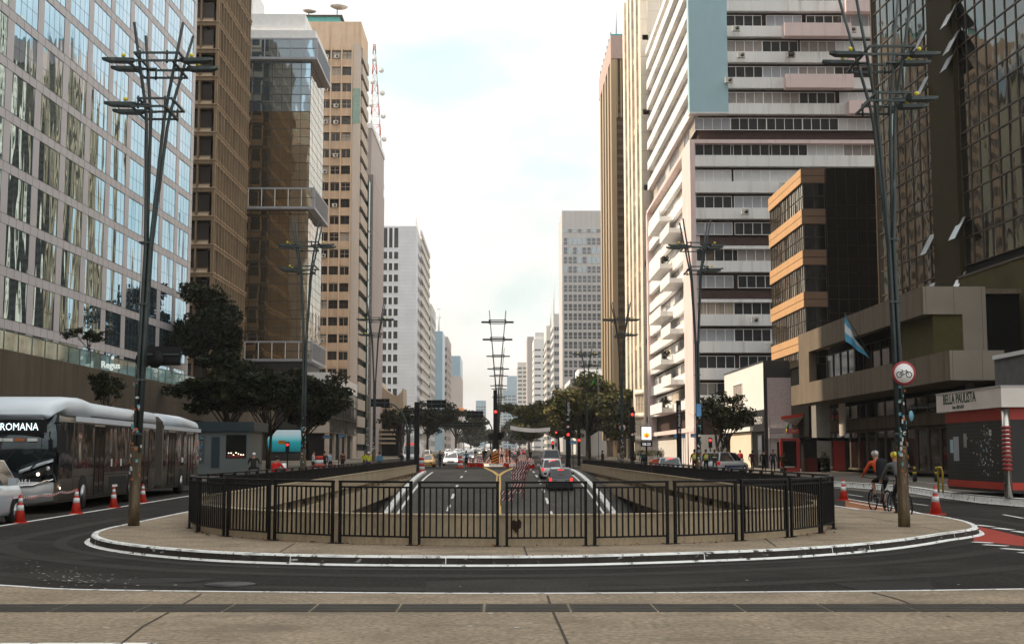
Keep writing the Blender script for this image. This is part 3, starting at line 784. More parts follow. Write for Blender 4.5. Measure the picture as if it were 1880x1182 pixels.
for k in range(nf):
    z = DTOP - 5.2 - (k + 1) * fh + 1.36
    for i in range(8):
        gmat = DGl if rnd.random() < .22 else DG
        W.put(wmesh(cw - .2, 1.5, 2, 1, gmat, DCs if rnd.random() < .5 else AGd, fw=.06, mw=.06, split=.55 if rnd.random() < .5 else None), FF, 1.55 + i * cw + .1, z - .08, -.42)
W.done()
acm = MB(); acm.box(0, .85, 0, .5, 0, .6, ACm); acm.disc((.32, .52, .3), (0, 1, 0), .22, .03, AGd, 12); acm = acm.mesh('air_conditioner')
for k, i in ((0, 2), (0, 3), (1, 2), (2, 2), (4, 2), (4, 3), (5, 1), (6, 1), (6, 3), (8, 1), (9, 1), (9, 3), (12, 2), (12, 1), (17, 2), (19, 1), (3, 3), (20, 1), (7, 2)):
    o = bpy.data.objects.new('air_conditioner', acm); COL.objects.link(o)
    xx = 1.55 + (4 - i) * cw + .5
    place(o, Dt, FF @ Matrix.Translation((xx, -.35, DTOP - 5.2 - (k + 1) * fh + 1.4)))
b = MB()   # street side: slanted slots between white spandrels
for k in range(nf + 2):
    z = DTOP - 4.6 - k * fh
    b.box(DX - .1, DX + .25, DY + 1.0, DY + 12, z - 1.9, z, LWm); b.box(DX - .5, DX - .1, DY + .9, DY + 12, z - 3.0, z - 1.9, DARKI)
b.build('side_spandrel', Dt, True)
b = MB(); TQ = M('turquoise_parapet', (.10, .38, .40), .6); b.box(-38, DX - 4.2, DY + 2, DY + 10, DTOP + .02, DTOP + 1.6, TQ); b.box(-38, DX - 3.7, DY + 1.6, DY + 10.4, DTOP + 1.6, DTOP + 1.85, AGd); b.build('roof_parapet', Dt, True)
DSH = M('dish_white', (.62, .58, .56), .6)
def dish(x, y, z, r, mast, lab):
    rt = thing('satellite_dish', lab, 'satellite dish', (x, y, z))
    b = MB(); b.lathe([(r, r * .32), (r * .8, r * .18), (r * .5, r * .05), (.06, 0), (.05, -.04), (r * .5, r * .01), (r * .8, r * .13), (r, r * .28)], DSH, 20, (0, 0, mast)); o = b.build('bowl', rt); o.rotation_euler = (R(8), R(5), 0)
    b = MB(); b.tube([(0, 0, 0), (0, 0, mast)], .09, AGd); b.tube([(0, 0, mast), (0, 0, mast + r * .8)], .03, AGd); b.build('mast', rt)
dish(*PY(567, 16, 226).to_tuple()[:2], DTOP + 1.9, 1.35, 1.1, 'small satellite dish on the turquoise parapet, left of the large one')
dish(*PY(584, 26, 229).to_tuple()[:2], DTOP + 1.9, 1.5, .3, 'middle satellite dish lying low on the roof of the orange grid tower')
dish(*PY(619, 20, 226).to_tuple()[:2], DTOP + .05, 1.75, 3.6, 'largest satellite dish on a mast at the right of the orange tower roof')

# --- E: ribbed blank wall building and green glass strip
EW = M('ribbed_grey_wall', (.46, .40, .385), .85, var=.1, scale=.2, stretch=(1, 1, .1)); grid_lines(EW, 1.0, 9.0, .1, (.30, .27, .26), 'yz')
Et = thing('blank_wall_building', 'tall blank ribbed grey-pink wall building with a dark green glass strip', 'building', (-24.7, 236, 0))
b = MB(); b.box(-50, -24.6, 239, 262, 0, PX(690, 330, -24.6).z, EW); b.build('wall', Et, True)
b = MB(); b.box(-50, -24.9, 234.1, 239, 0, PX(672, 320, -24.9).z, glassmat('dark_green_glass', (.03, .08, .07), .5, .1)); b.build('glass_strip', Et, True)
z = 3
while z < 45: b = MB(); b.box(-25, -24.82, 234.1, 239, z, z + .12, CF); b.build('strip_bar', Et, True); z += 3.1
E2 = thing('plain_tower', 'plain grey-pink tower side rising behind the orange grid tower', 'building', (-28, 265, 0))
b = MB(); b.box(-60, -27.6, 263, 292, 0, PX(674, 215, -27.6).z, EW); b.build('wall', E2, True)
b = MB(); b.box(-60, -27.4, 262.8, 292.2, PX(674, 215, -27.6).z, PX(674, 215, -27.6).z + 1, CW); b.build('roof', E2, True)

# --- lattice mast
LT = thing('lattice_antenna_mast', 'tall red and white lattice antenna mast rising behind the ribbed wall building', 'antenna mast', (-33, 330, 40))
RW1 = M('mast_red', (.55, .16, .12), .6, var=0); RW2 = M('mast_white', (.7, .68, .66), .6, var=0)
pb_, pt = PY(691, 345, 330), PY(687, 82, 330); H_ = pt.z - pb_.z
b = MB()
for k in range(14):
    m_ = RW1 if k % 2 else RW2; t0, t1 = k / 14, (k + 1) / 14
    w0, w1 = 1.6 * (1 - t0) + .25, 1.6 * (1 - t1) + .25
    z0_, z1_ = pb_.z - 40 + H_ * t0, pb_.z - 40 + H_ * t1
    cs = [(-1, -1), (1, -1), (1, 1), (-1, 1)]
    for j in range(4):
        c0_, c1_ = cs[j], cs[(j + 1) % 4]; x0_ = pb_.x + 33 + (pt.x - pb_.x) * t0
        b.tube([(x0_ + c0_[0] * w0, c0_[1] * w0, z0_), (x0_ + c0_[0] * w1, c0_[1] * w1, z1_)], .11, m_, 4)
        b.tube([(x0_ + c0_[0] * w0, c0_[1] * w0, z0_), (x0_ + c1_[0] * w1, c1_[1] * w1, z1_)], .06, m_, 4)
        b.tube([(x0_ + c0_[0] * w1, c0_[1] * w1, z1_), (x0_ + c1_[0] * w1, c1_[1] * w1, z1_)], .06, m_, 4)
b.build('lattice', LT)
b = MB()
for k in range(9):
    z_ = pb_.z - 40 + H_ * (.25 + k * .08); b.disc((pb_.x + 33 + (2.2 - k * .16) * (1 if k % 2 else -1), -1, z_), (0, 1, .1), .7, .4, RW2, 10)
b.build('drum_antenna', LT)

# --- curved concrete bank pavilion
CV = M('curved_concrete', (.50, .40, .30), .85, var=.15, scale=.4, stretch=(1, 1, .3))
Cv = thing('curved_concrete_pavilion', 'low beige concrete building with a scooped curved roofline beside the white tower', 'building', (-22, 262, 0))
def pz_(x, y, Y=262): q = PY(x, y, Y); return (q.x, q.z)
ol = [pz_(699, 700), pz_(703, 711), pz_(712, 718), pz_(722, 725), pz_(730, 726), pz_(736, 720), pz_(740, 712), pz_(741, 768), pz_(700, 762), pz_(690, 762)]
b = MB(); Yf = 262
b.add([(x, Yf, z) for x, z in ol] + [(x, Yf + 10, z) for x, z in ol], [tuple(range(10)), tuple(range(19, 9, -1))] + [(i, i + 10, (i + 1) % 10 + 10, (i + 1) % 10) for i in range(10)], CV)
b.build('curved_wall', Cv, True)
q0, q1 = pz_(690, 766), pz_(736, 830)
b = MB(); b.box(q0[0], q1[0], Yf + 2, Yf + 10, 0, q0[1] - .3, DARKI); b.build('recess', Cv, True)
b = MB()
for k in range(4): z_ = 3.4 + k * .9; b.box(-27, -21.6, Yf - 6, Yf - 1, z_, z_ + .35, CV)
b.box(-28, -25.2, Yf - 8, Yf - 5.5, 1, 9.0, M('olive_kiosk', (.16, .14, .10), .8)); b.build('terrace', Cv, True)

# --- F: white tower with dark bands
FW_ = M('white_metal_cladding', (.62, .63, .66), .55, var=.1, scale=.25, fine=.05); grid_lines(FW_, 0, 1.1, .07, (.48, .49, .52), 'xz')
Ft = thing('white_banded_tower', 'white clad tower with a column of dark windows and antennas on its roof edge', 'building', (-24.6, 363, 0))
fz = lambda y: PY(740, y, 363).z
b = MB(); b.box(-45, -24.6, 363, 385, 0, fz(415), FW_); b.build('wall', Ft, True)
FF = fr((-24.6, 363, 0), (-1, 0, 0), (0, -1, 0)); W = Wins(Ft)
xr = (763 - 730) / 2300 * 363; ww = (730 - 702) / 2300 * 363 * 1.02
FDG = glassmat('black_window_glass', (.06, .07, .08), .5, .05, wave=.1)
for i in range(14):
    y0 = 462 + i * 20.9 if i else 418; y1 = 475.5 + i * 20.9 if i else 455
    if i == 0: W.put(wmesh(ww, fz(418) - fz(455), 3, 1, FDG, CW, fw=.05, mw=.5), FF, xr, fz(455), .03)
    W.put(wmesh(ww, fz(y0 if i else 462) - fz(y1 if i else 475.5), 3, 1, FDG, CW, fw=.05, mw=.5), FF, xr, fz(y1 if i else 475.5), .03)
W.done()
b = MB(); SPm = M('side_rib_white', (.6, .57, .55), .7)
b.box(-24.6, -23.9, 385.1, 419, 0, PX(779, 445, -24).z, M('side_rib_beige', (.48, .42, .36), .8))
for k in range(20): z_ = 4 + k * 3.3; b.box(-23.9, -23.6, 372, 419, z_, z_ + 1.4, SPm)
b.box(-40, -24.65, 385.2, 419, 0, PX(781, 470, -24).z, SPm)
b.build('side_wing', Ft, True)
b = MB()
for q in range(7): x_ = -24.9; y_ = 366 + q * 6; b.tube([(x_, y_, fz(415) - 6 if q > 3 else fz(415)), (x_, y_, fz(415) + 3.2)], .12, CW, 6); b.box(x_ - .25, x_ + .25, y_, y_ + .3, fz(415) + 1, fz(415) + 3, CW)
b.build('antenna', Ft, True)

# --- farther towers: simple real volumes with window grids
def far_tower(name, lab, X0, X1, Y0, Y1, top, wall, glass, bays=6, fh=3.3, band=.5, side=None, zb=0, sidebays=5, capm=None, vert=False, cap=60):
    rt = thing(name, lab, 'building', ((X0 + X1) / 2, Y0, gz(Y0)))
    b = MB(); b.box(X0, X1, Y0, Y1, 0, top, wall); b.build('wall', rt, True)
    if capm: b = MB(); b.box(X0 + .8, X1 - .8, Y0 + 2, Y1 - 2, top + .01, top + 3.4, capm); b.build('roof', rt, True)
    if glass:
        W = Wins(rt)
        sx = X1 if X1 < 0 else X0; sg = 1 if X1 < 0 else -1
        FF = fr((X0, Y0, 0), (1, 0, 0), (0, -1, 0)); FS = fr((sx, Y0, 0), (0, 1, 0), (sg, 0, 0))
        n = int((top - 6) / fh); bw = (X1 - X0) / bays; sw_ = (Y1 - Y0) / sidebays
        for k in range(n):
            z = 4 + k * fh + zb
            for i in range(bays): W.put(wmesh(bw * .78, fh * (1 - band) + .01, 2, 1, glass, wall, fw=.05, mw=.12), FF, bw * (i + .11), z, .04)
            for i in range(sidebays): W.put(wmesh(sw_ * .78, fh * (1 - band) + .02, 2, 1, glass, wall, fw=.05, mw=.12), FS, sw_ * (i + .11), z, .04)
        W.done(cap)
    return rt
GW = M('pale_grey_wall', (.55, .54, .53), .8, var=.1, scale=.1); GWb = M('bluish_glass_wall', (.25, .36, .44), .3, metal=.3, var=.1, scale=.1)
GWc = M('concrete_far', (.42, .37, .35), .85, var=.12, scale=.1, stretch=(1, 1, .2)); FG = glassmat('far_window_glass', (.10, .12, .14), .4, .15)
far_tower('pale_tower', 'narrow pale tower with dark window strips right behind the white clad tower', -36, -23.8, 432, 460, PY(790, 558, 432).z, GW, FG, 4, band=.45, cap=40)
far_tower('blue_glass_tower', 'blue-grey glass slab tower on the left with a thin mast on its roof', -35, -23.8, 516, 540, PY(805, 608, 516).z, GWb, None)
far_tower('pale_tower', 'grey tower with vertical ribs just right of the blue-grey glass slab', -33, -23.5, 560, 600, PY(817, 618, 560).z, GWc, FG, 3, cap=30)
JT_ = far_tower('concrete_tower', 'plain concrete tower with a dark glass top far along the left side', -34, -23.4, 740, 790, PY(835, 690, 740).z, GWc, None)
b = MB(); b.box(-33.8, -23.6, 741, 789, PY(835, 690, 740).z + .02, PY(835, 653, 740).z, GWb); b.build('glass_top', JT_, True)
an = thing('roof_mast', 'thin white broadcast mast standing on the blue-grey glass slab tower', 'antenna mast', (-25.6, 520, PY(803, 608, 516).z))
b = MB(); b.tube([(0, 0, 0), (0, 0, 8), (0, 0, 8.1), (0, 0, 17)], [.5, .4, .12, .08], CW, 6); b.box(-1, 1, -.3, .3, 6, 6.4, CW); b.box(-.7, .7, -.3, .3, 9.5, 9.8, CW); b.build('pole', an)
og = thing('orange_water_tank', 'rounded orange rooftop tank showing above the left street trees', 'water tank', (PY(847, 760, 600).x, 600, 2))
b = MB(); zt_ = PY(847, 748, 600).z - 2; b.lathe([(1.9, zt_ - 3.6), (2.1, zt_ - 2.6), (1.9, zt_ - 1), (.9, zt_ - .1), (.2, zt_)], M('orange_tank', (.75, .28, .10), .7, var=.15, scale=1), 16); b.build('tank', og)
b = MB()
for sx in (-1.2, 1.2):
    for sy in (-1.2, 1.2): b.tube([(sx, sy, 0), (sx, sy, zt_ - 3.5)], .25, GWc, 6)
b.build('leg', og)

# right side
# slab: grey grid tower
SLW = M('slab_grey_panels', (.47, .45, .44), .8, var=.06, scale=.3); grid_lines(SLW, 1.85, 0, .18, (.38, .365, .36), 'xz')
St = thing('grey_grid_slab', 'large grey slab tower with even rows of square windows and a blank ribbed top', 'building', (30, 427, 0))
sz = lambda y: PY(1070, y, 427).z
b = MB(); b.box(21.35, 52, 427, 452, 0, sz(387), SLW); b.build('wall', St, True)
W = Wins(St); FF = fr((21.35, 427, 0), (1, 0, 0), (0, -1, 0)); bw = (1112 - 1033) / 9 / 2300 * 427
for k in range(16):
    yb = 445 + k * 17.72 if k else 428; h = 12.2 if k else 7
    z0_ = sz(427.5 if k == 0 else 428 + 17.3 * k + 0.6 + 3.5); hh = (13 if k else 7) * 427 / 2300
    for i in range(14): W.put(wmesh(bw * .8, hh, 1, 1, FG if k > 4 or rnd.random() < .5 else glassmat('pale_window_glass', (.3, .38, .42), .6, .1), SLW, split=.42, fw=.08, mw=.16), FF, .5 + i * bw, z0_, .05)
W.done()
def rt_tower(name, lab, xl, yt, Y, wall, glass=FG, depth=30, **k):
    q = PY(xl, yt, Y); return far_tower(name, lab, q.x, q.x + 16, Y, Y + depth, q.z, wall, glass, **k)
GWd = M('pale_cream_wall', (.62, .58, .54), .8, var=.1, scale=.1)
rt_tower('pale_tower', 'stepped pale tower directly left of the grey grid slab', 1016, 576, 500, GW, bays=6, cap=40)
rt_tower('pale_tower', 'cream tower with string courses, second left of the grey grid slab', 1003, 598, 560, GWd, bays=6, cap=40)
rt_tower('pale_tower', 'white tower with small windows in the middle of the far right row', 980, 622, 640, M('white_far', (.72, .7, .68), .8), bays=4, band=.7, cap=30, capm=GW)
rt_tower('pale_tower', 'dark edged pale tower in the far right row', 968, 618, 780, GWc, None)
rt_tower('pale_tower', 'stepped cream tower far down the right side of the avenue', 950, 665, 980, GWd, bays=4, cap=20)
rt_tower('pale_tower', 'bluish topped block far down the right side of the avenue', 931, 690, 1350, GWb, None)
far_tower('distant_tower', 'hazy distant tower with a rounded top, left of the centre lamp posts', -28, -16.5, 1450, 1480, PY(893, 735, 1450).z, GWb, FG, 4, cap=10)
far_tower('distant_tower', 'hazy distant pale tower directly behind the centre lamp posts', -8, 9, 1500, 1530, PY(915, 714, 1500).z, GW, FG, 6, cap=10)
far_tower('distant_tower', 'hazy distant striped tower right of the centre lamp posts', 3, 20, 1250, 1280, PY(930, 716, 1250).z, GWb, FG, 4, vert=True, cap=10)
for xx, yt, yb, lab in ((1017, 493, 576, 'tall thin broadcast mast on the pale tower left of the grey slab'), (1011, 550, 592, 'shorter thin broadcast mast left of the tall one')):
    q = PY(xx, yb, 510); t_ = PY(xx, yt, 510); m_ = thing('roof_mast', lab, 'antenna mast', (q.x, 510, q.z - 2))
    b = MB(); b.tube([(0, 0, 0), (0, 0, (t_.z - q.z) * .5), (0, 0, t_.z - q.z + 2)], [.42, .25, .08], CW, 6)
    for k in range(5): b.box(-.7 + k * .1, .7 - k * .1, -.1, .1, 3 + k * 2.4, 3.2 + k * 2.4, CW)
    b.build('pole', m_)
# low white building with porch right of the trees
Lw = thing('low_white_building', 'low cream building with flat projecting roof behind the right street trees', 'building', (20, 300, 0))
b = MB(); b.box(18.5, 50, 300, 320, 0, PY(1050, 706, 300).z, GWd); b.build('wall', Lw, True)
b = MB(); z_ = PY(1050, 706, 300).z; b.box(16.5, 50, 296, 320, z_, z_ + 1.0, CW); b.box(17.5, 50, 299.9, 300, z_ - 3.2, z_ - 1, DARKI); b.box(19, 50, 304, 316, z_ + 1.01, z_ + 4, CW); b.build('roof', Lw, True)

# K: gold finned tower
KX = 21.0; KG = M('gold_fin', (.43, .31, .18), .5, metal=.15, var=.12, scale=.5, stretch=(1, 1, .05)); KB = glassmat('brown_black_glass', (.06, .045, .03), .5, .08)
Kt = thing('gold_finned_tower', 'slim dark tower with gold vertical fins and a pink concrete crown', 'building', (KX, 226, 0))
kz = lambda y: PY(1133, y, 226).z
KT = kz(108)
b = MB(); b.box(KX + .4, 60, 226.4, 253, 0, KT, M('dark_brown_wall', (.10, .065, .035), .6, var=.3, scale=.3)); b.build('wall', Kt, True)
b = MB(); y = 226.0
for i in range(5): b.box(KX - .5, KX + .45, y, y + 2.6, 4, KT, KG); y += 5.9
b.box(KX + .3, KX + .5, 226.3, 253, 4, KT, KB)
b.build('fin', Kt, True)
b = MB()
for i in range(12): b.box(KX + .5 + i * .75, KX + .5 + i * .75 + .22, 226.1, 226.5, kz(215), KT, KG)
for k in range(40): z_ = 6 + k * 1.55; b.box(KX + .5, KX + 12, 226.25, 226.38, z_, z_ + .7, KG if 0 else M('dark_bronze_panel', (.12, .085, .05), .5))
b.build('front_panel', Kt, True)
b = MB(); b.box(KX - .5, 60, 225.9, 254, KT + .01, kz(66), M('pink_concrete', (.50, .36, .32), .85, var=.08)); b.box(KX - .45, 60, 225.95, 254, kz(66), kz(66) + .3, TQ); b.build('crown', Kt, True)
b = MB(); 
for i in range(7): b.tube([(KX - .3, 228 + i * 4, kz(66)), (KX - .3, 228 + i * 4, kz(66) + 1.3)], .1, AGd, 5)
b.tube([(KX + .6, 226.4, kz(66)), (KX + .6, 226.4, kz(66) + 7)], [.16, .06], CW, 5); b.build('roof_rod', Kt, True)
text('Banco', AGd, 1.5, Matrix.Translation(-Kt.location) @ Matrix.Translation((KX - .55, 240, 10)) @ Matrix.Rotation(R(-90), 4, 'Z') @ Matrix.Rotation(R(-90), 4, 'Y'), 'lettering', Kt)

# L: beige stone tower with curved front
LS = M('beige_stone', (.80, .71, .59), .8, var=.1, scale=.4); streaks(LS, (.52, .43, .33)); grid_lines(LS, 2.2, 2.9, .05, (.42, .33, .24), 'yz')
LS2 = M('pale_stone_panels', (.64, .58, .51), .8, var=.06, scale=.4); streaks(LS2, (.45, .40, .35)); grid_lines(LS2, 2.2, 3.4, .06, (.45, .40, .35), 'xz')
Lt = thing('beige_stone_tower', 'tall beige stone tower with recessed window strips beside the gold finned tower', 'building', (20.8, 184, 0))
LTOP = 78.
b = MB(); b.box(22.3, 60, 183.5, 210, 0, LTOP, LS2); b.build('wall', Lt, True)
b = MB()
for y0, y1 in ((183.4, 186.2), (189.4, 192.2), (195.8, 198.2), (201, 203.6), (207, 210)): b.box(21.1, 22.3, y0, y1, 0, LTOP, LS)
z_ = 6
while z_ < LTOP: b.box(21.4, 22.3, 183.4, 210, z_, z_ + .8, LS); z_ += 11.5
z_ = 4.5
while z_ < LTOP: b.box(21.7, 22.32, 183.5, 210, z_, z_ + .7, LS); z_ += 2.9
b.build('stone_pier', Lt, True)
W = Wins(Lt); FS = fr((22.2, 183.5, 0), (0, 1, 0), (-1, 0, 0)); z_ = 5.2
while z_ < LTOP - 3:
    for a_ in (2.8, 8.8, 14.8, 20.3): W.put(wmesh(3.0, 2.15, 2, 1, BD, AGd), FS, a_, z_, .25)
    z_ += 2.9
W.done()
b = MB()  # rounded podium corner
for k in range(3): b.lathe([(2.6, 3.2 + k * 3.4), (2.6, 4.0 + k * 3.4)], LS, 24, (22.6, 186, 0))
for q in range(9): a_ = R(150 + q * 18); b.box(22.6 + 2.3 * math.cos(a_) - .2, 22.6 + 2.3 * math.cos(a_) + .2, 186 + 2.3 * math.sin(a_) - .2, 186 + 2.3 * math.sin(a_) + .2, 0, 11, LS)
b.build('round_corner', Lt, True)
# --- R3: white and pink apartment block
RW = M('white_render', (.86, .845, .83), .75, var=.07, scale=.5, stretch=(1, 1, .4)); RPk = M('pink_render', (.78, .62, .60), .75, var=.07, scale=.5); streaks(RW, (.56, .53, .50), .52, .8); streaks(RPk, (.52, .40, .38), .52, .8)
RBL = M('blue_panel', (.40, .57, .63), .7, var=.05, scale=.6); RDK = M('brown_soffit', (.07, .045, .04), .8)
BL1 = M('blind_grey', (.36, .37, .40), .7, var=.12, scale=.8); BL2 = M('blind_white', (.62, .62, .62), .7, var=.08, scale=.8); BL3 = M('blind_taupe', (.33, .29, .27), .75, var=.2, scale=1.5)
CUR = M('curtain_cream', (.45, .38, .30), .8, var=.5, scale=1.2, stretch=(4, 4, .05)); DKG = glassmat('apartment_dark_glass', (.07, .075, .08), .4, .06)
X3, Y3, Y3E, T3 = 21.65, 138.5, 180.5, 57.2
R3 = thing('white_pink_apartment_block', 'white and pink apartment block with long parapet bands, blue corner panel and small balconies', 'building', (X3, Y3, 0))
z3 = lambda y: PY(1290, y, Y3).z
f3 = (z3(285) - z3(676)) / 8; base3 = z3(676) - f3 * 1
levels = [base3 + i * f3 for i in range(0, 18)]        # parapet tops
T3 = levels[-1] + 2.0
TR = z3(252)
b = MB(); b.box(X3 + .9, 60, Y3 + .9, Y3E, 0, T3 - .1, RDK); b.build('wall', R3, True)
b = MB()
for i, z in enumerate(levels):
    if abs(z - TR) < 1.4: continue
    hp_ = 1.2 if i not in (6 - 2, 6) else 1.2
    x0 = X3 if z < TR else X3
    if i in (4, 6): b.box(X3 + .9, 60, Y3 + .35, Y3E - .3, z - 1.2, z - .35, RDK); b.box(X3 - .0, 60, Y3 + .0, Y3E, z - 1.65, z - 1.3, RW); b.box(X3, X3 + .9, Y3 + .9, Y3E, z - 1.3, z, RW); continue
    b.box(X3 - .02, 60, Y3 - .02, Y3E, z - 1.25, z, RW)
b.box(X3 - .1, 60, Y3 - .1, Y3E + .1, T3 - .9, T3, RW)
b.build('parapet_band', R3, True)
b = MB(); b.box(X3 - .3, X3 + .25, Y3 - .35, Y3 + 6.0, 0, TR - .35, RPk); b.box(X3 - .25, 60, Y3 - .3, Y3E, TR - .75, TR - .35, RPk); b.box(X3 - .3, X3 + .6, Y3E - .8, Y3E + .4, 0, TR - .8, RPk); b.build('pink_pier', R3, True)
b = MB(); b.box(X3 - .25, X3 + 4.15, Y3 - .3, Y3 + .9, z3(207), T3 + .3, RBL); b.box(X3 - .26, X3 + 4.16, Y3 - .32, Y3 + .9, z3(210), z3(207.1), CW); b.build('blue_panel', R3, True)
W = Wins(R3); FF = fr((X3, Y3, 0), (1, 0, 0), (0, -1, 0)); FS = fr((X3, Y3, 0), (0, 1, 0), (-1, 0, 0))
for i, z in enumerate(levels[:-1]):
    a = .4
    while a < 27:
        if z > z3(212) and a < 4.1: a = 4.2
        wd = 4.1; q = rnd.random(); g_ = DKG if q < .42 else BL1 if q < .6 else BL2 if q < .78 else BL3 if q < .9 else CUR
        if i in (4, 6): g_ = DKG if q < .8 else BL1
        W.put(wmesh(wd, f3 - 1.25 - .35, 4, 1, g_, RW, fw=.06, mw=.07), FF, a, z + .01, -.55); a += wd + rnd.choice((0, 0, .5, .25))
    a = 6.2 if z < TR - 1 else .8
    while a < 38:
        q = rnd.random(); g_ = DKG if q < .45 else BL2 if q < .8 else CUR
        W.put(wmesh(4.1, f3 - 1.6, 4, 1, g_, RW, fw=.06, mw=.07), FS, a, z + .01, -.55); a += 4.3
W.done()
b = MB()
def balc_side(z, y0, y1): 
    b.box(X3 - 1.6, X3 - .03, y0, y1, z - 1.3, z - 1.15, RW); b.box(X3 - 1.6, X3 - 1.48, y0, y1, z - 1.15, z - .05, RW); b.box(X3 - 1.48, X3 - .03, y0, y0 + .1, z - 1.15, z - .75, RW); b.box(X3 - 1.48, X3 - .03, y1 - .1, y1, z - 1.15, z - .05, RW)
    for q in range(12): b.box(X3 - 1.46 + q * .12, X3 - 1.44 + q * .12, y0 + .04, y0 + .07, z - .75, z - .05, AGf)
for i in range(0, 9):
    b = MB(); z = levels[i]
    if i % 2: balc_side(z, Y3 + 8.5, Y3 + 17)
    else: balc_side(z, Y3 + 17, Y3 + 29)
    b.build('balcony', R3, True)
def balc_front(px0, px1, y0, y1):
    b = MB(); a0, a1 = PY(px0, y0, Y3 - 1.2).x, PY(px1, y0, Y3 - 1.2).x; zt_, zb_ = PY(1500, y0, Y3 - 1.2).z, PY(1500, y1, Y3 - 1.2).z
    b.box(a0, a1, Y3 - 1.2, Y3 - .03, zb_, zb_ + .15, RPk); b.box(a0, a1, Y3 - 1.2, Y3 - 1.08, zb_ + .15, zt_, RPk); b.box(a0, a0 + .1, Y3 - 1.08, Y3 - .03, zb_ + .15, zt_, RPk); b.box(a1 - .1, a1, Y3 - 1.08, Y3 - .03, zb_ + .15, zt_, RPk)
    b.build('balcony', R3, True)
for q in ((1440, 1563, 42, 66), (1443, 1567, 136, 161), (1559, 1640, 184, 208), (1553, 1640, -2, 21), (1559, 1640, 104, 116)): balc_front(*q)
for q in range(26):
    o = bpy.data.objects.new('air_conditioner', acm); COL.objects.link(o); place(o, R3, Matrix.Translation((X3 + rnd.uniform(4.5, 22), Y3 - .5, rnd.choice(levels[2:4] + levels[7:9] + levels[12:-1]) - rnd.choice((.9, 1.0)))) @ Matrix.Rotation(math.pi, 4, 'Z'))
LEAF = [M('leaf_dark', (.010, .013, .006), .7, var=.5, scale=3), M('leaf_mid', (.026, .032, .012), .65, var=.4, scale=3), M('leaf_olive', (.055, .050, .017), .65, var=.4, scale=3)]
def leafclump(mb, c, r, n, s, mats=LEAF, rn=rnd, flat=.7):
    for _ in range(n):
        d = Vector((rn.gauss(0, 1), rn.gauss(0, 1), rn.gauss(0, 1))).normalized() * (rn.random() ** .45)
        p = Vector(c) + Vector((d.x * r[0], d.y * r[1], d.z * r[2]))
        u = Vector((rn.gauss(0, 1), rn.gauss(0, 1), rn.gauss(0, flat))).normalized(); v = u.cross(Vector((rn.gauss(0, 1), rn.gauss(0, 1), rn.gauss(0, 1)))).normalized()
        a = s * rn.uniform(.6, 1.35)
        mb.add([p - u * a, p - v * a * .45, p + u * a, p + v * a * .45], [(0, 1, 2, 3)], mats[rn.choice((0, 0, 1, 1, 2))])
def potplant(lab, x, y, z, s):
    rt = thing('balcony_plant', lab, 'potted plant', (x, y, z)); b = MB(); b.lathe([(.12 * s, 0), (.17 * s, .25 * s)], M('terracotta', (.3, .12, .06), .8), 10); b.build('pot', rt)
    b = MB(); leafclump(b, (0, 0, .55 * s), (.4 * s, .4 * s, .35 * s), 90, .13 * s); b.build('foliage', rt)
potplant('leafy plant on the lowest balcony but one of the white apartment block', X3 - .9, Y3 + 18, levels[2] - 1.1, 1.8)
potplant('leafy plant on a middle balcony of the white apartment block', X3 - .9, Y3 + 18, levels[6] - 1.1, 1.7)
potplant('trailing plant on the bottom balcony of the white apartment block', X3 - .9, Y3 + 18.2, levels[0] - 1.1, 1.9)
# street level of the block
b = MB(); b.box(X3 + .2, 60, Y3 - .02, Y3E, .2, levels[0] - 1.3 - f3, M('white_shopfront', (.60, .57, .53), .7, var=.1))
for q in range(9): b.box(X3 - .1, X3 + .2, Y3 + .8 + q * 1.5, Y3 + 1.2 + q * 1.5, .2, 3.4, RW)
b.box(X3 - .35, X3 + .2, Y3 - .4, Y3E, 3.9, 4.4, RPk); b.build('ground_floor', R3, True)

# --- R4: gold banded office block
OB = M('orange_stone_band', (.58, .345, .17), .5, var=.1, scale=.8); grid_lines(OB, 1.4, 0, .04, (.40, .22, .1), 'yz'); OBd = M('shaded_stone_band', (.19, .11, .065), .5, var=.15, scale=.8)  # end bands: the same stone with its shade painted in as darker brown
OG = glassmat('amber_mirror_glass', (.60, .49, .34), .92, .03, wave=.35, wscale=.5, ws=(1, 1, .4), wd=.22); BKG = glassmat('black_mirror_glass', (.018, .015, .013), .4, .07)
X4, Y4 = 26.75, 109.0; z4 = lambda y: PY(1483, y, Y4).z
R4 = thing('gold_banded_office', 'mid-rise office block with sunlit orange stone bands and a black glass end', 'building', (X4, Y4, 0))
b = MB(); b.box(X4 + .15, 38, Y4 + .2, 122.5, 3, z4(311), DARKI); b.box(X4 + 2.1, 42, Y4 + .02, 122, 8.2, z4(309.5), BKG); b.build('wall', R4, True)
bs = [(310, 336), (384, 411), (459, 486), (536, 563), (613, 641)]
b = MB()
for t_, d_ in bs:
    zt_, zb_ = z4(t_), z4(d_); zm = (zt_ + zb_) / 2
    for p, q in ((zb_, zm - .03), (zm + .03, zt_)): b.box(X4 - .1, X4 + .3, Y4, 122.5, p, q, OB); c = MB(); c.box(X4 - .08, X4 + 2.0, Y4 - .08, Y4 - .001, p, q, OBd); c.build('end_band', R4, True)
    b.box(X4, X4 + .3, Y4, 122.5, zm - .03, zm + .03, AGd)
b.build('stone_band', R4, True)
W = Wins(R4); FS = fr((X4, Y4, 0), (0, 1, 0), (-1, 0, 0)); FF = fr((X4, Y4, 0), (1, 0, 0), (0, -1, 0))
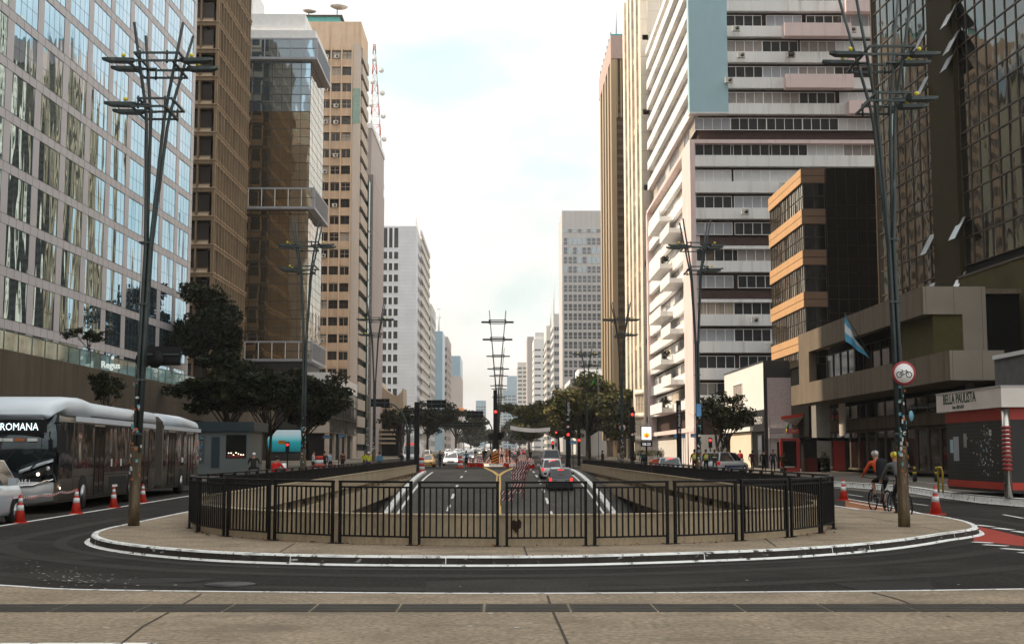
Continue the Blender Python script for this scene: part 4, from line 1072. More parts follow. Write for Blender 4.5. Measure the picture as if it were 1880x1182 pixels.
for k in range(5):
    zt_ = z4(bs[k][1]) ; zb_ = z4(bs[k + 1][0]) if k < 4 else z4(668)
    for i in range(9): W.put(wmesh(1.48, zt_ - zb_ - .02, 2, 2, OG, AGd, fw=.04, mw=.04), FS, .04 + i * 1.49, zb_ + .01, -.08, tilt=.006)
    W.put(wmesh(1.9, zt_ - zb_ - .02, 2, 2, BKG, AGd, fw=.04, mw=.04), FF, .1, zb_ + .01, -.05)
W.done()
b = MB(); z_ = 9
for k in range(13): b.box(X4 + 2.1, 40, Y4 - .005, Y4 + .03, 9 + k * 1.2, 9.03 + k * 1.2, AGd)
for k in range(9): b.box(X4 + 2.1 + k * .9, X4 + 2.13 + k * .9, Y4 - .006, Y4 + .03, 8.2, z4(312), AGd)
b.build('glass_joint', R4, True)

# --- R1: dark glass tower with concrete fin
u1 = Vector((-.0513, 1, 0)).normalized(); n1_ = Vector((-1, -.0513, 0)).normalized()
O1 = Vector((30.7, 100, 0)); F1 = fr(O1, -u1, n1_)    # runs from the far edge towards the camera
def on1(x, y):
    r = ray(x, y); q = O1 - Vector((0, 0, CAMH)); t = q.dot(n1_) / r.dot(n1_); p = r * t + Vector((0, 0, CAMH))
    return (p - O1).dot(-u1), p.z
DTG = glassmat('dark_tower_glass', (.13, .135, .125), .85, .03, wave=.4, wscale=.35, ws=(1, 1, .25), wd=.3); MUL = M('brown_mullion', (.075, .055, .038), .5, metal=.2, var=.1)
FIN = M('olive_concrete', (.045, .036, .018), .85, var=.12, scale=.6); OLW = M('olive_wall', (.085, .072, .03), .85, var=.25, scale=.5); 
R1 = thing('dark_glass_tower', 'tall dark mirror glass tower with brown mullions, olive concrete pier and open sashes', 'building', (30.7, 100, 0))
fa, fb_ = on1(1717, 300)[0], on1(1764, 300)[0]
b = MB(F1); b.box(.05, 45, -25, -.12, 0, 85, DARKI); b.build('wall', R1, True)
b = MB(F1); b.box(fa, fb_, -.1, .3, 0, 85, FIN); b.box(-.1, .12, -25, .15, 0, 85, MUL); b.build('concrete_pier', R1, True)
zsp = [5.0 + k * 3.05 for k in range(26)]
W = Wins(R1)
def cols(a0, a1, st_):
    n = max(1, round((a1 - a0) / st_)); return [(a0 + (a1 - a0) * i / n, (a1 - a0) / n) for i in range(n)]
for z in zsp:
    for a, wd in cols(.12, fa, 1.42):
        W.put(wmesh(wd, 1.95, 1, 1, DTG, MUL, fw=.05), F1, a, z, -.08, tilt=.007); W.put(wmesh(wd, 1.1, 1, 1, DTG, MUL, fw=.05), F1, a, z + 1.95, -.08, tilt=.007)
    for a, wd in cols(fb_, 45, 1.42):
        if z > 12: W.put(wmesh(wd, 1.95, 1, 1, DTG, MUL, fw=.05), F1, a, z, -.08, tilt=.007); W.put(wmesh(wd, 1.1, 1, 1, DTG, MUL, fw=.05), F1, a, z + 1.95, -.08, tilt=.007)
W.done()
b = MB(F1); b.box(fb_ + .02, 45, -.09, .5, 0, 13.3, OLW); b.box(fb_ + .02, 45, .5, .55, 13.3, 13.45, MUL); b.box(fa - .01, fb_ + .01, 1.1, 1.2, 5, 11, OLW); b.build('base_wall', R1, True)
SASH = M('open_sash_glass', (.55, .60, .62), .15, metal=.4, var=0)
for x, y in ((1752, 92), (1700, 55), (1757, 60), (1704, 140), (1752, 12), (1714, 430), (1768, 400), (1769, 500), (1714, 520)):
    a_, z_ = on1(x, y)
    b = MB(F1 @ Matrix.Translation((a_, .02, z_)) @ Matrix.Rotation(R(28), 4, 'X')); b.box(-.6, .6, 0, .03, -1.7, 0, SASH); b.box(-.62, -.58, -.02, .05, -1.72, 0, MUL); b.box(.58, .62, -.02, .05, -1.72, 0, MUL)
    b.build('open_sash', R1, True)

# --- R2: concrete consulate podium
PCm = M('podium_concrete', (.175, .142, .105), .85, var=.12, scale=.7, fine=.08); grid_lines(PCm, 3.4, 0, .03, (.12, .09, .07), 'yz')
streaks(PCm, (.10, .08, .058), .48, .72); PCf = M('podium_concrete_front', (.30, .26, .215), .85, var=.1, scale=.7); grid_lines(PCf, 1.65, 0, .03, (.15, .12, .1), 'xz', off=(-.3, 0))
R2 = thing('concrete_podium_building', 'low brown concrete building with two deep horizontal beams and dark recessed windows', 'building', (24.9, 69, 0))
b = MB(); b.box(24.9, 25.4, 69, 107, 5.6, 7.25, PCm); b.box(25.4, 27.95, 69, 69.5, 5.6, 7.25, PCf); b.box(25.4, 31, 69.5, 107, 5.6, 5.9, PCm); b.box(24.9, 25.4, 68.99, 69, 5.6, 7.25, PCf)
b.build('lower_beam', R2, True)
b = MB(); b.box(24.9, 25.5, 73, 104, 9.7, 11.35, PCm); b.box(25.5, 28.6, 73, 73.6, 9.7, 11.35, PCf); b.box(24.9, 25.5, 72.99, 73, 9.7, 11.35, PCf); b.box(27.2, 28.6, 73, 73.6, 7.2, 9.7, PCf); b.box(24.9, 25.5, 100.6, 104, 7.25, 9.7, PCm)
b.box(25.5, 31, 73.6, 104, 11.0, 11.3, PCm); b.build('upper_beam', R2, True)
b = MB(); b.box(27.6, 31, 74, 104, 7.25, 11, DARKI); b.box(25.5, 27.7, 73.2, 79, 5.9, 9.7, OLW); b.box(27.9, 31, 72, 106, .1, 5.6, DARKI); b.build('wall', R2, True)
W = Wins(R2); FS = fr((27.6, 74, 0), (0, 1, 0), (-1, 0, 0))
for i in range(12): W.put(wmesh(2.1, 2.4, 1, 1, BKG, AGd), FS, 5.2 + i * 2.15, 7.3, .1)
FS = fr((27.7, 64, 0), (0, 1, 0), (-1, 0, 0)); PILm = M('podium_mullion', (.11, .09, .07), .7)  # ground floor mullions in one plain grey-brown
for i in range(18): W.put(wmesh(2.2, 3.0, 1, 1, BKG, PILm, fw=.16), FS, 5.5 + i * 2.25, .3, .1)
for i in range(18): W.put(wmesh(2.2, 1.1, 1, 1, BKG, PILm, fw=.06), FS, 5.5 + i * 2.25, 4.2, .1)
W.done()
b = MB(); b.box(27.3, 27.58, 69, 104, 3.35, 4.15, PCm); b.box(25.1, 26.2, 99.5, 101, .1, 5.6, M('light_pillar', (.22, .205, .185), .8, var=.1)); b.box(27.6, 30, 64, 69, .1, 5.6, DARKI); b.box(27.2, 29, 71.5, 73, .1, 5.6, PILm); b.build('pillar', R2, True)
# arched mirror sign on the shopfront and round shop sign
b = MB(); b.M = Matrix.Translation((26.9, 97, 3.2)); b.box(-.5, -.42, -1.0, .6, -.3, 2.2, LWm); b.build('arched_panel', R2, True)
sg = thing('round_blue_sign', 'small oval blue shop sign hanging behind the right lamp post', 'sign', tuple(PY(1673, 763, 66)))
b = MB(); b.lathe([(.02, -.27), (.09, -.2), (.13, 0), (.09, .2), (.02, .27)], M('sign_blue', (.16, .36, .45), .5, emit=.15), 12); b.build('panel', sg); b = MB(); b.tube([(0, 0, .4), (1.5, .5, .5)], .02, AGf); b.build('bracket', sg)

# Argentine-striped flag
FB = M('flag_blue', (.10, .36, .55), .8, var=.15, scale=2); FWh = M('flag_white', (.62, .66, .68), .8, var=.1, scale=2)
def flag(name, lab, base, tip, cols_, wd, ln, hang):
    rt = thing(name, lab, 'flag', base)
    b = MB(); b.tube([(0, 0, 0), Vector(tip)], .035, AGf, 6); b.build('pole', rt)
    b = MB(); n, m = 12, len(cols_) * 3; T = Vector(tip)
    G = [[None] * (m + 1) for _ in range(n + 1)]
    for i in range(n + 1):
        for j in range(m + 1):
            u_, v_ = i / n, j / m     # u along the flag's length (hangs), v across
            G[i][j] = T - Vector((0, 0, v_ * wd)) + Vector((hang[0] * u_ * ln * (.35 + .65 * v_), .14 * math.sin(u_ * 9 + v_ * 3), hang[1] * u_ * ln * (1 - .25 * v_) ))
    for i in range(n):
        for j in range(m): b.add([G[i][j], G[i + 1][j], G[i + 1][j + 1], G[i][j + 1]], [(0, 1, 2, 3)], cols_[j // 3], True)
    b.build('cloth', rt)
    return rt
q = PY(1551, 575, 84)
flag('national_flag', 'light blue and white striped flag hanging from the brown concrete building', (24.9, 84.3, q.z - 2.6), (q.x - 24.9, -.3, 2.6), [FB, FWh, FB], 1.9, 2.1, (.75, -.75))

# --- white shop with brick end, black box
B1m = M('bright_white_cladding', (.76, .75, .72), .6, var=.05, scale=.6); BKm = M('black_cladding', (.014, .015, .017), .5, var=.1)
BRK = M('white_brick', (.46, .42, .42), .85, var=.1, scale=1.5)
t = BRK.node_tree; p = t.nodes['Principled BSDF']; g_ = t.nodes.new('ShaderNodeNewGeometry'); mp_ = t.nodes.new('ShaderNodeMapping'); mp_.inputs['Rotation'].default_value = (R(90), 0, 0); t.links.new(g_.outputs['Position'], mp_.inputs[0])
bt = t.nodes.new('ShaderNodeTexBrick'); bt.inputs['Scale'].default_value = 2.4; bt.inputs['Color1'].default_value = (.62, .57, .57, 1); bt.inputs['Color2'].default_value = (.50, .46, .46, 1); bt.inputs['Mortar'].default_value = (.30, .27, .275, 1); bt.inputs['Mortar Size'].default_value = .035; bt.inputs['Brick Width'].default_value = .55; bt.inputs['Row Height'].default_value = .22
t.links.new(mp_.outputs[0], bt.inputs[0]); t.links.new(bt.outputs[0], p.inputs['Base Color'])
X5, Y5 = 24.4, 115.7
S5 = thing('white_corner_shop', 'two storey white clad shop with black signboard and white brick end wall', 'shop', (X5, Y5, 0))
b = MB(); b.box(X5 + .1, 40, Y5 + .1, 136, .1, 9.9, DARKI); b.build('wall', S5, True)
b = MB(); b.box(X5, X5 + .12, Y5 + .02, 136, 5.6, 10.0, B1m); b.box(X5 - .05, 40, Y5, 136.1, 10.0, 10.12, AGf)
b.box(X5 - .3, X5, 121, 135.8, 3.7, 4.1, B1m); b.build('white_cladding', S5, True)
b = MB(); b.box(X5 - .01, 33, Y5 - .06, Y5 + .1, 8.55, 10.05, BKm); b.box(X5 - .01, X5 + .3, Y5 - .03, Y5 + .1, .1, 8.54, BKm); b.box(X5 - .02, X5 + .1, Y5 + .1, 121, 3.6, 5.6, BKm); b.build('black_fascia', S5, True)
b = MB(); b.box(X5 + .31, 33, Y5 - .02, Y5 + .1, 2.6, 8.54, BRK); b.box(X5 + .31, X5 + 1.1, Y5 - .02, Y5 + .1, .1, 2.6, BRK); b.box(X5 + .35, 33, Y5 - .3, Y5 - .02, 2.9, 3.9, BRK); b.build('brick_wall', S5, True)
b = MB(); b.box(X5 - .02, X5 + .1, 122, 133, .1, 3.6, M('cream_shutter', (.72, .63, .50), .7, var=.08)); b.build('shutter', S5, True)
W = Wins(S5); FS = fr((X5, Y5, 0), (0, 1, 0), (-1, 0, 0)); W.put(wmesh(4.6, 2.6, 2, 1, BL3, B1m), FS, 10.2, 6.0, .02); W.put(wmesh(2.4, 2.9, 1, 1, DKG, BKm), FS, 1.0, .4, .02); W.done(name='shop_window')
text('CINERO', M('sign_white', (.7, .7, .68), .5, var=0), 1.0, Matrix.Translation(-S5.location) @ tmat((X5 - .06, 118.2, 4.3), (-1, 0, 0)), 'lettering', S5)
AW = M('red_awning', (.50, .055, .035), .6, var=.1); 
aw = thing('red_awning', 'slanting red awning with grey underside on the white brick wall', 'awning', (27.5, Y5, 5))
p0, p1, p2, p3 = PY(1434, 764, 111), PY(1473, 759, 111), PY(1508, 768, Y5 - .35), PY(1475, 781, Y5 - .35)
b = MB(); o_ = aw.location; th_ = Vector((0, 0, .28))
b.add([p0 - o_, p1 - o_, p2 - o_, p3 - o_], [(0, 1, 2, 3)], AW)
b.add([p0 - o_ - th_, p1 - o_ - th_, p2 - o_ - th_, p3 - o_ - th_], [(3, 2, 1, 0)], BL1)
for a_, c_ in ((p0, p1), (p1, p2), (p2, p3), (p3, p0)): b.add([a_ - o_, c_ - o_, c_ - o_ - th_, a_ - o_ - th_], [(0, 1, 2, 3)], AW)
b.build('canopy', aw)
rs = thing('red_shop_sign', 'small red lettered sign over the entrance with a green parrot figure on its left corner', 'sign', tuple(PY(1460, 791, 113)))
b = MB(); b.box(-.75, .75, 0, .1, -.2, .2, M('sign_red', (.36, .03, .025), .5, emit=.1)); b.build('board', rs)
text('CIRETTE', M('sign_white', (.7, .7, .68), .5, var=0), .3, tmat((0, -.02, -.1), (0, -1, 0)), 'lettering', rs)
b = MB(); PG = M('parrot_green', (.03, .10, .05), .6); b.ball((-.7, -.05, .35), (.13, .12, .22), PG); b.ball((-.62, -.05, .58), (.1, .1, .1), PG); b.tube([(-.75, -.05, .2), (-.85, -.05, -.2)], [.06, .02], M('parrot_yellow', (.6, .4, .05), .6)); b.build('parrot_figure', rs)
b = MB(); 
for q in range(16): b.box(-2.3 + q * .1, -2.28 + q * .1, .02, .04, -.15, .15, AGf)
b.box(-2.3, -.76, .01, .05, .15, .18, AGf); b.box(-2.3, -.76, .01, .05, -.18, -.15, AGf); b.box(-2.3, -2.26, .01, .05, -3, 1.0, AGf); b.box(.76, 2.3, 0, .05, .15, .19, CW); b.build('frame', rs)

# --- red hoarding kiosk
HR = M('hoarding_red', (.26, .018, .015), .5, var=.15, scale=2)
hk = thing('red_snack_kiosk', 'dark kiosk with red end panels on the right pavement below the brick wall', 'kiosk', (22.2, 99.5, .1))
b = MB(); b.box(0, 1.55, 0, .3, 0, 2.65, HR); b.build('red_panel', hk); b = MB(); b.box(.2, 1.25, -.03, -.002, .35, 2.45, BKG); b.box(.3, 1.1, -.05, -.031, .38, .43, CW); b.build('poster_glass', hk)
b = MB(); b.box(1.56, 5.6, .0, 2.5, 2.45, 2.7, DARKI); b.box(1.9, 3.6, .02, 1.2, 0, 2.44, DARKI); b.box(1.9, 3.9, 0, .02, 0, 1.1, M('dark_red_counter', (.07, .015, .012), .6)); b.build('stall', hk)
b = MB(); b.box(4.2, 5.1, -.05, .4, .1, 2.44, HR); b.build('red_panel', hk); b = MB(); b.box(5.12, 5.6, 0, 2, 0, 2.44, BKm); b.build('side_panel', hk)

# --- newsstand
NS = thing('newsstand', 'black and red newsstand with white lettered roof band at the right edge of the picture', 'kiosk', (17.1, 42.3, .1))
NB = M('newsstand_black', (.018, .017, .015), .5, var=.5, scale=.8); NW = M('newsstand_white', (.72, .66, .61), .5, var=.12, scale=.8); blend_spots(NW, (.45, .36, .28), 1.2, .6, .75); NR = M('newsstand_red', (.42, .035, .02), .5, var=.15)
b = MB(); b.box(0, 3.2, .0, 5.7, .15, 3.0, NB); b.build('body', NS)
b = MB()
for k in range(15): b.box(-.014, 3.2, .1, 5.6, .56 + k * .137, .575 + k * .137, M('shutter_rib', (.05, .048, .043), .5, var=.2))
b.build('shutter_ribs', NS)
b = MB(); b.box(-.02, 3.2, -.02, 5.72, 2.62, 3.02, NR); b.box(-.02, 3.2, -.02, 5.72, .25, .5, NR); b.build('red_band', NS)
b = MB(); b.box(-.25, 3.6, -.3, 6.0, 3.03, 3.72, NW); b.box(-.28, 3.63, -.33, 6.03, 3.72, 3.76, AP); b.build('roof_band', NS)
text('BELLA PAULISTA', M('lettering_green', (.03, .06, .045), .6, var=0), .52, tmat((-.26, 3.6, 3.32), (-1, 0, 0)), 'lettering', NS, sx=.86, depth=.008, bold=.004)
text('Fone: 3862-6554', M('lettering_green', (.03, .06, .045), .6, var=0), .17, tmat((-.26, 3.7, 3.12), (-1, 0, 0)), 'lettering', NS, depth=.008)
b = MB(); b.lathe([(.13, 0), (.13, 3.0)], M('chrome_pole', (.5, .48, .44), .25, metal=.9), 14, (-.05, -.1, 0))
for k in range(11): b.lathe([(.15, .0), (.16, .05), (.15, .1)], HR, 14, (-.05, -.1, .9 + k * .14))
b.build('corner_column', NS)
for k_, (y_, z_, h_, m_) in enumerate(((4.4, 1.2, .9, BL1), (5.0, 1.5, .5, RBL), (3.6, 1.7, .5, BL3))): b = MB(); b.box(-.022, -.016, y_, y_ + h_ * .62, z_, z_ + h_, m_); b.build('poster', NS)
b = MB()  # small stickers scattered over the shutter
for q in range(90):
    y_ = rnd.gauss(2.0, .55); z_ = rnd.gauss(1.5, .45); s_ = rnd.uniform(.02, .07)
    if .6 < z_ < 2.5: b.box(-.012, -.004, y_, y_ + s_, z_, z_ + s_ * rnd.uniform(.4, 1.5), rnd.choice((NW, BL1, RBL)))
b.box(-.012, -.003, 1.3, 1.5, 2.1, 2.3, NW); tag(b.build('newsstand_stickers', NS), kind='stuff')
bk = MB(); bk.box(17.5, 34, 46, 62, 3.2, 6.6, M('grey_service_block', (.13, .13, .13), .8)); bk.box(30, 31, 46, 62, .1, 3.2, M('grey_service_block', (.13, .13, .13), .8)); bk.box(17.3, 34, 45.8, 62.2, 6.6, 6.75, CW)
# grey service building behind it
gs = thing('grey_service_block', 'small grey block with white coping behind the newsstand', 'building', (27, 58, 0)); b = MB(); b.box(24.6, 34, 56, 62, .1, 6.2, M('grey_service_block', (.10, .10, .10), .8)); b.build('wall', gs, True); b = MB(); b.box(24.5, 34, 55.9, 62, 6.2, 6.4, CW); b.build('coping', gs, True)
yb = thing('yellow_hoop', 'small yellow steel hoop barrier beside the newsstand', 'hoop barrier', (16.75, 47.6, .1)); b = MB(); b.tube([(0, 0, 0), (0, 0, .8), (0, .12, .95), (0, .4, .95), (0, .5, .8), (0, .5, 0)], .04, M('hoop_yellow', (.55, .36, .03), .5)); b.build('hoop', yb)
# unseen tall slab added on the left to shade the crossing
OS = thing('added_shading_slab', 'tall plain unseen slab added behind the glass office block to shade the crossing', 'building', (-78, 20, 0)); b = MB(); b.box(-95, -62, -60, 103, 0, 185, GWc); b.build('wall', OS, True)
W = Wins(OS)
for k in range(12):
    for i in range(8): W.put(wmesh(8, 5, 4, 1, FG, CW), fr((-62, -50, 0), (0, 1, 0), (1, 0, 0)), i * 12, 8 + k * 9, .05)
W.done()
# ================================================================ lamp posts
LPm = M('lamp_steel', (.045, .06, .06), .45, metal=.4, var=.3, scale=2); LPb = M('lamp_base_brown', (.13, .095, .055), .5, metal=.3, var=.6, scale=3, stretch=(1, 1, .25))
blend_spots(LPb, (.05, .035, .02), 5, .45, .6, stretch=(1, 1, .15)); blend_spots(LPb, (.30, .22, .12), 9, .62, .7, stretch=(1, 1, .3)); blend_spots(LPm, (.13, .14, .13), 7, .6, .7, stretch=(1, 1, .25))
BALL = M('photocell_yellow', (.75, .62, .04), .5, var=0); STK = [M('sticker_white', (.55, .55, .52), .7, var=.1), M('sticker_teal', (.12, .30, .36), .7, var=.1), M('sticker_orange', (.35, .12, .05), .7, var=.1)]
def lamp(name, lab, x, y, z=0., flip=1, H=11.3, s=1., lean=(0, 0), group=None, seed=1, stickers=True, lower=1):
    rn = random.Random(seed); rt = thing(name, lab, 'street lamp', (x, y, z), group=group)
    b = MB(); b.lathe([(.13, 0), (.125, .5), (.115, 1.7), (.12, 1.72), (.10, 1.75)], LPb, 14); b.build('base_sleeve', rt)
    if stickers:
        b = MB()
        for q in range(36):
            a = rn.uniform(-2.7, -.4); zz = rn.triangular(.8, 3.2, 1.9); r = .135 if zz < 1.75 else .112; ww = rn.uniform(.03, .07); hh = rn.uniform(.03, .09)
            b.add([((r + .006) * math.cos(a + d_), (r + .006) * math.sin(a + d_), zz + e_) for d_, e_ in ((-ww / r / 2, 0), (ww / r / 2, 0), (ww / r / 2, hh), (-ww / r / 2, hh))], [(0, 1, 2, 3)], rn.choice(STK))
        b.build('sticker', rt)
    zf = 6.3; zt_ = H; hw, hd = .52, .42
    for sx in (-1, 1):
        for sy in (-1, 1):
            b = MB(); lx, ly = lean
            P = [(sx * .05 + lx * (zz / H) ** 1.5, sy * .05 if zz < 7 else sy * q * .85, zz) if zz < 7 else (sx * q + lx * (zz / H) ** 1.5, sy * q * .85, zz) for zz, q in ((1.6, 0), (4, 0), (6.2, 0), (7.2, .10), (9.0, .19), (9.4, .23), (10.4, .40), (H, .40 + (H - 10.4) * .17))]
            b.tube(P, [.044, .044, .044, .04, .038, .038, .036, .033], LPm, 8); b.build('pole_tube', rt)
    b = MB()
    b = None
    for zz in (2.0, 3.2, 4.9, 6.3): b = MB(); b.box(-.12 + lean[0] * .2, .12 + lean[0] * .2, -.11, .11, zz, zz + .04, LPm); b.build('clamp', rt)
    for lv, (t_, ww, dd) in enumerate((((9.4 - zf) / (H - zf), .40, .58), ((10.42 - zf) / (H - zf), .52, .68))):
        zz = (9.4, 10.42)[lv]; ox = lean[0] * (zz / H) ** 1.5
        for k, off in enumerate((-.09, .09)):
            b = MB(); o2 = off * .8
            for x0, x1, y0, y1 in ((-ww, ww, -dd, -dd + .045), (-ww, ww, dd - .045, dd), (-ww, -ww + .045, -dd + .045, dd - .045), (ww - .045, ww, -dd + .045, dd - .045)): b.box(x0 + o2 + ox, x1 + o2 + ox, y0, y1, zz + off, zz + off + .045, LPm)
            b.build('ring_frame', rt)
        b = MB()
        for x0 in (-.3, .3):
            for y0 in (-dd + .03, dd - .03): b.tube([(x0 + ox, y0, zz - .12), (x0 + ox, y0, zz + .17)], .025, LPm, 6)
        b.build('bracket', rt)
        sides = (-1, 1) if lv else ((-flip,) if lower else ())
        for sd_ in sides:
            for yy in (-.35, .28):
                b = MB(); x0 = sd_ * ww + ox; b.loft([[(x0 + sd_ * t2 * .72, yy - w2, zz + .01 + r2 * .7), (x0 + sd_ * t2 * .72, yy + w2, zz + .01 + r2 * .7), (x0 + sd_ * t2 * .72, yy + w2, zz + .075 + r2 * .4), (x0 + sd_ * t2 * .72, yy - w2, zz + .075 + r2 * .4)] for t2, w2, r2 in ((0, .06, .0), (.15, .13, -.04), (.8, .12, -.02), (1, .05, .04))], LPm, False)
                b.tube([(x0, yy, zz + .03), (x0 - sd_ * .3, yy, zz + .03)], .03, LPm, 6)
                o = b.build('luminaire', rt); c = MB(); c.ball((x0 + sd_ * .25, yy, zz + .15), .05, BALL); c.build('photocell', o)
    return rt
lamp('street_lamp', 'tall street lamp at the left end of the near railing, stickers on its base', -8.1, 28.1, 0, 1, H=11.3, lean=(.35, 0), seed=3)
lamp('street_lamp', 'tall four tube street lamp at the right carrying the bicycle sign', 8.8, 27.5, 0, -1, H=12.2, lean=(-.26, 0), seed=5)
GRP = 'tall tube street lamps along the sunken ramp'
for i, (x, y, fl, lb) in enumerate(((-8.35, 53.5, 1, 'second tube street lamp on the left, in front of the dark trees'), (-8.35, 83.5, 1, 'third tube street lamp on the left, in front of the ribbed wall building'), (8.45, 53.5, -1, 'second tube street lamp on the right, before the white apartment block'), (8.1, 83.5, -1, 'third tube street lamp on the right, before the gold finned tower'), (7.8, 113, -1, 'fourth tube street lamp on the right, in front of the street trees'))):
    lamp('street_lamp', lb, x, y, 0, fl, H=11.6, group=GRP, seed=20 + i, stickers=i < 4)
# centre posts: taller, four levels of frames
def centre_lamp(lab, y, sc_):
    rt = thing('centre_lamp', lab, 'street lamp', (-.3, y, gz(y)), group='tall four level lamps down the median')
    for sx in (-1, 1):
        for sy in (-1, 1):
            b = MB(); b.tube([(sx * .07, sy * .07, 0), (sx * .1, sy * .1, 8), (sx * .95, sy * .8, 17.6)], [.09, .08, .06], LPm, 6); b.build('pole_tube', rt)
    for zz, ww in ((16.2, 1.0), (14.2, .85)):
        b = MB()
        for off in (0, .25):
            for x0, x1, y0, y1 in ((-ww, ww, -.9, -.8), (-ww, ww, .8, .9), (-ww, -ww + .1, -.8, .8), (ww - .1, ww, -.8, .8)): b.box(x0, x1, y0, y1, zz + off, zz + off + .09, LPm)
        b.build('ring_frame', rt)
        for sd_ in (-1, 1): b = MB(); b.box(sd_ * ww, sd_ * (ww + .85), -.4, .4, zz + .05, zz + .2, LPm); b.build('luminaire', rt)
for y, lb in ((143, 'nearest of the tall median lamps, rising over the cyclists'), (198, 'second of the tall median lamps, lined up behind the nearest'), (254, 'third of the tall median lamps down the avenue'), (312, 'fourth of the tall median lamps down the avenue'), (372, 'farthest of the tall median lamps in view')): centre_lamp(lb, y, 1)

# ================================================================ signs and signals
SGB = M('sign_back_black', (.014, .014, .015), .6, var=.1); SGR = M('sign_rim_red', (.35, .03, .04), .5, var=0); SGW = M('sign_face_white', (.78, .76, .76), .6, var=.05); BKs = M('sign_black', (.01, .01, .01), .6, var=0)
bs_ = thing('bicycle_sign', 'round white bicycle sign with dark red rim on the right lamp post', 'road sign', (8.82, 27.32, 0))
c = PY(1660, 685, 27.3); cz_ = c.z; cx_ = c.x - 8.82
b = MB(); b.disc((cx_, 0, cz_), (0, 1, 0), .262, .02, SGR, 40); b.build('rim', bs_)
b = MB(); b.disc((cx_, -.011, cz_), (0, 1, 0), .212, .006, SGW, 40); b.build('face', bs_)
b = MB(); k = .115
def ringxz(mb, cx0, cz0, r, th, mat, y0=-.017, n=24):
    for i in range(n):
        a, d = 2 * math.pi * i / n, 2 * math.pi * (i + 1) / n
        mb.add([(cx0 + (r - th) * math.cos(a), y0, cz0 + (r - th) * math.sin(a)), (cx0 + (r + th) * math.cos(a), y0, cz0 + (r + th) * math.sin(a)), (cx0 + (r + th) * math.cos(d), y0, cz0 + (r + th) * math.sin(d)), (cx0 + (r - th) * math.cos(d), y0, cz0 + (r - th) * math.sin(d))], [(0, 1, 2, 3)], mat)
for sx in (-1, 1): ringxz(b, cx_ + sx * .105, cz_ - .03, .06, .009, BKs)
def barxz(mb, x0, z0, x1, z1, th, mat, y0=-.018): 
    d = Vector((x1 - x0, z1 - z0)).normalized() * th; mb.add([(x0 - d.y, y0, z0 + d.x), (x1 - d.y, y0, z1 + d.x), (x1 + d.y, y0, z1 - d.x), (x0 + d.y, y0, z0 - d.x)], [(0, 1, 2, 3)], mat)
for x0, z0, x1, z1 in ((-.105, -.03, -.03, .045), (-.03, .045, .07, .045), (.105, -.03, .06, .065), (-.105, -.03, -.005, -.035), (-.005, -.035, -.045, .065), (-.005, -.035, .07, .045), (-.065, .068, -.025, .068), (.035, .075, .065, .068)): barxz(b, cx_ + x0, cz_ + z0, cx_ + x1, cz_ + z1, .006, BKs)
b.build('bicycle_symbol', bs_)
# direction sign seen from behind on the left lamp
ds = thing('direction_sign', 'black back of a road direction sign fixed to the left lamp post', 'road sign', (-8.1, 28.1, 0))
q0, q1 = PY(270, 671, 28.0), PY(333, 636, 28.0)
b = MB(); b.box(q0.x + 8.1, q1.x + 8.1, -.14, -.11, q0.z, q1.z, SGB); b.build('panel', ds)
b = MB(); zz = (q0.z + q1.z) / 2; b.box(q0.x + 8.1, q1.x + 8.08, -.18, -.145, zz + .02, zz + .05, LPm); b.box(q0.x + 8.1, q1.x + 8.08, -.18, -.145, zz - .15, zz - .13, SGB); b.build('rail', ds)
for i, (px, py) in enumerate(((257, 659), (288, 660))):
    rr = thing('round_sign', ('left', 'right')[i] + ' one of two round black sign backs on the left lamp post', 'road sign', (-8.1, 28.1, 0)); c = PY(px, py, 28.0)
    b = MB(); b.disc((c.x + 8.1, -.2 if i else .14, c.z), (.35, 1, 0), .2, .015, SGB, 28); b.build('panel', rr)
SIGR = M('signal_red_light', (1.0, .04, .03), .5, var=0, emit=1.3); SIGO = M('head_light', (1.0, .8, .55), .5, var=0, emit=4); DSm = M('sign_dark_face', (.02, .025, .03), .6, var=.3, scale=2)
def arm_sign(name, lab, post, armz, x_to, pw, ph, Y, lines=1):
    rt = thing(name, lab, 'road sign', (post, Y, gz(Y) + .1))
    b = MB(); s_ = 1 if x_to > post else -1; P = [(0, 0, 0), (0, 0, armz - 2.6)] + [(s_ * (1.9 - 1.9 * math.cos(t)), 0, armz - 2.6 + 2.6 * math.sin(t)) for t in (.4, .8, 1.2, 1.5)] + [(x_to - post, 0, armz)]
    b.tube(P, [.12, .1] + [.075] * 4 + [.06], LPm, 8); b.build('post', rt)
    b = MB(); xe = x_to - post; b.box(xe - s_ * pw, xe, -.09, -.065, armz - ph / 2, armz + ph / 2, SGB); b.build('panel', rt)
    b = MB(); b.box(xe - s_ * pw, xe, -.12, -.092, armz - .04, armz + .04, LPm)
    for q in (.25, .75): b.box(xe - s_ * pw * q - .03, xe - s_ * pw * q + .03, -.13, -.1, armz - ph / 2, armz + ph / 2, LPm)
    b.build('rail', rt); return rt
def atx(px, Y): return PY(px, 831, Y).x
arm_sign('overhead_sign', 'left of two black overhead signs on curved arms above the ramp end', atx(748, 109), PY(697, 741, 109).z, atx(680, 109), (714 - 680) / 21.1, .68, 109)
arm_sign('overhead_sign', 'right of two black overhead signs on curved arms above the ramp end', atx(751, 109.5), PY(800, 743, 109.5).z, atx(818, 109), (818 - 783) / 21.1, .68, 109.5)
arm_sign('overhead_sign', 'black overhead sign with white back rails beside the centre column', atx(905, 150), PY(872, 765, 150).z, atx(857, 150), 30 / 15.3, .8, 150)
arm_sign('overhead_sign', 'long dark overhead sign across the left carriageway below the trees', atx(901, 175), PY(860, 785, 175).z, atx(812, 175), 5.6, .55, 175)
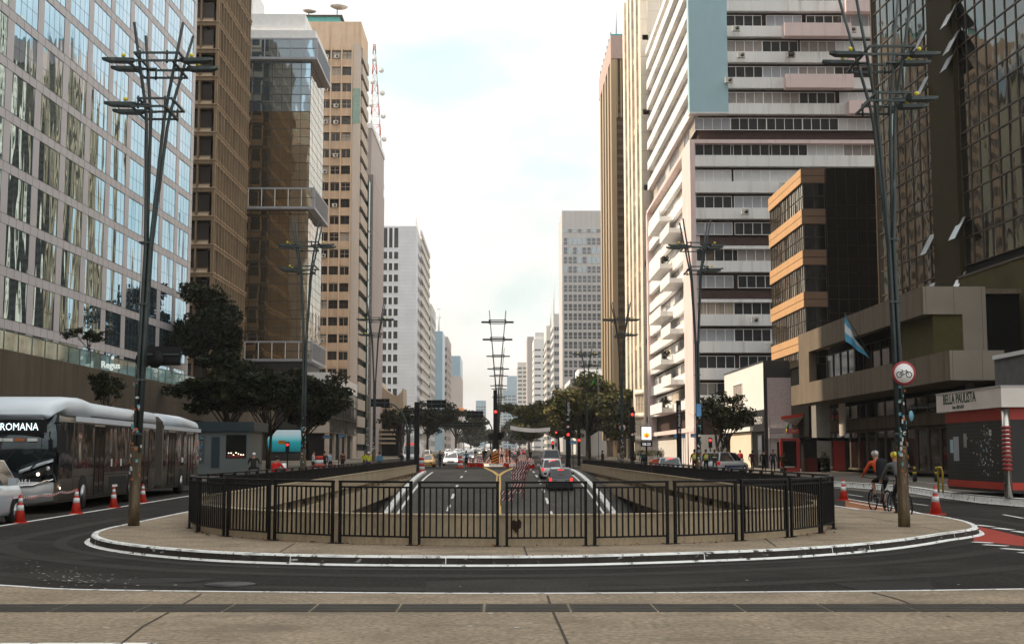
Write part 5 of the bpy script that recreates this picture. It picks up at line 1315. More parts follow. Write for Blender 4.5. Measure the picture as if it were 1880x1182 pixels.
# banner
bn = thing('banner', 'long white cloth banner strung across the right carriageway', 'banner', (0, 165, 0)); q0, q1 = PY(937, 781, 165), PY(1010, 784, 165)
b = MB(); BNm = M('banner_white', (.85, .85, .86), .8, var=.1, scale=2)
for i in range(16):
    def bp(t): x_ = q0.x + (q1.x - q0.x) * t; z_ = q0.z + (q1.z - q0.z) * t - .25 * math.sin(math.pi * t); return (x_, .08 * math.sin(t * 14), z_)
    a_, c_ = bp(i / 16), bp((i + 1) / 16); b.add([a_, c_, (c_[0], c_[1] + .03, c_[2] - .52), (a_[0], a_[1] + .03, a_[2] - .52)], [(0, 1, 2, 3)], BNm, True)
b.build('cloth', bn); b = MB(); b.tube([(q1.x, 0, q1.z - .3), (q1.x + 3.0, 0, q1.z - .5)], .03, AGf, 4); b.tube([(q0.x - 2, 0, q0.z + .1), (q0.x, 0, q0.z)], .03, AGf, 4); b.build('rope', bn)
# totems with street names
def totem(name, lab, x, Y, top, wd, txt=None, cat='totem', letter=.5, dz=0):
    rt = thing(name, lab, cat, (x, Y, gz(Y) + .12)); z0 = gz(Y) + .12
    b = MB(); b.box(-wd / 2, wd / 2, -.12, .12, 0, top - z0, SGB); b.build('column', rt)
    b = MB(); b.box(-wd / 2 - .03, wd / 2 + .03, -.15, .15, 0, .3, SGB); b.build('plinth', rt)
    if txt:
        m_ = Matrix.Translation((letter * .35, -.13, dz - z0)) @ Matrix.Rotation(R(-90), 4, 'Y')
        text(txt, SGW, letter, m_, 'lettering', rt, align='LEFT')
    return rt
tA = totem('street_totem', 'black street name totem reading up its side, under the right street trees', atx(1043, 122), 122, PY(1043, 737, 122).z, .42, 'R. Augusta', letter=.42, dz=PY(1043, 772, 122).z)
b = MB(); b.disc((0, -.16, PY(1043, 785, 122).z - .1), (0, 1, 0), .17, .03, SGR, 16); b.disc((0, -.18, PY(1043, 785, 122).z - .1), (0, 1, 0), .12, .03, SGW, 16); b.build('road_sign_disc', tA)
b = MB(); b.disc((0, -.16, PY(1043, 799, 122).z - .1), (0, 1, 0), .14, .04, SIGR, 12); b.build('signal_light', tA)
tH = totem('street_totem', 'black street name totem beside the white apartment block corner', atx(1247, 96), 96, PY(1247, 735, 96).z, .34, 'R. Haddock Lobo', letter=.27, dz=PY(1247, 790, 96).z)
b = MB(); b.disc((0, -.16, PY(1247, 794, 96).z), (0, 1, 0), .14, .03, SGR, 16); b.disc((0, -.18, PY(1247, 794, 96).z), (0, 1, 0), .1, .03, SGW, 16); b.build('road_sign_disc', tH)
totem('dark_totem', 'broad dark totem beside the two overhead signs at the left ramp end', atx(765, 104), 104, PY(765, 738, 104).z, .42)
tS = totem('signal_totem', 'black signal totem with red light left of the street clock', atx(1161, 108), 108, PY(1161, 747, 108).z, .34)
b = MB(); b.disc((.02, -.15, PY(1161, 763, 108).z), (0, 1, 0), .12, .04, SIGR, 12); b.build('signal_light', tS)
b = MB(); b.disc((0, -.16, PY(1161, 800, 108).z), (0, 1, 0), .14, .03, SGR, 16); b.disc((0, -.18, PY(1161, 800, 108).z), (0, 1, 0), .1, .03, SGW, 16); b.build('road_sign_disc', tS)
tT = totem('signal_totem', 'second dark signal totem with red light and flagged poster right of the trees', atx(1063, 132), 132, PY(1063, 770, 132).z, .3)
b = MB(); b.disc((0, -.15, PY(1063, 812, 132).z), (0, 1, 0), .14, .04, SIGR, 12); b.build('signal_light', tT)
tC = totem('centre_signal_column', 'dark sticker covered signal column on the median nose with a red light', atx(909, 139), 139, PY(909, 716, 139).z, .42, cat='signal column')
b = MB(); b.disc((.05, -.16, PY(910, 757, 139).z - .2), (0, 1, 0), .16, .05, SIGR, 12); b.build('signal_light', tC)
b = MB(); b.box(-.75, .75, -.1, .2, PY(909, 812, 139).z, PY(909, 800, 139).z, SGB); b.box(.3, 1.0, -.1, .2, PY(909, 808, 139).z, PY(909, 797, 139).z, SGB); b.build('signal_box', tC)
b = MB(); zz = PY(909, 829, 139).z - gz(139) - .1; b.disc((0, -.2, zz), (0, 1, 0), .25, .03, SGW, 20); b.disc((0, -.19, zz), (0, 1, 0), .28, .02, M('sign_blue', (.1, .2, .35), .5), 20)
barxz(b, -.1, zz + .1, .1, zz - .1, .035, BKs, y0=-.22); b.build('arrow_sign', tC)
b = MB(); HZ = M('hazard_orange', (.55, .22, .04), .6, var=0)
b.box(-.42, .42, -.3, -.26, 0.05, zz - .3, SGB)
for k in range(5): z0 = .1 + k * .3; b.add([(-.4, -.305, z0), (.4, -.305, z0 + .3), (.4, -.305, z0 + .45), (-.4, -.305, z0 + .15)], [(0, 1, 2, 3)], HZ)
b.build('hazard_board', tC)
# speed limit
s50 = thing('speed_limit_sign', 'round 50 speed limit sign on a dark pole in front of the stone tower', 'road sign', (atx(1143, 105), 105, gz(105))); zz = PY(1143, 785, 105).z - gz(105)
b = MB(); b.tube([(0, 0.05, 0), (0, .05, zz + .3)], .09, SGB, 8); b.build('pole', s50); b = MB(); b.disc((0, -.05, zz), (0, 1, 0), .3, .02, SGR, 24); b.disc((0, -.066, zz), (0, 1, 0), .245, .012, SGW, 24); b.build('panel', s50)
text('50', BKs, .33, tmat((0, -.08, zz - .11), (0, -1, 0)), 'lettering', s50, bold=.006)
# clock with poster
ck = thing('street_clock', 'lit street clock panel with orange poster above the digits 08:23', 'street clock', (atx(1187, 112), 112, gz(112))); zb, zt_ = PY(1187, 809, 112).z - gz(112), PY(1187, 782, 112).z - gz(112)
PST = M('poster_glow_white', (.85, .82, .9), .5, var=0, emit=.8); b = MB(); b.box(-.5, .5, -.1, .1, zb + .05, zt_, SGB); b.box(-.44, .44, -.12, -.101, zb + .1, zt_ - .06, PST); b.tube([(0, 0.05, 0), (0, .05, zb)], .08, SGB, 8); b.build('panel', ck)
b = MB(); b.ball((0, -.125, zb + .5), (.28, .01, .22), M('poster_glow_yellow', (.95, .6, .05), .5, var=0, emit=.8)); b.ball((.02, -.135, zb + .42), (.15, .01, .14), M('poster_glow_red', (.8, .15, .03), .5, var=0, emit=.8)); ringxz(b, .04, zb + .58, .08, .02, M('poster_glow_red', (.8, .15, .03)), y0=-.14, n=14); b.build('poster', ck)
b = MB(); b.box(-.5, .5, -.1, .1, zb - .5, zb - .02, SGB); b.build('clock_panel', ck); text('08:23', M('digit_glow', (.9, .9, .95), .5, var=0, emit=.6), .34, tmat((0, -.115, zb - .4), (0, -1, 0)), 'lettering', ck)
# street name plates
SB = M('plate_blue', (.05, .20, .38), .5, var=.05)
def plates(lab, px, py, Y, wds, name='street_name_sign'):
    q = PY(px, py, Y); rt = thing(name, lab, 'street sign', (q.x, Y, gz(Y) + .1)); h = q.z - gz(Y)
    b = MB(); b.tube([(0, 0, 0), (0, 0, h + .1)], .045, LPm, 6); b.build('pole', rt)
    for dx, wd, dz in wds: b = MB(); b.box(dx - wd / 2, dx + wd / 2, -.08, -.06, h - .3 + dz, h + dz, SB); b.box(dx - wd / 2 + .1, dx + wd / 2 - .15, -.085, -.081, h - .2 + dz, h - .16 + dz, SGW); b.build('plate', rt)
plates('blue street name plates on a thin pole left of the low glass block', 622, 799, 130, ((-1.2, .9, -.1), (.3, .7, 0)))
plates('pair of blue street name plates by the right ramp lamp', 1263, 798, 100, ((-.7, .9, -.05), (.5, .6, 0)))
plates('blue street plate under the red signal by the right ramp end', 1052, 811, 118, ((0, .6, 0),))
bp = thing('blue_banner_plate', 'narrow vertical blue plate fixed to the second right lamp post', 'sign', (8.45, 53.4, 0)); q = PY(1284, 764, 53.3); b = MB(); b.box(-.1, .1, -.13, -.11, PY(1284, 764, 53.3).z, PY(1284, 741, 53.3).z, M('plate_light_blue', (.1, .3, .6), .5)); b.build('plate', bp)
def small_signal(lab, px, py, Y):
    q = PY(px, py, Y); rt = thing('traffic_light', lab, 'traffic light', (q.x, Y, gz(Y) + .1)); h = q.z - gz(Y)
    b = MB(); b.tube([(0, .1, 0), (0, .1, h + .3)], .06, SGB, 6); b.build('pole', rt); b = MB(); b.box(-.17, .17, -.1, .05, h - .7, h + .25, SGB); b.build('housing', rt); b = MB(); b.disc((0, -.12, h), (0, 1, 0), .13, .04, SIGR, 10); b.build('signal_light', rt)
small_signal('small traffic light showing red under the right trees', 1021, 795, 170)
small_signal('small traffic light showing red lower down beside the silver van', 1015, 815, 150)
small_signal('small traffic light showing red at the corner behind the small right tree', 1304, 810, 122)
small_signal('small traffic light showing red in front of the turquoise screen', 528, 818, 120)
# turquoise screen inside the left arcade
scn = thing('advert_screen', 'big glowing turquoise and white screen in the dark arcade under the trees', 'screen', (-29, 168, 0)); q0, q1 = PY(491, 829, 168), PY(553, 789, 168)
b = MB(); b.box(q0.x + 29 - .2, q1.x + 29 + .2, .02, .2, q0.z - .2, q1.z + .2, SGB); b.build('housing', scn)
sm = bpy.data.materials.new('screen_glow'); sm.use_nodes = True; t = sm.node_tree; p = t.nodes['Principled BSDF']; g_ = t.nodes.new('ShaderNodeTexCoord'); s_ = t.nodes.new('ShaderNodeSeparateXYZ'); t.links.new(g_.outputs['Generated'], s_.inputs[0]); c_ = t.nodes.new('ShaderNodeValToRGB'); t.links.new(s_.outputs[2], c_.inputs[0])
for i, (pos, col) in enumerate(((0, (.0, .18, .22)), (.45, (.02, .45, .50)), (.6, (.25, .7, .75)), (.8, (.6, .8, .85)), (1, (.7, .85, .9)))):
    e = c_.color_ramp.elements[i] if i < 2 else c_.color_ramp.elements.new(pos); e.position = pos; e.color = (*col, 1)
t.links.new(c_.outputs[0], p.inputs['Emission Color']); p.inputs['Emission Strength'].default_value = .38; p.inputs['Base Color'].default_value = (0, 0, 0, 1)
b = MB(); b.box(q0.x + 29, q1.x + 29, 0, .015, q0.z, q1.z, sm); b.box((q0.x + q1.x) / 2 + 28.2, (q0.x + q1.x) / 2 + 29.2, -.02, -.005, q0.z + 1.0, q0.z + 1.5, HZ); b.build('picture', scn)
# kiosk with posters at the left
LK = thing('left_newsstand', 'grey newsstand with teal roof band and poster window behind the bus', 'kiosk', (-17.5, 88, 0))
KG_ = M('kiosk_grey', (.12, .14, .14), .5, metal=.2, var=.15, scale=.5); TE = M('kiosk_teal', (.006, .022, .03), .5, var=.1)
b = MB(); b.box(-4.6, .0, 0, 4.5, .1, 3.1, KG_); b.build('body', LK); b = MB(); b.box(-4.9, .4, -.4, 4.9, 3.1, 3.75, TE); b.build('roof_band', LK)
b = MB(); b.box(-4.3, -3.1, -.05, -.002, .9, 2.75, AGf)
for q in range(40): x_, z_ = rnd.uniform(-4.25, -3.3), rnd.uniform(.95, 2.6); b.box(x_, x_ + .13, -.07, -.051, z_, z_ + .15, rnd.choice((STK[0], STK[1], STK[1], M('mag_brown', (.2, .1, .06), .7), SB)))
b.build('poster_case', LK)
b = MB(); b.box(-2.6, -2.05, -.1, -.002, .6, 2.7, TE); b.build('door', LK)
b = MB(); b.box(-1.6, -.2, -.06, -.002, 1.25, 2.85, DARKI)
for q in range(7): b.ball((-1.4 + q * .17, -.08, 1.45 + .3 * rnd.random()), .035, SIGO)
for q in range(10): b.box(-1.5 + q * .12, -1.42 + q * .12, -.075, -.061, 1.3, 1.45, HR)
b.build('display_window', LK)

# ================================================================ trees
BARK = M('bark', (.045, .034, .024), .9, var=.4, scale=4)
def tree(name, lab, x, y, z, h, cr_, cc, n, s, seed, base=0, group=None, spread=.55, mats=LEAF, tr=.16, lobes=11, cat='tree', multi=1, low=.36):
    """trunk with limbs reaching into a crown made of many small leaves gathered in uneven clumps"""
    rn = random.Random(seed); rt = thing(name, lab, cat, (x, y, z), group=group)
    c = Vector(cc); clumps = []
    for i in range(lobes):
        d = Vector((rn.gauss(0, 1), rn.gauss(0, 1), rn.gauss(0, .8))).normalized() * rn.uniform(.35, .95)
        clumps.append((c + Vector((d.x * cr_[0], d.y * cr_[1], d.z * cr_[2] * .8)), rn.uniform(.28, .52)))
    b = MB(); fk = h * low
    for m_ in range(multi):
        ox = (m_ - (multi - 1) / 2) * .12
        b.tube([(ox, 0, 0), (ox * 1.5 + rn.uniform(-.1, .1), 0, fk * .5), (ox * 4 + rn.uniform(-.15, .15), rn.uniform(-.1, .1), fk)], [tr, tr * .85, tr * .7], BARK, 8)
    for q, r_ in clumps:
        st_ = Vector(((rn.randrange(multi) - (multi - 1) / 2) * .48, 0, fk * rn.uniform(.85, 1.0))); mid = st_.lerp(q, .5) + Vector((rn.uniform(-.25, .25), rn.uniform(-.25, .25), rn.uniform(.0, .3)))
        b.tube([st_, mid, q], [tr * .5, tr * .3, tr * .08], BARK, 6)
        for _ in range(2):
            e = q + Vector((rn.gauss(0, .3) * cr_[0], rn.gauss(0, .3) * cr_[1], rn.gauss(0, .2) * cr_[2])); b.tube([mid, e], [tr * .2, tr * .04], BARK, 4)
    b.build('trunk', rt)
    b = MB(); per = n // lobes
    for q, r_ in clumps:
        mm = rn.choice(([mats[0], mats[1], mats[1]], [mats[0], mats[0], mats[1]], mats))
        for sub in range(4):
            o_ = q + Vector((rn.gauss(0, .5) * r_ * cr_[0], rn.gauss(0, .5) * r_ * cr_[1], rn.gauss(0, .4) * r_ * cr_[2]))
            leafclump(b, o_, (cr_[0] * r_ * .62, cr_[1] * r_ * .62, cr_[2] * r_ * .45), per // 4, s, [mm[0], mm[1], mm[2]], rn)
    b.build('crown', rt); return rt
tree('plaza_tree', 'tall dark tree standing on the plaza between glass block and brown tower', -31, 131, 6.3, 13, (4.3, 4.0, 5.6), (0, 0, 7.6), 15000, .25, 1, lobes=20)
tree('street_tree', 'leftmost broad dark street tree behind the left newsstand', -20.6, 96, 0, 9, (3.7, 3.6, 2.4), (-.3, 0, 7.0), 13000, .22, 2, lobes=18, multi=2)
tree('street_tree', 'middle broad dark street tree in front of the turquoise screen', -20.2, 110, 0, 9, (4.6, 3.8, 2.5), (.3, 0, 7.3), 14000, .22, 3, lobes=18, multi=2)
tree('street_tree', 'rightmost dark street tree of the left group behind the second lamp post', -19.2, 124, 0, 9, (4.2, 3.8, 3.2), (.6, 0, 6.8), 14000, .22, 4, lobes=18)
tree('plaza_sapling', 'small round topped sapling on the plaza in front of the mirrored glass block', -27.8, 84.5, 6.3, 3.4, (1.25, 1.1, .75), (0, 0, 3.2), 1500, .1, 5, tr=.05, lobes=7, low=.75)
tree('layered_sapling', 'small layered tree in front of the plaza wall above the bus', -21.5, 69, .0, 6, (1.15, 1.0, 1.1), (0, 0, 5.1), 2200, .1, 6, tr=.07, lobes=9, low=.55)
tree('corner_tree', 'slender open crowned tree with forked trunk in front of the white corner shop', 18.4, 104, 0, 7, (2.9, 2.4, 2.0), (.2, 0, 5.2), 3600, .15, 7, tr=.14, lobes=15, multi=3, low=.3)
Y_ = [M('leaf_gold', (.20, .165, .045), .6, var=.4, scale=2)]
LM2 = [M('leaf_avenue', (.05, .058, .018), .65, var=.4, scale=2), M('leaf_avenue_olive', (.095, .088, .026), .65, var=.4, scale=2), Y_[0]]
tree('avenue_tree', 'nearest large olive tree arching over the right carriageway', 14.5, 205, 0, 14, (8.2, 7, 5.6), (.3, 0, 8.8), 26000, .36, 8, lobes=24, mats=LM2, tr=.35)
tree('avenue_tree', 'middle large olive tree leaning over the right carriageway', 13.5, 245, .6, 14, (8.4, 7, 5.4), (-1.4, 0, 8.6), 24000, .38, 9, lobes=22, mats=LM2, tr=.35)
tree('avenue_tree', 'farther large olive tree over the right carriageway behind the white banner', 14, 300, .9, 13, (8.0, 7, 4.4), (-1.8, 0, 7.8), 12000, .42, 10, lobes=20, mats=LM2, tr=.35)
tree('avenue_tree', 'street tree right of the largest trees behind the fourth lamp post', 20.5, 190, .3, 9, (4.8, 4.5, 3.0), (0, 0, 6.3), 7000, .24, 11, lobes=16, tr=.25)
tree('avenue_tree', 'rounded dark tree over the left carriageway beside the overhead signs', -15.0, 262, .7, 12, (5.6, 5, 3.6), (1.5, 0, 8.2), 8000, .30, 12, lobes=18, tr=.3)
tree('avenue_tree', 'smaller dark tree left of the yellow taxi under the overhead sign', -18, 225, .5, 9, (3.4, 3.4, 3.0), (0, 0, 7.2), 2500, .3, 13, lobes=12, tr=.2)
tree('avenue_tree', 'hazy tree far down the left side beyond the rounded dark tree', -14, 400, 1.6, 15, (7.5, 7, 5.2), (1.5, 0, 9.2), 4200, .6, 14, lobes=16, tr=.4)
tree('avenue_tree', 'farthest hazy tree on the left side of the avenue', -13, 560, 2.4, 15, (9, 8, 6.5), (3, 0, 7.2), 3000, .9, 15, lobes=14, tr=.4)
tree('avenue_tree', 'hazy tree far down the right side behind the median', 10, 430, 1.7, 12, (8, 7, 4.4), (-1.5, 0, 7.6), 3600, .6, 16, lobes=14, tr=.4)
tree('avenue_tree', 'farthest pale hazy tree at the end of the right side', 10, 640, 2.6, 12, (8, 7, 4.5), (-2.5, 0, 7), 2400, .9, 17, lobes=12, tr=.4)
# palm bushes beside the clock
pl_ = thing('palm_bush', 'feathery palm bush right of the street clock', 'palm', (13.6, 118, 0)); b = MB(); rn = random.Random(4)
for k in range(26):
    a = rn.uniform(0, 6.28); l_ = rn.uniform(1.2, 1.9); P = [Vector((math.cos(a) * l_ * t_, math.sin(a) * l_ * t_, 1.6 + 1.3 * t_ - 1.5 * t_ * t_)) for t_ in (0, .3, .6, .85, 1)]
    for i in range(4):
        for j in range(6):
            p_ = P[i].lerp(P[i + 1], j / 6); d_ = (P[i + 1] - P[i]).normalized(); sd_ = d_.cross(Vector((0, 0, 1))).normalized()
            for s__ in (-1, 1): b.add([p_, p_ + sd_ * s__ * .28 + d_ * .16 - Vector((0, 0, .08)), p_ + d_ * .06], [(0, 1, 2)], LEAF[1 + (k % 2)])
b.build('frond', pl_); b = MB(); b.tube([(0, 0, 0), (.05, 0, 1.7)], [.13, .09], BARK); b.build('trunk', pl_)
gf = flag('green_flag', 'dark green flag hanging on a pole beside the fourth right lamp', (atx(1099, 125), 125, .2), (0, 0, PY(1099, 657, 125).z - .2), [M('flag_green', (.015, .10, .03), .8, var=.3, scale=2), M('flag_lime', (.08, .22, .04), .8, var=.2, scale=2)], 1.0, 2.6, (-.3, -.95))
# ================================================================ vehicles
TYR = M('tyre_rubber', (.015, .015, .015), .8, var=0); RIM = M('rim_alloy', (.35, .35, .36), .3, metal=.8, var=0); CGL = glassmat('car_glass', (.02, .024, .026), .15, .06)
TL = M('tail_lamp', (.5, .01, .01), .3, var=0, emit=.5); TLon = M('brake_lamp_lit', (1, .04, .03), .3, var=0, emit=1.2); HLo = M('headlamp_lit', (1, .85, .6), .3, var=0, emit=2.5); HLf = M('headlamp', (.55, .56, .58), .15, metal=.5, var=0); PLT = M('plate', (.45, .46, .46), .6, var=0); BPL = M('black_plastic', (.02, .02, .02), .6, var=0); CHR = M('chrome', (.6, .6, .6), .15, metal=1, var=0)
def paint(n, c, r=.28): 
    m = M('car_paint_' + n, c, r, var=0, spec=.6); m.node_tree.nodes['Principled BSDF'].inputs['Coat Weight'].default_value = .6; return m
def wheel(rt, x, y, r=.31, wd=.2):
    sx = 1 if x > 0 else -1
    b = MB(); b.M = Matrix.Translation((x, y, r)) @ Matrix.Rotation(R(90), 4, 'Y')
    b.lathe([(r * .62, -wd / 2), (r * .95, -wd / 2), (r, -wd / 2 + .03), (r, wd / 2 - .03), (r * .95, wd / 2), (r * .62, wd / 2)], TYR, 20); o = b.build('wheel', rt)
    c = MB(); c.M = b.M; c.lathe([(r * .62, -wd / 2 - .005), (r * .5, -wd / 2 + .02), (.05, -wd / 2 + .01)], RIM, 16); c.lathe([(.05, wd / 2 - .01), (r * .5, wd / 2 - .02), (r * .62, wd / 2 + .005)], RIM, 16)
    for k in range(5):
        a = k * 1.2566; 
        for z_ in (-wd / 2, wd / 2): c.add([(math.cos(a - .16) * .06, math.sin(a - .16) * .06, z_), (math.cos(a - .12) * r * .6, math.sin(a - .12) * r * .6, z_), (math.cos(a + .12) * r * .6, math.sin(a + .12) * r * .6, z_), (math.cos(a + .16) * .06, math.sin(a + .16) * .06, z_)], [(0, 1, 2, 3)], RIM)
    c.build('rim', o)
def car(lab, loc, rz, pm, Lg=4.0, Wd=1.72, H=1.5, kind='hatch', brake=False, head=False, name='car', cat='car', two=None, bars=None, taxi=False):
    """front towards local +Y; lofted body, tapered cabin, glass panes, lamps, wheels"""
    rt = thing(name, lab, cat, loc, rz); hw = Wd / 2; hl = Lg / 2; belt = H * .60
    cab = dict(hatch=(.72, .22, -.72, -.97), sedan=(.62, .14, -.55, -.80), suv=(.66, .24, -.82, -.97), van=(.86, .52, -.93, -.99))[kind]
    hood = {'van': belt * 1.0}.get(kind, belt * .90)
    def sec(y, w_, zb, zt_, cr=.0):
        return [(-w_ * .93, y, zb), (w_ * .93, y, zb), (w_, y, zb + .12), (w_, y, zt_ * .72), (w_ * .95, y, zt_ - .03), (w_ * .8, y, zt_ + cr), (-w_ * .8, y, zt_ + cr), (-w_ * .95, y, zt_ - .03), (-w_, y, zt_ * .72), (-w_, y, zb + .12)]
    tr_z = belt * (1.0 if kind != 'sedan' else 1.02)
    b = MB(); b.loft([sec(-hl, hw * .82, .34, tr_z * .80), sec(-hl + .06, hw * .93, .27, tr_z * .95), sec(-hl + .25, hw * .99, .22, tr_z), sec(-hl * .45, hw, .2, belt), sec(0, hw, .2, belt), sec(hl * cab[0] * .9, hw, .2, belt * .985, .01), sec(hl * .86, hw * .98, .22, hood * .93, .015), sec(hl - .08, hw * .9, .25, hood * .80), sec(hl, hw * .74, .33, hood * .66)], pm); b.build('body', rt)
    y1, y2, y3, y4 = [hl * q for q in cab]; rw_ = hw * .78; bw_ = hw * .94
    b = MB()
    base = lambda y, w_: [(-w_, y, belt - .05), (w_, y, belt - .05)]
    vs = [(-bw_ * .92, y1, belt - .04), (bw_ * .92, y1, belt - .04), (bw_, 0, belt - .04), (bw_ * .92, y4, belt - .04), (-bw_ * .92, y4, belt - .04), (-bw_, 0, belt - .04),
          (-rw_ * .93, y2, H - .05), (rw_ * .93, y2, H - .05), (rw_, (y2 + y3) / 2, H), (rw_ * .93, y3, H - .04), (-rw_ * .93, y3, H - .04), (-rw_, (y2 + y3) / 2, H), (0, y2, H - .02), (0, (y2 + y3) / 2, H + .02), (0, y3, H - .01)]
    fs = [(0, 1, 7, 12, 6), (1, 2, 8, 7), (2, 3, 9, 8), (3, 4, 10, 14, 9), (4, 5, 11, 10), (5, 0, 6, 11), (6, 12, 13, 11), (12, 7, 8, 13), (11, 13, 14, 10), (13, 8, 9, 14)]
    b.add(vs, fs, pm); b.build('cabin', rt)
    def pane(name_, A, B, C, D, ins=.07, off=.012):
        A, B, C, D = map(Vector, (A, B, C, D)); c = (A + B + C + D) / 4; n_ = (B - A).cross(D - A).normalized()
        if n_.dot(c - Vector((0, 0, belt))) < 0: n_ = -n_
        q = [p + (c - p).normalized() * ins * 1.3 + n_ * off for p in (A, B, C, D)]; m_ = MB(); m_.add(q, [(0, 1, 2, 3)], CGL); m_.build(name_, rt)
    pane('windscreen', vs[0], vs[1], vs[7], vs[6]); pane('rear_window', vs[4], vs[3], vs[9], vs[10], .06)
    for s_ in (0, 1):
        (a1, a2, a3, r1_, r2_, r3_) = ((1, 2, 3, 7, 8, 9), (0, 5, 4, 6, 11, 10))[s_]
        pane('side_window', vs[a1], vs[a2], vs[r2_], vs[r1_], .06); pane('side_window', vs[a2], vs[a3], vs[r3_], vs[r2_], .06)
    for x in (-hw + .07, hw - .07):
        for y in (-hl * .62, hl * .64): wheel(rt, x, y, .31 if kind != 'suv' else .35)
    for s_ in (-1, 1):
        b = MB(); b.box(s_ * hw * .72, s_ * hw * .93, -hl - .02, -hl + .12, belt * .72, belt * .95, TLon if brake else TL); b.build('tail_light', rt)
        b = MB(); b.box(s_ * hw * .48, s_ * hw * .86, hl - .12, hl + .015, hood * .62, hood * .80, HLo if head else HLf); b.build('headlight', rt)
        b = MB(); b.box(s_ * (hw + .0), s_ * (hw + .2), hl * .38, hl * .38 + .12, belt, belt + .16, pm); b.build('mirror', rt)
        for y in (-hl * .62, hl * .64):
            b = MB(); ring_ = [(math.cos(t) * .37, math.sin(t) * .37) for t in [i * math.pi / 10 for i in range(11)]]
            b.add([(s_ * (hw + .004), y + p[0], .3 + p[1]) for p in ring_], [tuple(range(11))], BPL); b.build('wheel_arch', rt)
    b = MB(); b.box(-hw * .8, hw * .8, -hl - .05, -hl + .1, .25, .48, BPL if kind == 'suv' else pm); b.box(-.26, .26, -hl - .07, -hl - .051, .55 if kind != 'van' else .5, .69, PLT); b.build('rear_bumper', rt)
    b = MB(); b.box(-hw * .72, hw * .72, hl - .1, hl + .04, .25, .42, pm); b.box(-hw * .45, hw * .45, hl - .05, hl + .03, .45, hood * .66, BPL); b.box(-.26, .26, hl + .041, hl + .05, .3, .42, PLT); b.build('front_bumper', rt)
    if brake: b = MB(); b.box(-.2, .2, y4 * .97, y4 * .97 + .04, H - .1, H - .05, TLon); b.build('high_brake_light', rt)
    if two: b = MB(); b.box(-hw - .006, hw + .006, -hl * .5, hl * .5, .5, .68, two); b.build('side_stripe', rt)
    if bars: 
        b = MB(); b.box(-.5, .5, -.12, .12, H + .03, H + .13, bars); b.build('roof_bar', rt)
    if taxi: b = MB(); b.box(-.22, .22, -.08, .08, H + .02, H + .15, SGW); b.build('taxi_sign', rt)
    return rt
BLKp = paint('black', (.012, .014, .018)); WHp = paint('white', (.62, .63, .65)); SVp = paint('silver', (.38, .41, .44)); YLp = paint('yellow', (.75, .36, .01)); GYp = paint('grey', (.12, .125, .13)); RDp = paint('red', (.35, .03, .02)); BLp = paint('dark_blue', (.03, .06, .12))
def onr(px, Y, z=None): return (PY(px, 831, Y).x, Y, rz_(Y) if z is None else z)
def pit(o, Y): o.rotation_euler.x = math.atan(rz_(Y + 1) - rz_(Y - 1)) / 1.0 * .5; return o
pit(car('black hatchback with lit brake lights, nearest car in the sunken lane', onr(1027, 86), 0, BLKp, 3.9, 1.68, 1.45, brake=True), 86)
pit(car('white hatchback with lit brake lights just ahead of the black one', onr(1012, 97), 0, WHp, 4.0, 1.72, 1.48, brake=True), 97)
car('silver grey van-shaped car at the head of the right lane queue', onr(1011, 122), 0, SVp, 4.5, 1.85, 1.85, 'van')
car('white taxi facing the camera with its headlights on, beside the cyclist', onr(829, 140, gz(140)), R(180), WHp, 4.3, 1.74, 1.52, 'hatch', head=True, taxi=True)
car('bright yellow car facing the camera at the left ramp end', onr(783, 132, gz(132)), R(180), YLp, 4.2, 1.72, 1.35, 'hatch')
car('white minivan directly behind the yellow car', onr(780, 146, gz(146)), R(180), WHp, 4.4, 1.74, 1.75, 'van')
car('white hatchback behind the headlit taxi', onr(845, 165, gz(165)), R(180), WHp, 4.0, 1.7, 1.5)
for i, (px, Y, p_, k_, lb) in enumerate(((862, 190, SVp, 'sedan', 'silver car third in the left queue'), (852, 215, GYp, 'hatch', 'grey car in the left queue behind the cones'), (868, 240, WHp, 'van', 'white van far back in the left queue'), (858, 270, BLp, 'hatch', 'dark blue car far back in the left queue'), (876, 300, GYp, 'sedan', 'dark grey car deep in the left queue'), (868, 340, WHp, 'hatch', 'white car deep in the left queue'), (880, 380, SVp, 'sedan', 'silver car among the farthest of the left queue'), (950, 260, WHp, 'sedan', 'white car driving away beyond the red barriers'), (958, 310, RDp, 'hatch', 'red car driving away in the far right lanes'), (944, 370, SVp, 'sedan', 'silver car farthest away in the right lanes'))):
    q = onr(px, Y, gz(Y)); car(lb, q, R(180) if px < 900 else 0, p_, 4.1, 1.72, 1.48, k_, head=(px < 900 and i % 2 == 0), brake=px > 900)
dc = car('small white car with headlights in the far hazy queue on the left carriageway', onr(860, 230, gz(230)), R(180), WHp, 4.1, 1.72, 1.48, head=True); dc['group'] = 'far queue of small white cars'
for x_, Y_d in ((-5.5, 255), (-9.0, 285), (-5.5, 320), (-9, 345), (-5.6, 400), (-9, 430), (-12.3, 300), (-12.3, 360), (-5.6, 470), (-9, 520), (-12, 450), (-5.6, 580), (-9, 640)): dup(dc, (x_, Y_d, gz(Y_d)), R(180))
# right side cars
q = PY(1228, 831, 84); car('silver sedan with lit tail lights behind the right railing', (q.x, 84, -.15), R(-6), SVp, 4.3, 1.74, 1.45, 'sedan', brake=True)
q = PY(1330, 831, 95); pc = car('white and blue marked patrol car parked at the corner under the slender tree', (q.x, 95, .0), R(-40), WHp, 4.4, 1.82, 1.66, 'suv', two=paint('mark_blue', (.05, .10, .25)), name='patrol_car')
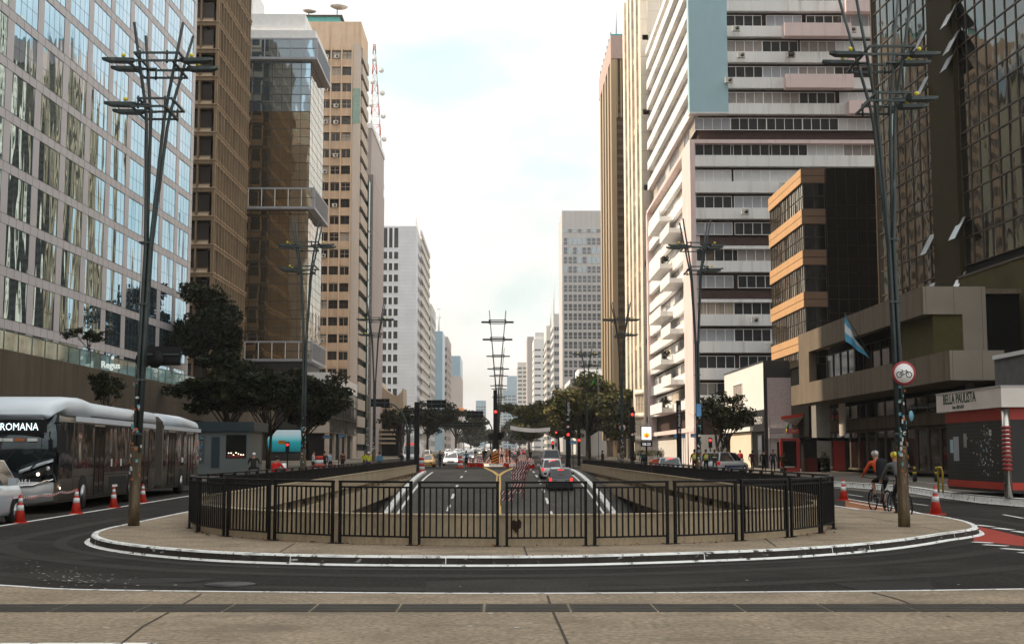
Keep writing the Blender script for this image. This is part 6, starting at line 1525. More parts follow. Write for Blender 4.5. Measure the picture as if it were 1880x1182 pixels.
# skip / red box
rb = thing('orange_red_booth', 'rounded orange-red booth on the pavement left of the silver sedan', 'booth', (PY(1209, 831, 92).x, 92, -.0)); b = MB(); pr = [(-.55, 0), (.55, 0), (.55, .9), (.42, 1.1), (-.35, 1.15), (-.55, .95)]
b.add([(x, 0, z) for x, z in pr] + [(x, 1.2, z) for x, z in pr], [(0, 1, 2, 3, 4, 5), (11, 10, 9, 8, 7, 6)] + [(i, i + 6, (i + 1) % 6 + 6, (i + 1) % 6) for i in range(6)], M('booth_orange_red', (.55, .07, .02), .5, var=.1)); b.build('shell', rb)
b = MB(); b.box(-.2, .3, -.02, -.002, .2, .8, RDp); b.build('hatch', rb)
# ambulance
am = thing('ambulance', 'white ambulance van with red stripe over its windscreen, facing the camera', 'ambulance', (PY(755, 831, 118).x, 118, gz(118) + .05)); AWm = paint('ambulance_white', (.6, .61, .63))
b = MB(); b.loft([[(-.8, y, .35), (.8, y, .35), (.95, y, .6), (.95, y, z_ - .5), (w_, y, z_), (-w_, y, z_), (-.95, y, z_ - .5), (-.95, y, .6)] for y, z_, w_ in ((0, 1.15, .75), (.5, 1.35, .8), (.6, 1.4, .8), (1.35, 2.3, .76), (1.6, 2.5, .78), (5.2, 2.55, .8))], AWm, False); b.build('body', am)
b = MB(); b.add([(-.76, .60, 1.40), (.76, .60, 1.40), (.70, 1.24, 2.17), (-.70, 1.24, 2.17)], [(0, 1, 2, 3)], CGL); b.build('windscreen', am)
b = MB(); b.add([(-.7, 1.26, 2.23), (.7, 1.26, 2.23), (.7, 1.5, 2.46), (-.7, 1.5, 2.46)], [(0, 1, 2, 3)], M('ambulance_red', (.6, .04, .03), .4, var=0, emit=.4)); b.build('red_band', am)
b = MB(); b.box(-.7, .7, 1.6, 4.6, 2.55, 3.1, AWm); b.build('roof_unit', am)
for s_ in (-1, 1): b = MB(); b.box(s_ * .5, s_ * .85, -.04, .05, .75, 1.0, HLf); b.build('headlight', am); wheel(am, s_ * .85, .9, .34); wheel(am, s_ * .85, 4.2, .34)
b = MB(); b.box(-.45, .45, -.03, .02, .6, .95, BPL); b.box(-.9, .9, -.08, .1, .33, .58, BPL); b.build('grille', am)

# ---- articulated bus
BS = thing('articulated_bus', 'silver and dark articulated city bus with lit destination display, in the left lane', 'bus', (-14.1, 36.4, -.15), R(3.2))
BM = paint('bus_silver', (.30, .30, .30), .35); BR = M('bus_roof', (.55, .60, .65), .35, var=.08, scale=.6); BLo = M('bus_lower_panel', (.19, .165, .135), .42, metal=.3, var=.15, scale=.8); BG = glassmat('bus_glass', (.07, .062, .055), .6, .05, wave=.25, wscale=.8, ws=(1, 1, .5), wd=.2); BGf = glassmat('bus_windscreen', (.035, .045, .05), .6, .05, wave=.2, wscale=.6)
def bsec(y, hw, zb, zt_, rr, zs=None): return [(-hw, y, zb), (hw, y, zb), (hw, y, zt_ - rr), (hw - rr * .12, y, zt_ - rr * .55), (hw - rr * .45, y, zt_ - rr * .15), (hw - rr, y, zt_), (-hw + rr, y, zt_), (-hw + rr * .45, y, zt_ - rr * .15), (-hw + rr * .12, y, zt_ - rr * .55), (-hw, y, zt_ - rr)]
H2 = 1.275
def bus_body(y0, y1, front=False, rear=False):
    secs = []
    if front: secs += [bsec(y0 + .34, H2 - .12, .35, 2.80, .4), bsec(y0 + .42, H2 - .04, .3, 2.9, .4), bsec(y0 + .7, H2, .3, 2.98, .38)]
    else: secs += [bsec(y0, H2, .3, 3.0, .3)]
    secs += [bsec(y0 + 1.2, H2, .3, 3.0, .35)]
    secs += [bsec(y1 - .6, H2, .3, 3.0, .35), bsec(y1, H2 if not rear else H2 - .15, .3, 3.0 if not rear else 2.9, .35)]
    return secs
b = MB(); b.loft(bus_body(0, 13.2, front=True), BLo); b.build('front_body', BS)
b = MB(); b.loft(bus_body(14.6, 23.0, rear=True), BLo); b.build('rear_body', BS)
b = MB()   # roof fairing
b.loft([bsec(y, w_, 2.86, z_, .28) for y, w_, z_ in ((-.06, .95, 2.98), (.35, 1.16, 3.22), (1.3, 1.25, 3.42), (3.0, 1.27, 3.46), (4.2, 1.285, 3.36), (8, 1.285, 3.34), (13.15, 1.285, 3.34))], BR); b.build('roof', BS)
b = MB(); b.loft([bsec(y, w_, 2.88, z_, .28) for y, w_, z_ in ((14.65, 1.285, 3.34), (19, 1.285, 3.34), (22.4, 1.27, 3.2), (23.05, 1.1, 2.98))], BR); b.build('roof', BS)
b = MB(); b.box(1.29, 1.305, 1.9, 13.1, 2.70, 2.86, BR); b.box(1.29, 1.305, 14.7, 22.9, 2.70, 2.86, BR); b.box(1.29, 1.30, 3.6, 13.1, 2.88, 2.905, BPL); b.build('side_rail', BS)
b = MB()
for i in range(15):
    y = 13.2 + i * .1; w_ = 1.28 if i % 2 else 1.2; b.loft([[(-w_, y, .45), (w_, y, .45), (w_, y, 3.0), (w_ - .2, y, 3.2), (-w_ + .2, y, 3.2), (-w_, y, 3.0)], [(-(2.48 - w_), y + .1, .45), (2.48 - w_, y + .1, .45), (2.48 - w_, y + .1, 3.0), (2.28 - w_, y + .1, 3.2), (-2.28 + w_, y + .1, 3.2), (-(2.48 - w_), y + .1, 3.0)]], M('bellows_rubber', (.06, .052, .045), .8, var=.1), False)
b.build('bellows', BS)
for a, c, z0 in ((1.9, 4.1, 1.28), (5.5, 7.9, 1.12), (8.0, 10.4, 1.12), (12.1, 13.1, 1.12), (14.7, 15.6, 1.12), (17.1, 19.6, 1.2), (21.2, 22.8, 1.2)):
    b = MB(); b.box(1.277, 1.292, a, c, z0, 2.66, BG); b.build('side_window', BS)
for a, c in ((4.2, 5.4), (10.5, 12.0), (15.7, 17.0), (19.8, 21.1)):
    b = MB(); b.box(1.272, 1.296, a, c, .42, 2.6, BKG)
    for y in (a, (a + c) / 2 - .02, c - .04): b.box(1.296, 1.31, y, y + .04, .42, 2.6, BPL)
    b.build('door', BS)
b = MB(); b.box(1.276, 1.291, .45, 1.7, 1.0, 2.62, BG); b.add([(1.292, .3, 1.4), (1.292, 1.7, 1.05), (1.292, 1.8, 2.66), (1.292, .45, 2.66)], [(0, 1, 2, 3)], BGf); b.build('driver_window', BS)
b = MB(); b.loft([[(x, -.03 + .2 * abs(x) ** 3, .90), (x, .0 + .2 * abs(x) ** 3, 2.86), (x, .45, 2.86), (x, .45, .90)] for x in (-1.24, -1.1, -.8, -.4, 0, .4, .8, 1.1, 1.24)], BGf); b.build('windscreen', BS)
b = MB(); b.box(-1.05, 1.0, -.03, .0, 2.28, 2.3, BPL); b.box(-1.05, 1.02, -.035, -.028, 2.33, 2.72, BKs); b.build('destination_display', BS)
text('VILA ROMANA', M('led_white', (.8, .95, 1), .5, var=0, emit=1.0), .30, tmat((.78, -.045, 2.40), (0, -1, 0)), 'lettering', BS, align='RIGHT', sx=.84)
b = MB()
for x, c in ((.78, STK[0]), (.42, STK[2]), (.1, STK[0]), (-.2, STK[0])): b.box(x - .3, x - .02, -.04, -.032, 2.08, 2.17, c)
b.build('windscreen_sticker', BS)
b = MB(); b.loft([[(x, -.16 + .2 * abs(x) ** 3, z0), (x, -.14 + .2 * abs(x) ** 3, z1), (x, .2, z1), (x, .2, z0)] for x, z0, z1 in ((-1.2, .38, .9), (-.8, .32, .92), (0, .3, .94), (.8, .32, .92), (1.2, .38, .9))], BM); b.build('front_bumper', BS)
b = MB(); b.loft([[(x, -.175 + .2 * abs(x) ** 3, z0), (x, -.175 + .2 * abs(x) ** 3, z0 + .05), (x, .1, z0 + .05), (x, .1, z0)] for x, z0 in ((-1.2, .98), (-.7, .80), (0, .76), (.7, .80), (1.2, .98))], CHR)
b.loft([[(x, -.18 + .2 * abs(x) ** 3, z0), (x, -.18 + .2 * abs(x) ** 3, z0 + .06), (x, .1, z0 + .06), (x, .1, z0)] for x, z0 in ((.25, .40), (.7, .46), (1.18, .55))], WHp)
b.loft([[(x, -.12 + .2 * abs(x) ** 3, z0), (x, -.12 + .2 * abs(x) ** 3, z0 + .09), (x, .12, z0 + .09), (x, .12, z0)] for x, z0 in ((.3, 1.16), (.7, 1.32), (1.17, 1.5))], BR); b.build('chrome_strip', BS)
text('C 2151', SGW, .2, tmat((.38, -.19, .86), (0, -1, 0)), 'lettering', BS, align='CENTER')
for sx in (-1, 1):
    b = MB(); b.loft([[(sx * x, -.13 + .2 * x ** 3, z0), (sx * x, -.13 + .2 * x ** 3, z1), (sx * x, .1, z1), (sx * x, .1, z0)] for x, z0, z1 in ((.5, 1.0, 1.14), (.85, 1.05, 1.3), (1.17, 1.14, 1.44))], BPL)
    b.disc((sx * .82, -.05, 1.14), (.1, 1, 0), .045, .03, SIGO, 12); b.disc((sx * 1.05, .08, 1.3), (.3, 1, 0), .07, .03, HLf, 12); b.build('headlight', BS)
b = MB()
for y in (1.85, 4.15, 5.45, 6.7, 7.95, 9.2, 10.45, 12.05, 15.65, 17.05, 18.4, 19.75, 21.15): b.box(1.276, 1.2785, y, y + .015, .34, 1.12, BPL)
b.box(1.276, 1.279, .5, 13.1, .36, .375, BPL); b.box(1.276, 1.279, 1.9, 13.1, 1.03, 1.045, BPL); b.box(1.276, 1.279, 14.7, 22.8, 1.03, 1.045, BPL); b.build('panel_seam', BS)
for x_ in (-.55, .35): b = MB(); b.tube([(x_, -.07, .95), (x_ + .5, -.07, 1.55)], .014, BPL, 5); b.tube([(x_ + .25, -.08, 1.3), (x_ + .7, -.07, 1.8)], .012, BPL, 5); b.build('wiper', BS)
b = MB(); b.tube([(1.2, .1, 2.6), (1.45, -.15, 2.62), (1.5, -.12, 2.4)], .03, BPL, 6); b.box(1.38, 1.62, -.2, -.06, 1.75, 2.4, BPL); b.build('mirror', BS)
for y in (2.95, 9.2, 17.9 + .6):
    for sx in (-1, 1):
        if sx > 0:
            b = MB(); ar = [(math.cos(t) * .62, math.sin(t) * .62) for t in [i * math.pi / 14 for i in range(15)]]; b.add([(1.28, y + p[0], .45 + p[1]) for p in ar] , [tuple(range(15))], BPL); b.build('wheel_arch', BS)
        wheel(BS, sx * 1.16, y, .48, .28)
b = MB(); b.box(1.277, 1.286, 6.2, 8.6, .55, .95, BPL); b.box(1.28, 1.289, 6.6, 7.3, .6, .68, SGW); b.box(1.28, 1.29, .5, .56, .7, .76, SIGO); b.build('side_vent', BS)
for y in (6.3, 6.9, 7.6): b = MB(); b.box(1.293, 1.296, y, y + .18, 1.3, 1.55, rnd.choice((STK[0], HR))); b.build('side_sticker', BS)
text('520', SGW, .28, tmat((1.3, 18.6, 1.35), (1, 0, 0)), 'lettering', BS)
# white-silver car at the left edge
car('pale silver minivan cut by the left edge of the picture, in front of the bus', (-13.02, 30.5, -.15), R(0), paint('pale_silver', (.42, .46, .50)), 4.2, 1.74, 1.62, 'van')

# ================================================================ cones, barricades
CO = M('cone_red', (.48, .026, .012), .55, var=.12, scale=6); CW_ = M('cone_white', (.62, .62, .62), .6, var=.1)
def cone(lab, x, y, z, s=1., group=None, tilt=0):
    rt = thing('traffic_cone', lab, 'traffic cone', (x, y, z), rnd.uniform(-.6, .6), group)
    b = MB(); b.box(-.19 * s, .19 * s, -.19 * s, .19 * s, 0, .035 * s, CO); b.build('base', rt)
    rr = lambda t: (.155 - .125 * t) * s; hz = lambda t: (.035 + .72 * t) * s
    b = MB(); b.lathe([(rr(0), hz(0)), (rr(.5), hz(.5)), (rr(1), hz(1)), (.02 * s, hz(1.02))], CO, 18); b.build('cone_body', rt)
    for t0, t1 in ((.42, .62), (.72, .88)): b = MB(); b.lathe([(rr(t0) + .003, hz(t0)), (rr(t1) + .003, hz(t1))], CW_, 18); b.build('white_band', rt)
    return rt
cone('nearest left traffic cone, by the silver minivan, with a torn white band', -12.05, 31.9, -.15, .93)
cone('left traffic cone holding the striped tape, before the bus wheel', -12.25, 36.7, -.15, .95)
cone('third left traffic cone from the camera, left of the lamp post', -12.4, 40.7, -.15, .88)
cone('fourth left traffic cone, just right of the lamp post', -12.65, 44.9, -.15, .86)
cone('single large traffic cone right of the two bicycle riders', 12.4, 35.9, -.15, 1.08)
cone('traffic cone half hidden by the right end of the railing', PZ(1549, 918, -.15).x, PZ(1549, 918, -.15).y, -.15, 1.05)
tp = thing('barrier_tape', 'red and white striped tape strung between the left traffic cones and the edge', 'barrier tape', (-12.2, 34, 0))
P = [(-13.2, 28.9, .38), (-12.05, 31.9, .48), (-12.1, 33.4, .46), (-12.2, 35.2, .50), (-12.25, 36.7, .52)]; b = MB(); n = 70
for i in range(n):
    def tpnt(t):
        k = min(3, int(t * 4)); f = t * 4 - k; a_, c_ = Vector(P[k]), Vector(P[k + 1]); q = a_.lerp(c_, f); q.z -= .05 * math.sin(math.pi * f); return q - Vector((-12.2, 34, 0))
    a_, c_ = tpnt(i / n), tpnt((i + 1) / n); b.add([a_, c_, c_ + Vector((.01, 0, .06)), a_ + Vector((.01, 0, .06))], [(0, 1, 2, 3)], CO if i % 2 else CW_)
b.build('tape', tp)
GC = 'red and white cones clustered round the median'
for (px, Y) in ((882, 133), (886, 131), (878, 134), (874, 136), (871, 133), (865, 134), (861, 137), (958, 122), (964, 124), (968, 120), (972, 126), (975, 121), (961, 129), (966, 133), (970, 130), (979, 128), (955, 137), (960, 141), (976, 138), (972, 144), (927, 136), (932, 131)):
    cone('red and white traffic cone in the cluster beside the median nose', PY(px, 831, Y).x, Y, gz(Y) + .01, 1.15, GC)
def drum(lab, px, Y, z=None, s=1.):
    rt = thing('traffic_drum', lab, 'traffic drum', (PY(px, 831, Y).x, Y, gz(Y) if z is None else z)); b = MB()
    for k in range(5): b.lathe([((.33 - k * .02) * s, k * .24 * s), ((.31 - k * .02) * s, (k + 1) * .24 * s - .01)], CO if k % 2 == 0 else CW_, 16)
    b.build('drum', rt); b = MB(); b.lathe([(.4 * s, 0), (.4 * s, .08 * s)], CO, 16); b.build('base', rt); return rt
drum('striped traffic drum beside the headlit white taxi', 845, 128); drum('striped traffic drum at the end of the left ramp wall', 773, 106, s=1.05); drum('striped traffic drum left of the small left trees behind the railing', 586, 82, .1, 1.1)
GB_ = 'folding striped barricades down the right ramp lane'
SW1 = M('barricade_white', (.60, .60, .60), .6, var=.1); SR1 = M('barricade_red', (.20, .02, .022), .6, var=.1)
def barricade(x, y, z, rz, wd=.95, lab='folding red and white striped barricade in the zigzag row down the ramp lane', g=GB_):
    rt = thing('striped_barricade', lab, 'barricade', (x, y, z), rz, g)
    for k, z0 in enumerate((.68, .30)):
        b = MB(); n = 8
        b.box(-wd / 2, wd / 2, -.03 + .05 * k * -1, -.01 - .05 * k, z0, z0 + .18, SW1)
        for i in range(n // 2 + 1):
            x0 = -wd / 2 + i * wd / (n / 2) - .05
            xa, xb, xc, xd = x0, x0 + .12, x0 + .24, x0 + .12; cl = lambda v: max(-wd / 2, min(wd / 2, v)); yy_ = -.034 - .05 * k
            b.add([(cl(xa), yy_, z0), (cl(xb), yy_, z0), (cl(xc), yy_, z0 + .18), (cl(xd), yy_, z0 + .18)], [(0, 1, 2, 3)], SR1)
        b.build('striped_board', rt)
    for sx in (-1, 1):
        b = MB(); b.tube([(sx * (wd / 2 - .08), -.14, 0), (sx * (wd / 2 - .08), 0, .98)], .02, SR1, 5); b.tube([(sx * (wd / 2 - .08), .3, 0), (sx * (wd / 2 - .08), 0.02, .98)], .02, SR1, 5); b.build('leg', rt)
for i, (px, Y) in enumerate(((930, 75), (951, 79.5), (953, 86), (949, 90), (957, 93), (951, 97), (960, 101), (955, 105), (963, 109), (958, 113))):
    barricade(PY(px, 831, Y).x, Y, rz_(Y), rnd.uniform(-.45, .45), wd=.8)
for i in range(5): barricade(PY(660, 831, 70).x - .0 - i * .02 - 1.6 + i * .0, 60 + i * 3, .0, R(-75), .95, 'folding striped barricade leaning in the row behind the left railing', 'striped barricades behind the left railing')
for i in range(9): barricade(2.6 + i * .12 , 150 + i * 6, gz(150 + i * 6), R(70), 3.4, 'red and white barrier board in the line along the far median', 'barrier boards along the far median')
for i in range(9): barricade(-2.6 - i * .1, 150 + i * 6, gz(150 + i * 6), R(-70), 3.4, 'red and white barrier board in the line left of the far median', 'barrier boards left of the far median')

# ================================================================ people
SKN = M('skin', (.32, .17, .11), .6, var=.05); HAIR = M('hair_dark', (.015, .01, .008), .7, var=.1); SHO = M('shoe_dark', (.02, .018, .018), .7, var=0)
POSES = {
 'stand': dict(hip=(0, 0, .95), neck=(0, .02, 1.47), lsh=(-.19, .0, 1.40), rsh=(.19, 0, 1.40), lel=(-.25, -.02, 1.13), rel=(.25, -.02, 1.13), lha=(-.26, .06, .88), rha=(.26, .06, .88), lkn=(-.10, .02, .50), rkn=(.11, .02, .50), lan=(-.11, -.02, .09), ran=(.13, -.02, .09)),
 'walk': dict(hip=(0, 0, .93), neck=(0, .05, 1.46), lsh=(-.19, .04, 1.38), rsh=(.19, .02, 1.38), lel=(-.25, -.1, 1.14), rel=(.24, .12, 1.13), lha=(-.24, -.02, .91), rha=(.22, .30, .97), lkn=(-.09, .18, .52), rkn=(.1, -.02, .48), lan=(-.1, .22, .09), ran=(.1, -.34, .14)),
 'phone': dict(hip=(0, 0, .95), neck=(0, .02, 1.47), lsh=(-.19, .0, 1.40), rsh=(.19, 0, 1.40), lel=(-.25, .02, 1.13), rel=(.28, .06, 1.14), lha=(-.2, .22, 1.1), rha=(.16, .22, 1.34), lkn=(-.10, .04, .50), rkn=(.13, .0, .50), lan=(-.11, .0, .09), ran=(.17, -.04, .09)),
 'ride': dict(hip=(0, -.22, .98), neck=(0, .22, 1.46), lsh=(-.2, .17, 1.38), rsh=(.2, .17, 1.38), lel=(-.3, .30, 1.14), rel=(.3, .30, 1.14), lha=(-.27, .52, 1.02), rha=(.27, .52, 1.02), lkn=(-.12, .20, .86), rkn=(.12, .10, .60), lan=(-.12, .06, .50), ran=(.12, -.06, .20)),
 'moto': dict(hip=(0, -.1, .82), neck=(0, .08, 1.36), lsh=(-.21, .06, 1.28), rsh=(.21, .06, 1.28), lel=(-.3, .2, 1.06), rel=(.3, .2, 1.06), lha=(-.33, .45, 1.0), rha=(.33, .45, 1.0), lkn=(-.26, .32, .74), rkn=(.26, .32, .74), lan=(-.24, .2, .32), ran=(.24, .2, .32)),
}
def person(lab, loc, rz, pose='stand', top=(.1, .1, .1), low=(.03, .03, .04), s=1., hands=False, shorts=False, sleeve='long', hat=None, hair=True, vest=None, bag=None, fem=False, mir=False):
    J = {k: Vector(v) for k, v in POSES[pose].items()}
    if mir: J = {({'l': 'r', 'r': 'l'}.get(k[0], k[0]) + k[1:] if k not in ('hip', 'neck') else k): Vector((-v.x, v.y, v.z)) for k, v in J.items()}
    rt = thing('person', lab, 'person', loc, rz); rt.scale = (s, s, s)
    V = []; E = []; RR = []; TG = []
    def v(p, r, t): V.append(tuple(p)); RR.append(r); TG.append(t); return len(V) - 1
    def e(a, b_): E.append((a, b_)); return b_
    hip = v(J['hip'], (.155, .115), 'low'); sp1 = e(hip, v(J['hip'].lerp(J['neck'], .35), (.14, .10), 'top')); ch = e(sp1, v(J['hip'].lerp(J['neck'], .72), (.165, .115), 'top')); nk = e(ch, v(J['neck'], .055, 'skin'))
    d_ = (J['neck'] - J['hip']).normalized(); hd0 = J['neck'] + (Vector((0, .07, .055)) if pose in ('ride', 'moto') else Vector((0, .02, .09))); 
    h1 = e(nk, v(hd0, (.068, .08), 'skin')); h2 = e(h1, v(hd0 + Vector((0, .0, .075)), (.078, .095), 'skin')); h3 = e(h2, v(hd0 + Vector((0, -.005, .135)), (.06, .07), 'skin'))
    e(h1, v(hd0 + Vector((0, .10, .035)), .016, 'skin'))
    for sd_ in 'lr':
        sh = e(ch, v(J[sd_ + 'sh'], .07 if pose == 'ride' else .062, 'top')); el = e(sh, v(J[sd_ + 'el'], .045, 'arm')); ha = e(el, v(J[sd_ + 'ha'], .03, 'fore'))
        dd = (J[sd_ + 'ha'] - J[sd_ + 'el']).normalized(); pl_v = J[sd_ + 'ha'] + dd * .07; pa = e(ha, v(pl_v, (.034, .018), 'skin'))
        if hands:
            side = Vector((1, 0, 0)); 
            for q in range(4): 
                b0 = pl_v + side * (q - 1.5) * .021; m1 = e(pa, v(b0 + dd * (.03 + .004 * (q in (1, 2))), .009, 'skin')); m2 = e(m1, v(b0 + dd * .055 + Vector((0, 0, -.022)), .0085, 'skin')); e(m2, v(b0 + dd * (.045 + .004 * q % 3 * .5) + Vector((0, 0, -.046)), .008, 'skin'))
            t1 = e(ha, v(J[sd_ + 'ha'] + dd * .03 + side * (.035 if sd_ == 'l' else -.035) + Vector((0, 0, -.01)), .0105, 'skin')); e(t1, v(J[sd_ + 'ha'] + dd * .06 + side * (.04 if sd_ == 'l' else -.04) + Vector((0, 0, -.035)), .009, 'skin'))
        hp = e(hip, v(J['hip'] + Vector(((-.09 if J[sd_ + 'kn'].x < 0 else .09), .0, -.06)), .095, 'low')); kn = e(hp, v(J[sd_ + 'kn'], .06, 'low')); mc = e(kn, v(J[sd_ + 'kn'].lerp(J[sd_ + 'an'], .35) + Vector((0, -.02, 0)), .055, 'calf')); an = e(mc, v(J[sd_ + 'an'], .036, 'calf'))
        he = e(an, v(J[sd_ + 'an'] + Vector((0, -.03, -.045)), .033, 'shoe')); e(he, v(J[sd_ + 'an'] + Vector((0, .15, -.055)), .032, 'shoe'))
    me = bpy.data.meshes.new('body'); me.from_pydata(V, E, []); ob = bpy.data.objects.new('tmp', me); COL.objects.link(ob)
    sk = ob.modifiers.new('s', 'SKIN'); sk.use_smooth_shade = True; 
    if not me.skin_vertices: me.skin_vertices.new() if hasattr(me.skin_vertices, 'new') else None
    if not len(me.skin_vertices):
        bpy.context.view_layer.objects.active = ob; bpy.ops.mesh.customdata_skin_add()
    for i, r_ in enumerate(RR): me.skin_vertices[0].data[i].radius = r_ if isinstance(r_, tuple) else (r_, r_); me.skin_vertices[0].data[i].use_root = (i == 0)
    ob.modifiers.new('ss', 'SUBSURF').levels = 1
    bpy.context.view_layer.update(); m2 = bpy.data.meshes.new_from_object(ob.evaluated_get(bpy.context.evaluated_depsgraph_get())); bpy.data.objects.remove(ob)
    tm = M('cloth_%d_%d_%d' % tuple(int(c * 999) for c in top), top, .8, var=.2, scale=3, coords='obj'); lm = M('cloth_%d_%d_%d' % tuple(int(c * 999) for c in low), low, .8, var=.2, scale=3, coords='obj')
    mm = {'skin': 0, 'top': 1, 'low': 2, 'shoe': 3}
    for m_ in (SKN, tm, lm, SHO): m2.materials.append(m_)
    Vv = [Vector(q) for q in V]
    for p_ in m2.polygons:
        c = Vector(p_.center); best = None; bd = 9
        for a_, b_ in E:
            A_, B_ = Vv[a_], Vv[b_]; ab = B_ - A_; t_ = max(0, min(1, (c - A_).dot(ab) / max(ab.length_squared, 1e-9))); d2 = (c - A_ - ab * t_).length
            if d2 < bd: bd = d2; best = TG[b_] if (t_ > .5 or TG[b_] in ('arm', 'fore', 'calf', 'shoe')) else TG[a_]; 
        if c.z > J['neck'].z + .03: best = 'skin'
        k = best
        if k == 'arm': k = 'top'
        if k == 'fore': k = 'top' if sleeve == 'long' else 'skin'
        if k == 'calf': k = 'skin' if shorts else 'low'
        p_.material_index = mm[k]; p_.use_smooth = True
    bo = bpy.data.objects.new('body', m2); COL.objects.link(bo); bo.parent = rt
    hc = hd0 + Vector((0, -.012, .085))
    if hat:
        b = MB(); b.ball(hc + Vector((0, -.01, .03)), (.102, .135, .09), hat, 14, 8); b.build('helmet', rt)
        if pose == 'ride':
            for q in (-.055, -.02, .02, .055): b = MB(); b.tube([hc + Vector((q, -.13, -.005)), hc + Vector((q * 1.1, -.11, .075)), hc + Vector((q, -.03, .122)), hc + Vector((q, .05, .115))], .0095, BPL, 5); b.build('helmet_vent', rt)
    elif hair:
        b = MB(); b.ball(hc + Vector((0, -.018, .02)), (.088, .10, .085), HAIR, 10, 7)
        if fem: b.ball(hc + Vector((0, -.07, -.06)), (.075, .05, .12), HAIR, 8, 6)
        b.build('hair', rt)
    b = MB(); 
    for sx in (-1, 1): b.ball(hd0 + Vector((sx * .03, .082, .07)), .009, BKs, 6, 4)
    b.build('eyes', rt)
    if vest:
        c0, c1 = J['hip'].lerp(J['neck'], .12), J['hip'].lerp(J['neck'], .86); b = MB(); b.loft([[(c.x + math.cos(t) * w_, c.y + math.sin(t) * d2, c.z) for t in [i * math.pi / 6 for i in range(12)]] for c, w_, d2 in ((c0, .17, .14), (c0.lerp(c1, .5), .175, .14), (c1, .19, .125))], vest)
        b.loft([[(c.x + math.cos(t) * w_, c.y + math.sin(t) * d2, c.z) for t in [i * math.pi / 6 for i in range(12)]] for c, w_, d2 in ((c0.lerp(c1, .40), .178, .145), (c0.lerp(c1, .52), .179, .146))], SGW); b.build('vest', rt)
    if bag:
        c = J['hip'].lerp(J['neck'], .62) + Vector((0, -.19, 0)); b = MB(); b.loft([[(c.x + math.cos(t) * .16 * k, c.y + math.sin(t) * .10 * k, c.z + z_) for t in [i * math.pi / 6 for i in range(12)]] for z_, k in ((-.24, .75), (-.18, 1), (.12, 1), (.22, .7))], bag); b.build('backpack', rt)
    return rt
HOR_ = M('helmet_white_red', (.45, .42, .42), .4, var=.5, scale=14, coords='obj'); HYE = M('helmet_yellow', (.62, .48, .02), .4, var=.3, scale=14, coords='obj')
c1, c2_ = (11.25, 37.3), (10.75, 33.9)
person('cyclist in red and orange jersey with dark backpack and white helmet, riding away', (c1[0], c1[1], -.15), R(6), 'ride', top=(.50, .075, .025), low=(.012, .012, .014), s=1.06, hands=True, shorts=True, hat=HOR_, bag=M('backpack_black', (.015, .016, .02), .7, var=.2))
person('cyclist in grey jacket and yellow helmet partly behind the right lamp post', (c2_[0], c2_[1], -.15), R(4), 'ride', top=(.085, .09, .09), low=(.014, .013, .014), s=1.04, hands=True, hat=HYE, mir=True)
def bicycle(lab, x, y, rz, fc, tc):
    rt = thing('bicycle', lab, 'bicycle', (x, y, -.15), rz); r = .34
    for yy_ in (-.52, .55):
        b = MB(); n = 28
        secs = [[(.022 * math.cos(q), yy_ + (r - .02 + .022 * math.sin(q)) * math.cos(t), r + (r - .02 + .022 * math.sin(q)) * math.sin(t)) for q in (0, 1.57, 3.14, 4.71)] for t in [i * 2 * math.pi / n for i in range(n + 1)]]
        b.loft(secs, TYR, True, False); o = b.build('wheel', rt); b = MB()
        for k in range(14): a = k * .449; b.tube([(0, yy_, r), (0, yy_ + math.cos(a) * (r - .03), r + math.sin(a) * (r - .03))], .003, RIM, 3)
        secs = [[(.01 * math.cos(q), yy_ + (r - .05 + .012 * math.sin(q)) * math.cos(t), r + (r - .05 + .012 * math.sin(q)) * math.sin(t)) for q in (0, 1.57, 3.14, 4.71)] for t in [i * 2 * math.pi / n for i in range(n + 1)]]
        b.loft(secs, tc, True, False); b.build('rim', o)
    b = MB(); bbk, st_, hd, rx, fx = (0, -.08, .28), (0, -.22, .86), (0, .40, .88), (0, -.52, r), (0, .55, r)
    for p, q in ((bbk, st_), (st_, hd), (bbk, (0, .42, .76))): b.tube([p, q], .018, fc, 8)
    for sx in (-.05, .05): b.tube([(sx, *rx[1:]), bbk], .010, fc, 6); b.tube([(sx, *rx[1:]), (0, st_[1], st_[2] - .1)], .009, fc, 6); b.tube([(sx, *fx[1:]), (sx, .44, .72)], .013, BPL, 6)
    b.tube([(0, .44, .7), (0, .39, .98)], .018, fc, 8); b.build('frame', rt)
    b = MB(); b.tube([(-.30, .42, 1.03), (-.1, .42, 1.0), (.1, .42, 1.0), (.30, .42, 1.03)], .013, BPL, 6); b.build('handlebar', rt)
    b = MB(); b.tube([st_, (0, -.25, .95)], .014, BPL, 6); b.loft([[(-w_, y_, .96), (w_, y_, .96), (w_ * .7, y_, .99), (-w_ * .7, y_, .99)] for y_, w_ in ((-.36, .05), (-.3, .07), (-.2, .04), (-.1, .018))], BPL); b.build('saddle', rt)
    b = MB(); b.disc((.06, -.08, .28), (1, 0, 0), .09, .01, BPL, 16); b.tube([(.06, -.08, .28), (.09, -.03, .12), (.16, -.03, .12)], .01, RIM, 5); b.tube([(-.06, -.08, .28), (-.09, -.13, .44), (-.16, -.13, .44)], .01, RIM, 5); b.build('crank', rt)
bicycle('black mountain bicycle under the rider in the red jersey', c1[0], c1[1], R(6), paint('bike_dark', (.03, .03, .035)), BPL)
bicycle('dark bicycle with teal rims under the rider in the grey jacket', c2_[0], c2_[1], R(4), paint('bike_grey', (.10, .10, .11)), M('teal_rim', (.04, .16, .20), .4, metal=.4, var=0))
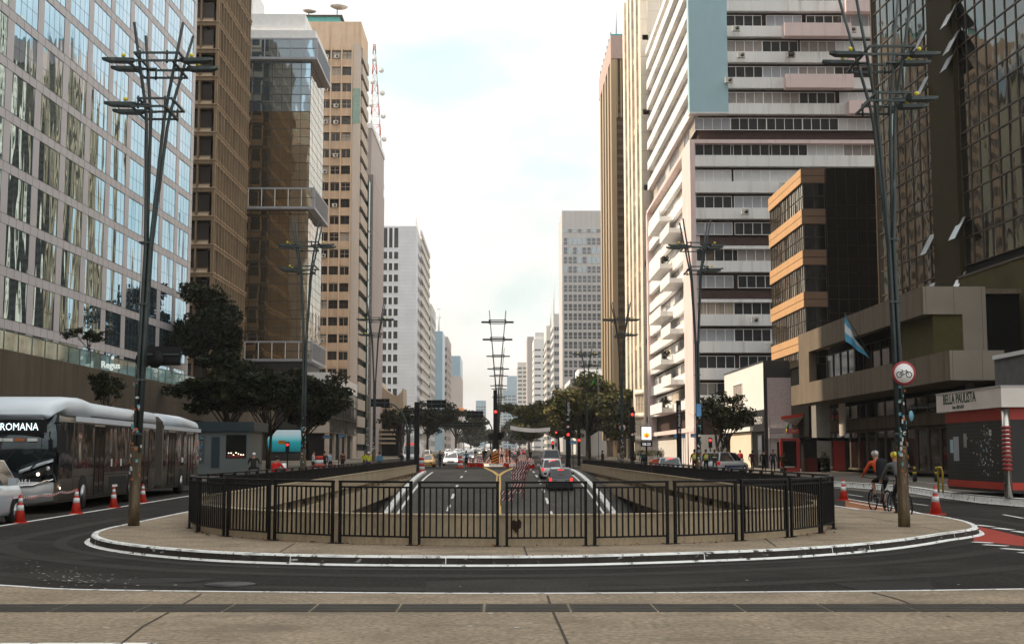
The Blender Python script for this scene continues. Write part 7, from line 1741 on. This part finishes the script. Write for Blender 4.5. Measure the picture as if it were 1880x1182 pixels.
# motorcyclist in red
mx, my = PY(506, 831, 55).x, 55.0
person('motorcyclist in bright red shirt and dark helmet seen from behind', (mx, my, -.15), R(-25), 'moto', top=(.52, .02, .018), low=(.02, .02, .03), s=1.0, hat=BPL)
mt = thing('motorcycle', 'dark motorcycle with white fairing under the rider in red', 'motorcycle', (mx, my, -.15), R(-25)); 
for yy_ in (-.65, .68): b = MB(); b.M = Matrix.Translation((0, yy_, .3)) @ Matrix.Rotation(R(90), 4, 'Y'); b.lathe([(.18, -.05), (.28, -.06), (.3, 0), (.28, .06), (.18, .05)], TYR, 20); b.build('wheel', mt)
b = MB(); b.loft([[(-w_, y_, z0), (w_, y_, z0), (w_ * .7, y_, z1), (-w_ * .7, y_, z1)] for y_, w_, z0, z1 in ((-.85, .06, .7, .78), (-.5, .13, .6, .8), (.0, .14, .35, .82), (.3, .17, .4, .98), (.5, .12, .6, 1.0))], BPL); b.build('frame', mt)
b = MB(); b.loft([[(-w_, y_, z0), (w_, y_, z0), (w_ * .7, y_, z1), (-w_ * .7, y_, z1)] for y_, w_, z0, z1 in ((.5, .16, .85, 1.15), (.62, .18, .8, 1.3), (.75, .1, .8, 1.1))], WHp); b.tube([(-.36, .42, 1.0), (.36, .42, 1.0)], .02, BPL, 6); b.build('fairing', mt)
def pp(lab, px, Y, pose='stand', rz=None, z=None, **k):
    person(lab, (PY(px, 831, Y).x, Y, gz(Y) if z is None else z), rnd.uniform(-3, 3) if rz is None else rz, pose, **k)
YV = (.60, .58, .03)
pp('road worker in bright yellow jacket and white cap, foremost of three', 677, 100, 'stand', .2, top=YV, low=(.03, .03, .10), hat=SGW)
pp('road worker in yellow jacket standing right of the foremost one', 685, 103, 'phone', 1.2, top=YV, low=(.03, .03, .10))
pp('road worker in yellow jacket standing behind and left of the foremost one', 670, 108, 'stand', 2.8, top=YV, low=(.02, .02, .06))
pp('pedestrian in light blue top right of the yellow jacketed workers', 697, 104, 'stand', .5, top=(.06, .25, .42), low=(.02, .03, .05))
pp('pedestrian in pale blue shirt left of the striped barricades', 607, 100, 'walk', 1, z=0, top=(.30, .38, .50), low=(.03, .03, .05))
pp('dark clothed pedestrian beside the left blue street plates', 596, 96, 'stand', z=0, top=(.02, .02, .025), low=(.02, .02, .02))
pp('dark red clothed pedestrian under the second blue street plate', 629, 108, 'stand', z=0, top=(.10, .03, .03), low=(.02, .02, .02))
pp('seated looking person in white top behind the left railing', 575, 84, 'phone', z=0, top=(.5, .48, .46), low=(.02, .02, .02))
pp('pedestrian in dark clothes in front of the ambulance', 738, 112, 'stand', top=(.02, .02, .02), low=(.02, .02, .02))
pp('road worker in dark clothes with yellow bag between the taxis', 808, 128, 'walk', 3.0, top=(.03, .04, .05), low=(.02, .02, .03), bag=M('bag_yellow', (.6, .55, .03), .7))
pp('person in blue shirt standing by the left cones', 856, 134, 'stand', 0, top=(.06, .17, .24), low=(.015, .015, .02))
pp('person in dark clothes at the left side of the median nose', 889, 140, 'walk', 3.14, top=(.02, .02, .02), low=(.02, .02, .02), z=.42)
pp('person stepping forward in grey shirt left of the hazard board', 900, 139, 'walk', -1.5, top=(.18, .17, .17), low=(.015, .015, .015), z=.42)
pp('woman in white top and dark shorts right of the hazard board', 921, 145, 'stand', .3, top=(.5, .5, .5), low=(.02, .02, .03), shorts=True, sleeve='short', fem=True, z=.42)
pp('person with pink backpack in orange top on the median', 930, 148, 'walk', 2.9, top=(.45, .15, .12), low=(.3, .1, .1), bag=M('bag_pink', (.55, .2, .2), .7), z=.42)
pp('tall dark clothed person at the right side of the median nose', 936, 139, 'stand', 1.7, top=(.03, .02, .02), low=(.03, .02, .02), z=.42, s=1.04)
pp('distant dark walker between the median and the silver van', 952, 180, 'walk', .1, top=(.02, .02, .03), low=(.02, .02, .03))
pp('distant dark walker nearer the silver van', 974, 176, 'walk', .3, top=(.02, .02, .02), low=(.02, .02, .02))
pp('person in dark jacket far behind the left cones', 873, 190, 'stand', top=(.02, .02, .03), low=(.02, .02, .03))
zr = .1
pp('guard in dark uniform with yellow banded vest left of the right lamp post', 1275, 84, 'stand', 0, zr, top=(.015, .015, .02), low=(.015, .015, .02), vest=M('vest_yellow', (.5, .5, .04), .7))
pp('guard with yellow banded vest right of the right lamp post', 1296, 86, 'stand', .3, zr, top=(.015, .015, .02), low=(.015, .015, .02), vest=M('vest_yellow', (.5, .5, .04), .7))
pp('guard in tan trousers and yellow banded sleeves by the slender tree trunk', 1312, 88, 'phone', .2, zr, top=(.05, .045, .03), low=(.13, .09, .06), vest=M('vest_black_yellow', (.10, .09, .03), .7))
pp('walker with red backpack against the sunlit cream shutter', 1359, 101, 'walk', .1, zr, top=(.10, .06, .05), low=(.04, .035, .03), bag=M('bag_red', (.5, .03, .03), .7), sleeve='short')
pp('woman in dark red walking right of the sunlit shutter', 1381, 96, 'walk', -.4, zr, top=(.06, .02, .02), low=(.05, .02, .02), fem=True)
pp('man in black standing left of the brick wall edge', 1402, 94, 'stand', 0, zr, top=(.012, .012, .012), low=(.012, .012, .012))
pp('man in dark suit with white collar beside the red kiosk panel', 1419, 93, 'stand', 3.1, zr, top=(.03, .035, .05), low=(.012, .012, .015))
pp('walker in pale jacket behind the right railing below the stone tower', 1136, 108, 'walk', 1.2, zr, top=(.4, .38, .36), low=(.25, .25, .25))
pp('dark walker behind the right railing near the fourth lamp post', 1107, 112, 'walk', 1.0, zr, top=(.02, .02, .02), low=(.02, .02, .02))
pp('person in teal coat beside the street clock', 1180, 104, 'stand', .2, zr, top=(.02, .07, .08), low=(.02, .02, .02))
pp('dark seated motorcyclist behind the left kiosk window', 466, 72, 'moto', .1, 0, top=(.02, .02, .02), low=(.02, .02, .02), hat=SGW)
# bollards in front of the right shops
for i, x in enumerate((1678, 1718)):
    q = PY(x, 831, 66); rt = thing('bollard', ('left', 'right')[i] + ' one of two black and yellow bollards in front of the dark shopfront', 'bollard', (q.x, 66, .1)); b = MB()
    for k, (m_, z0, z1) in enumerate(((BPL, 0, .4), (M('bollard_yellow', (.45, .36, .03), .6), .4, .52), (BPL, .52, .64), (M('bollard_yellow', (.45, .36, .03)), .64, .78))): b.lathe([(.12 - .02 * k, z0), (.12 - .02 * k, z1)], m_, 12)
    b.build('post', rt)
# planters, shrubs behind the right railing
for i, (px, Y, h, lb) in enumerate(((1437, 97.5, 1.0, 'dark potted shrub beside the red snack kiosk'), (1512, 97.0, 1.3, 'tall thin potted shrub in front of the snack kiosk'), (1213, 112, 1.6, 'green shrub right of the palm by the white block'))):
    q = PY(px, 831, Y); rt = thing('potted_shrub', lb, 'shrub', (q.x, Y, .1)); b = MB(); b.lathe([(.22, 0), (.28, .4)], BPL, 12); b.build('pot', rt); b = MB(); leafclump(b, (0, 0, .4 + h * .5), (.35, .35, h * .5), 350, .08); b.build('foliage', rt)

# ================================================================ haze
HZV = bpy.data.materials.new('haze_air'); HZV.use_nodes = True; t = HZV.node_tree; t.nodes.clear(); o_ = t.nodes.new('ShaderNodeOutputMaterial'); v_ = t.nodes.new('ShaderNodeVolumePrincipled')
v_.inputs['Color'].default_value = (.98, .975, .965, 1); v_.inputs['Density'].default_value = .00012; v_.inputs['Anisotropy'].default_value = .1
t.links.new(v_.outputs[0], o_.inputs['Volume'])
b = MB(); b.box(-420, 420, -110, 1650, -9.5, 190, HZV); ho = b.build('haze'); ho['kind'] = 'stuff'; ho['label'] = 'thin pale haze filling the air down the avenue'
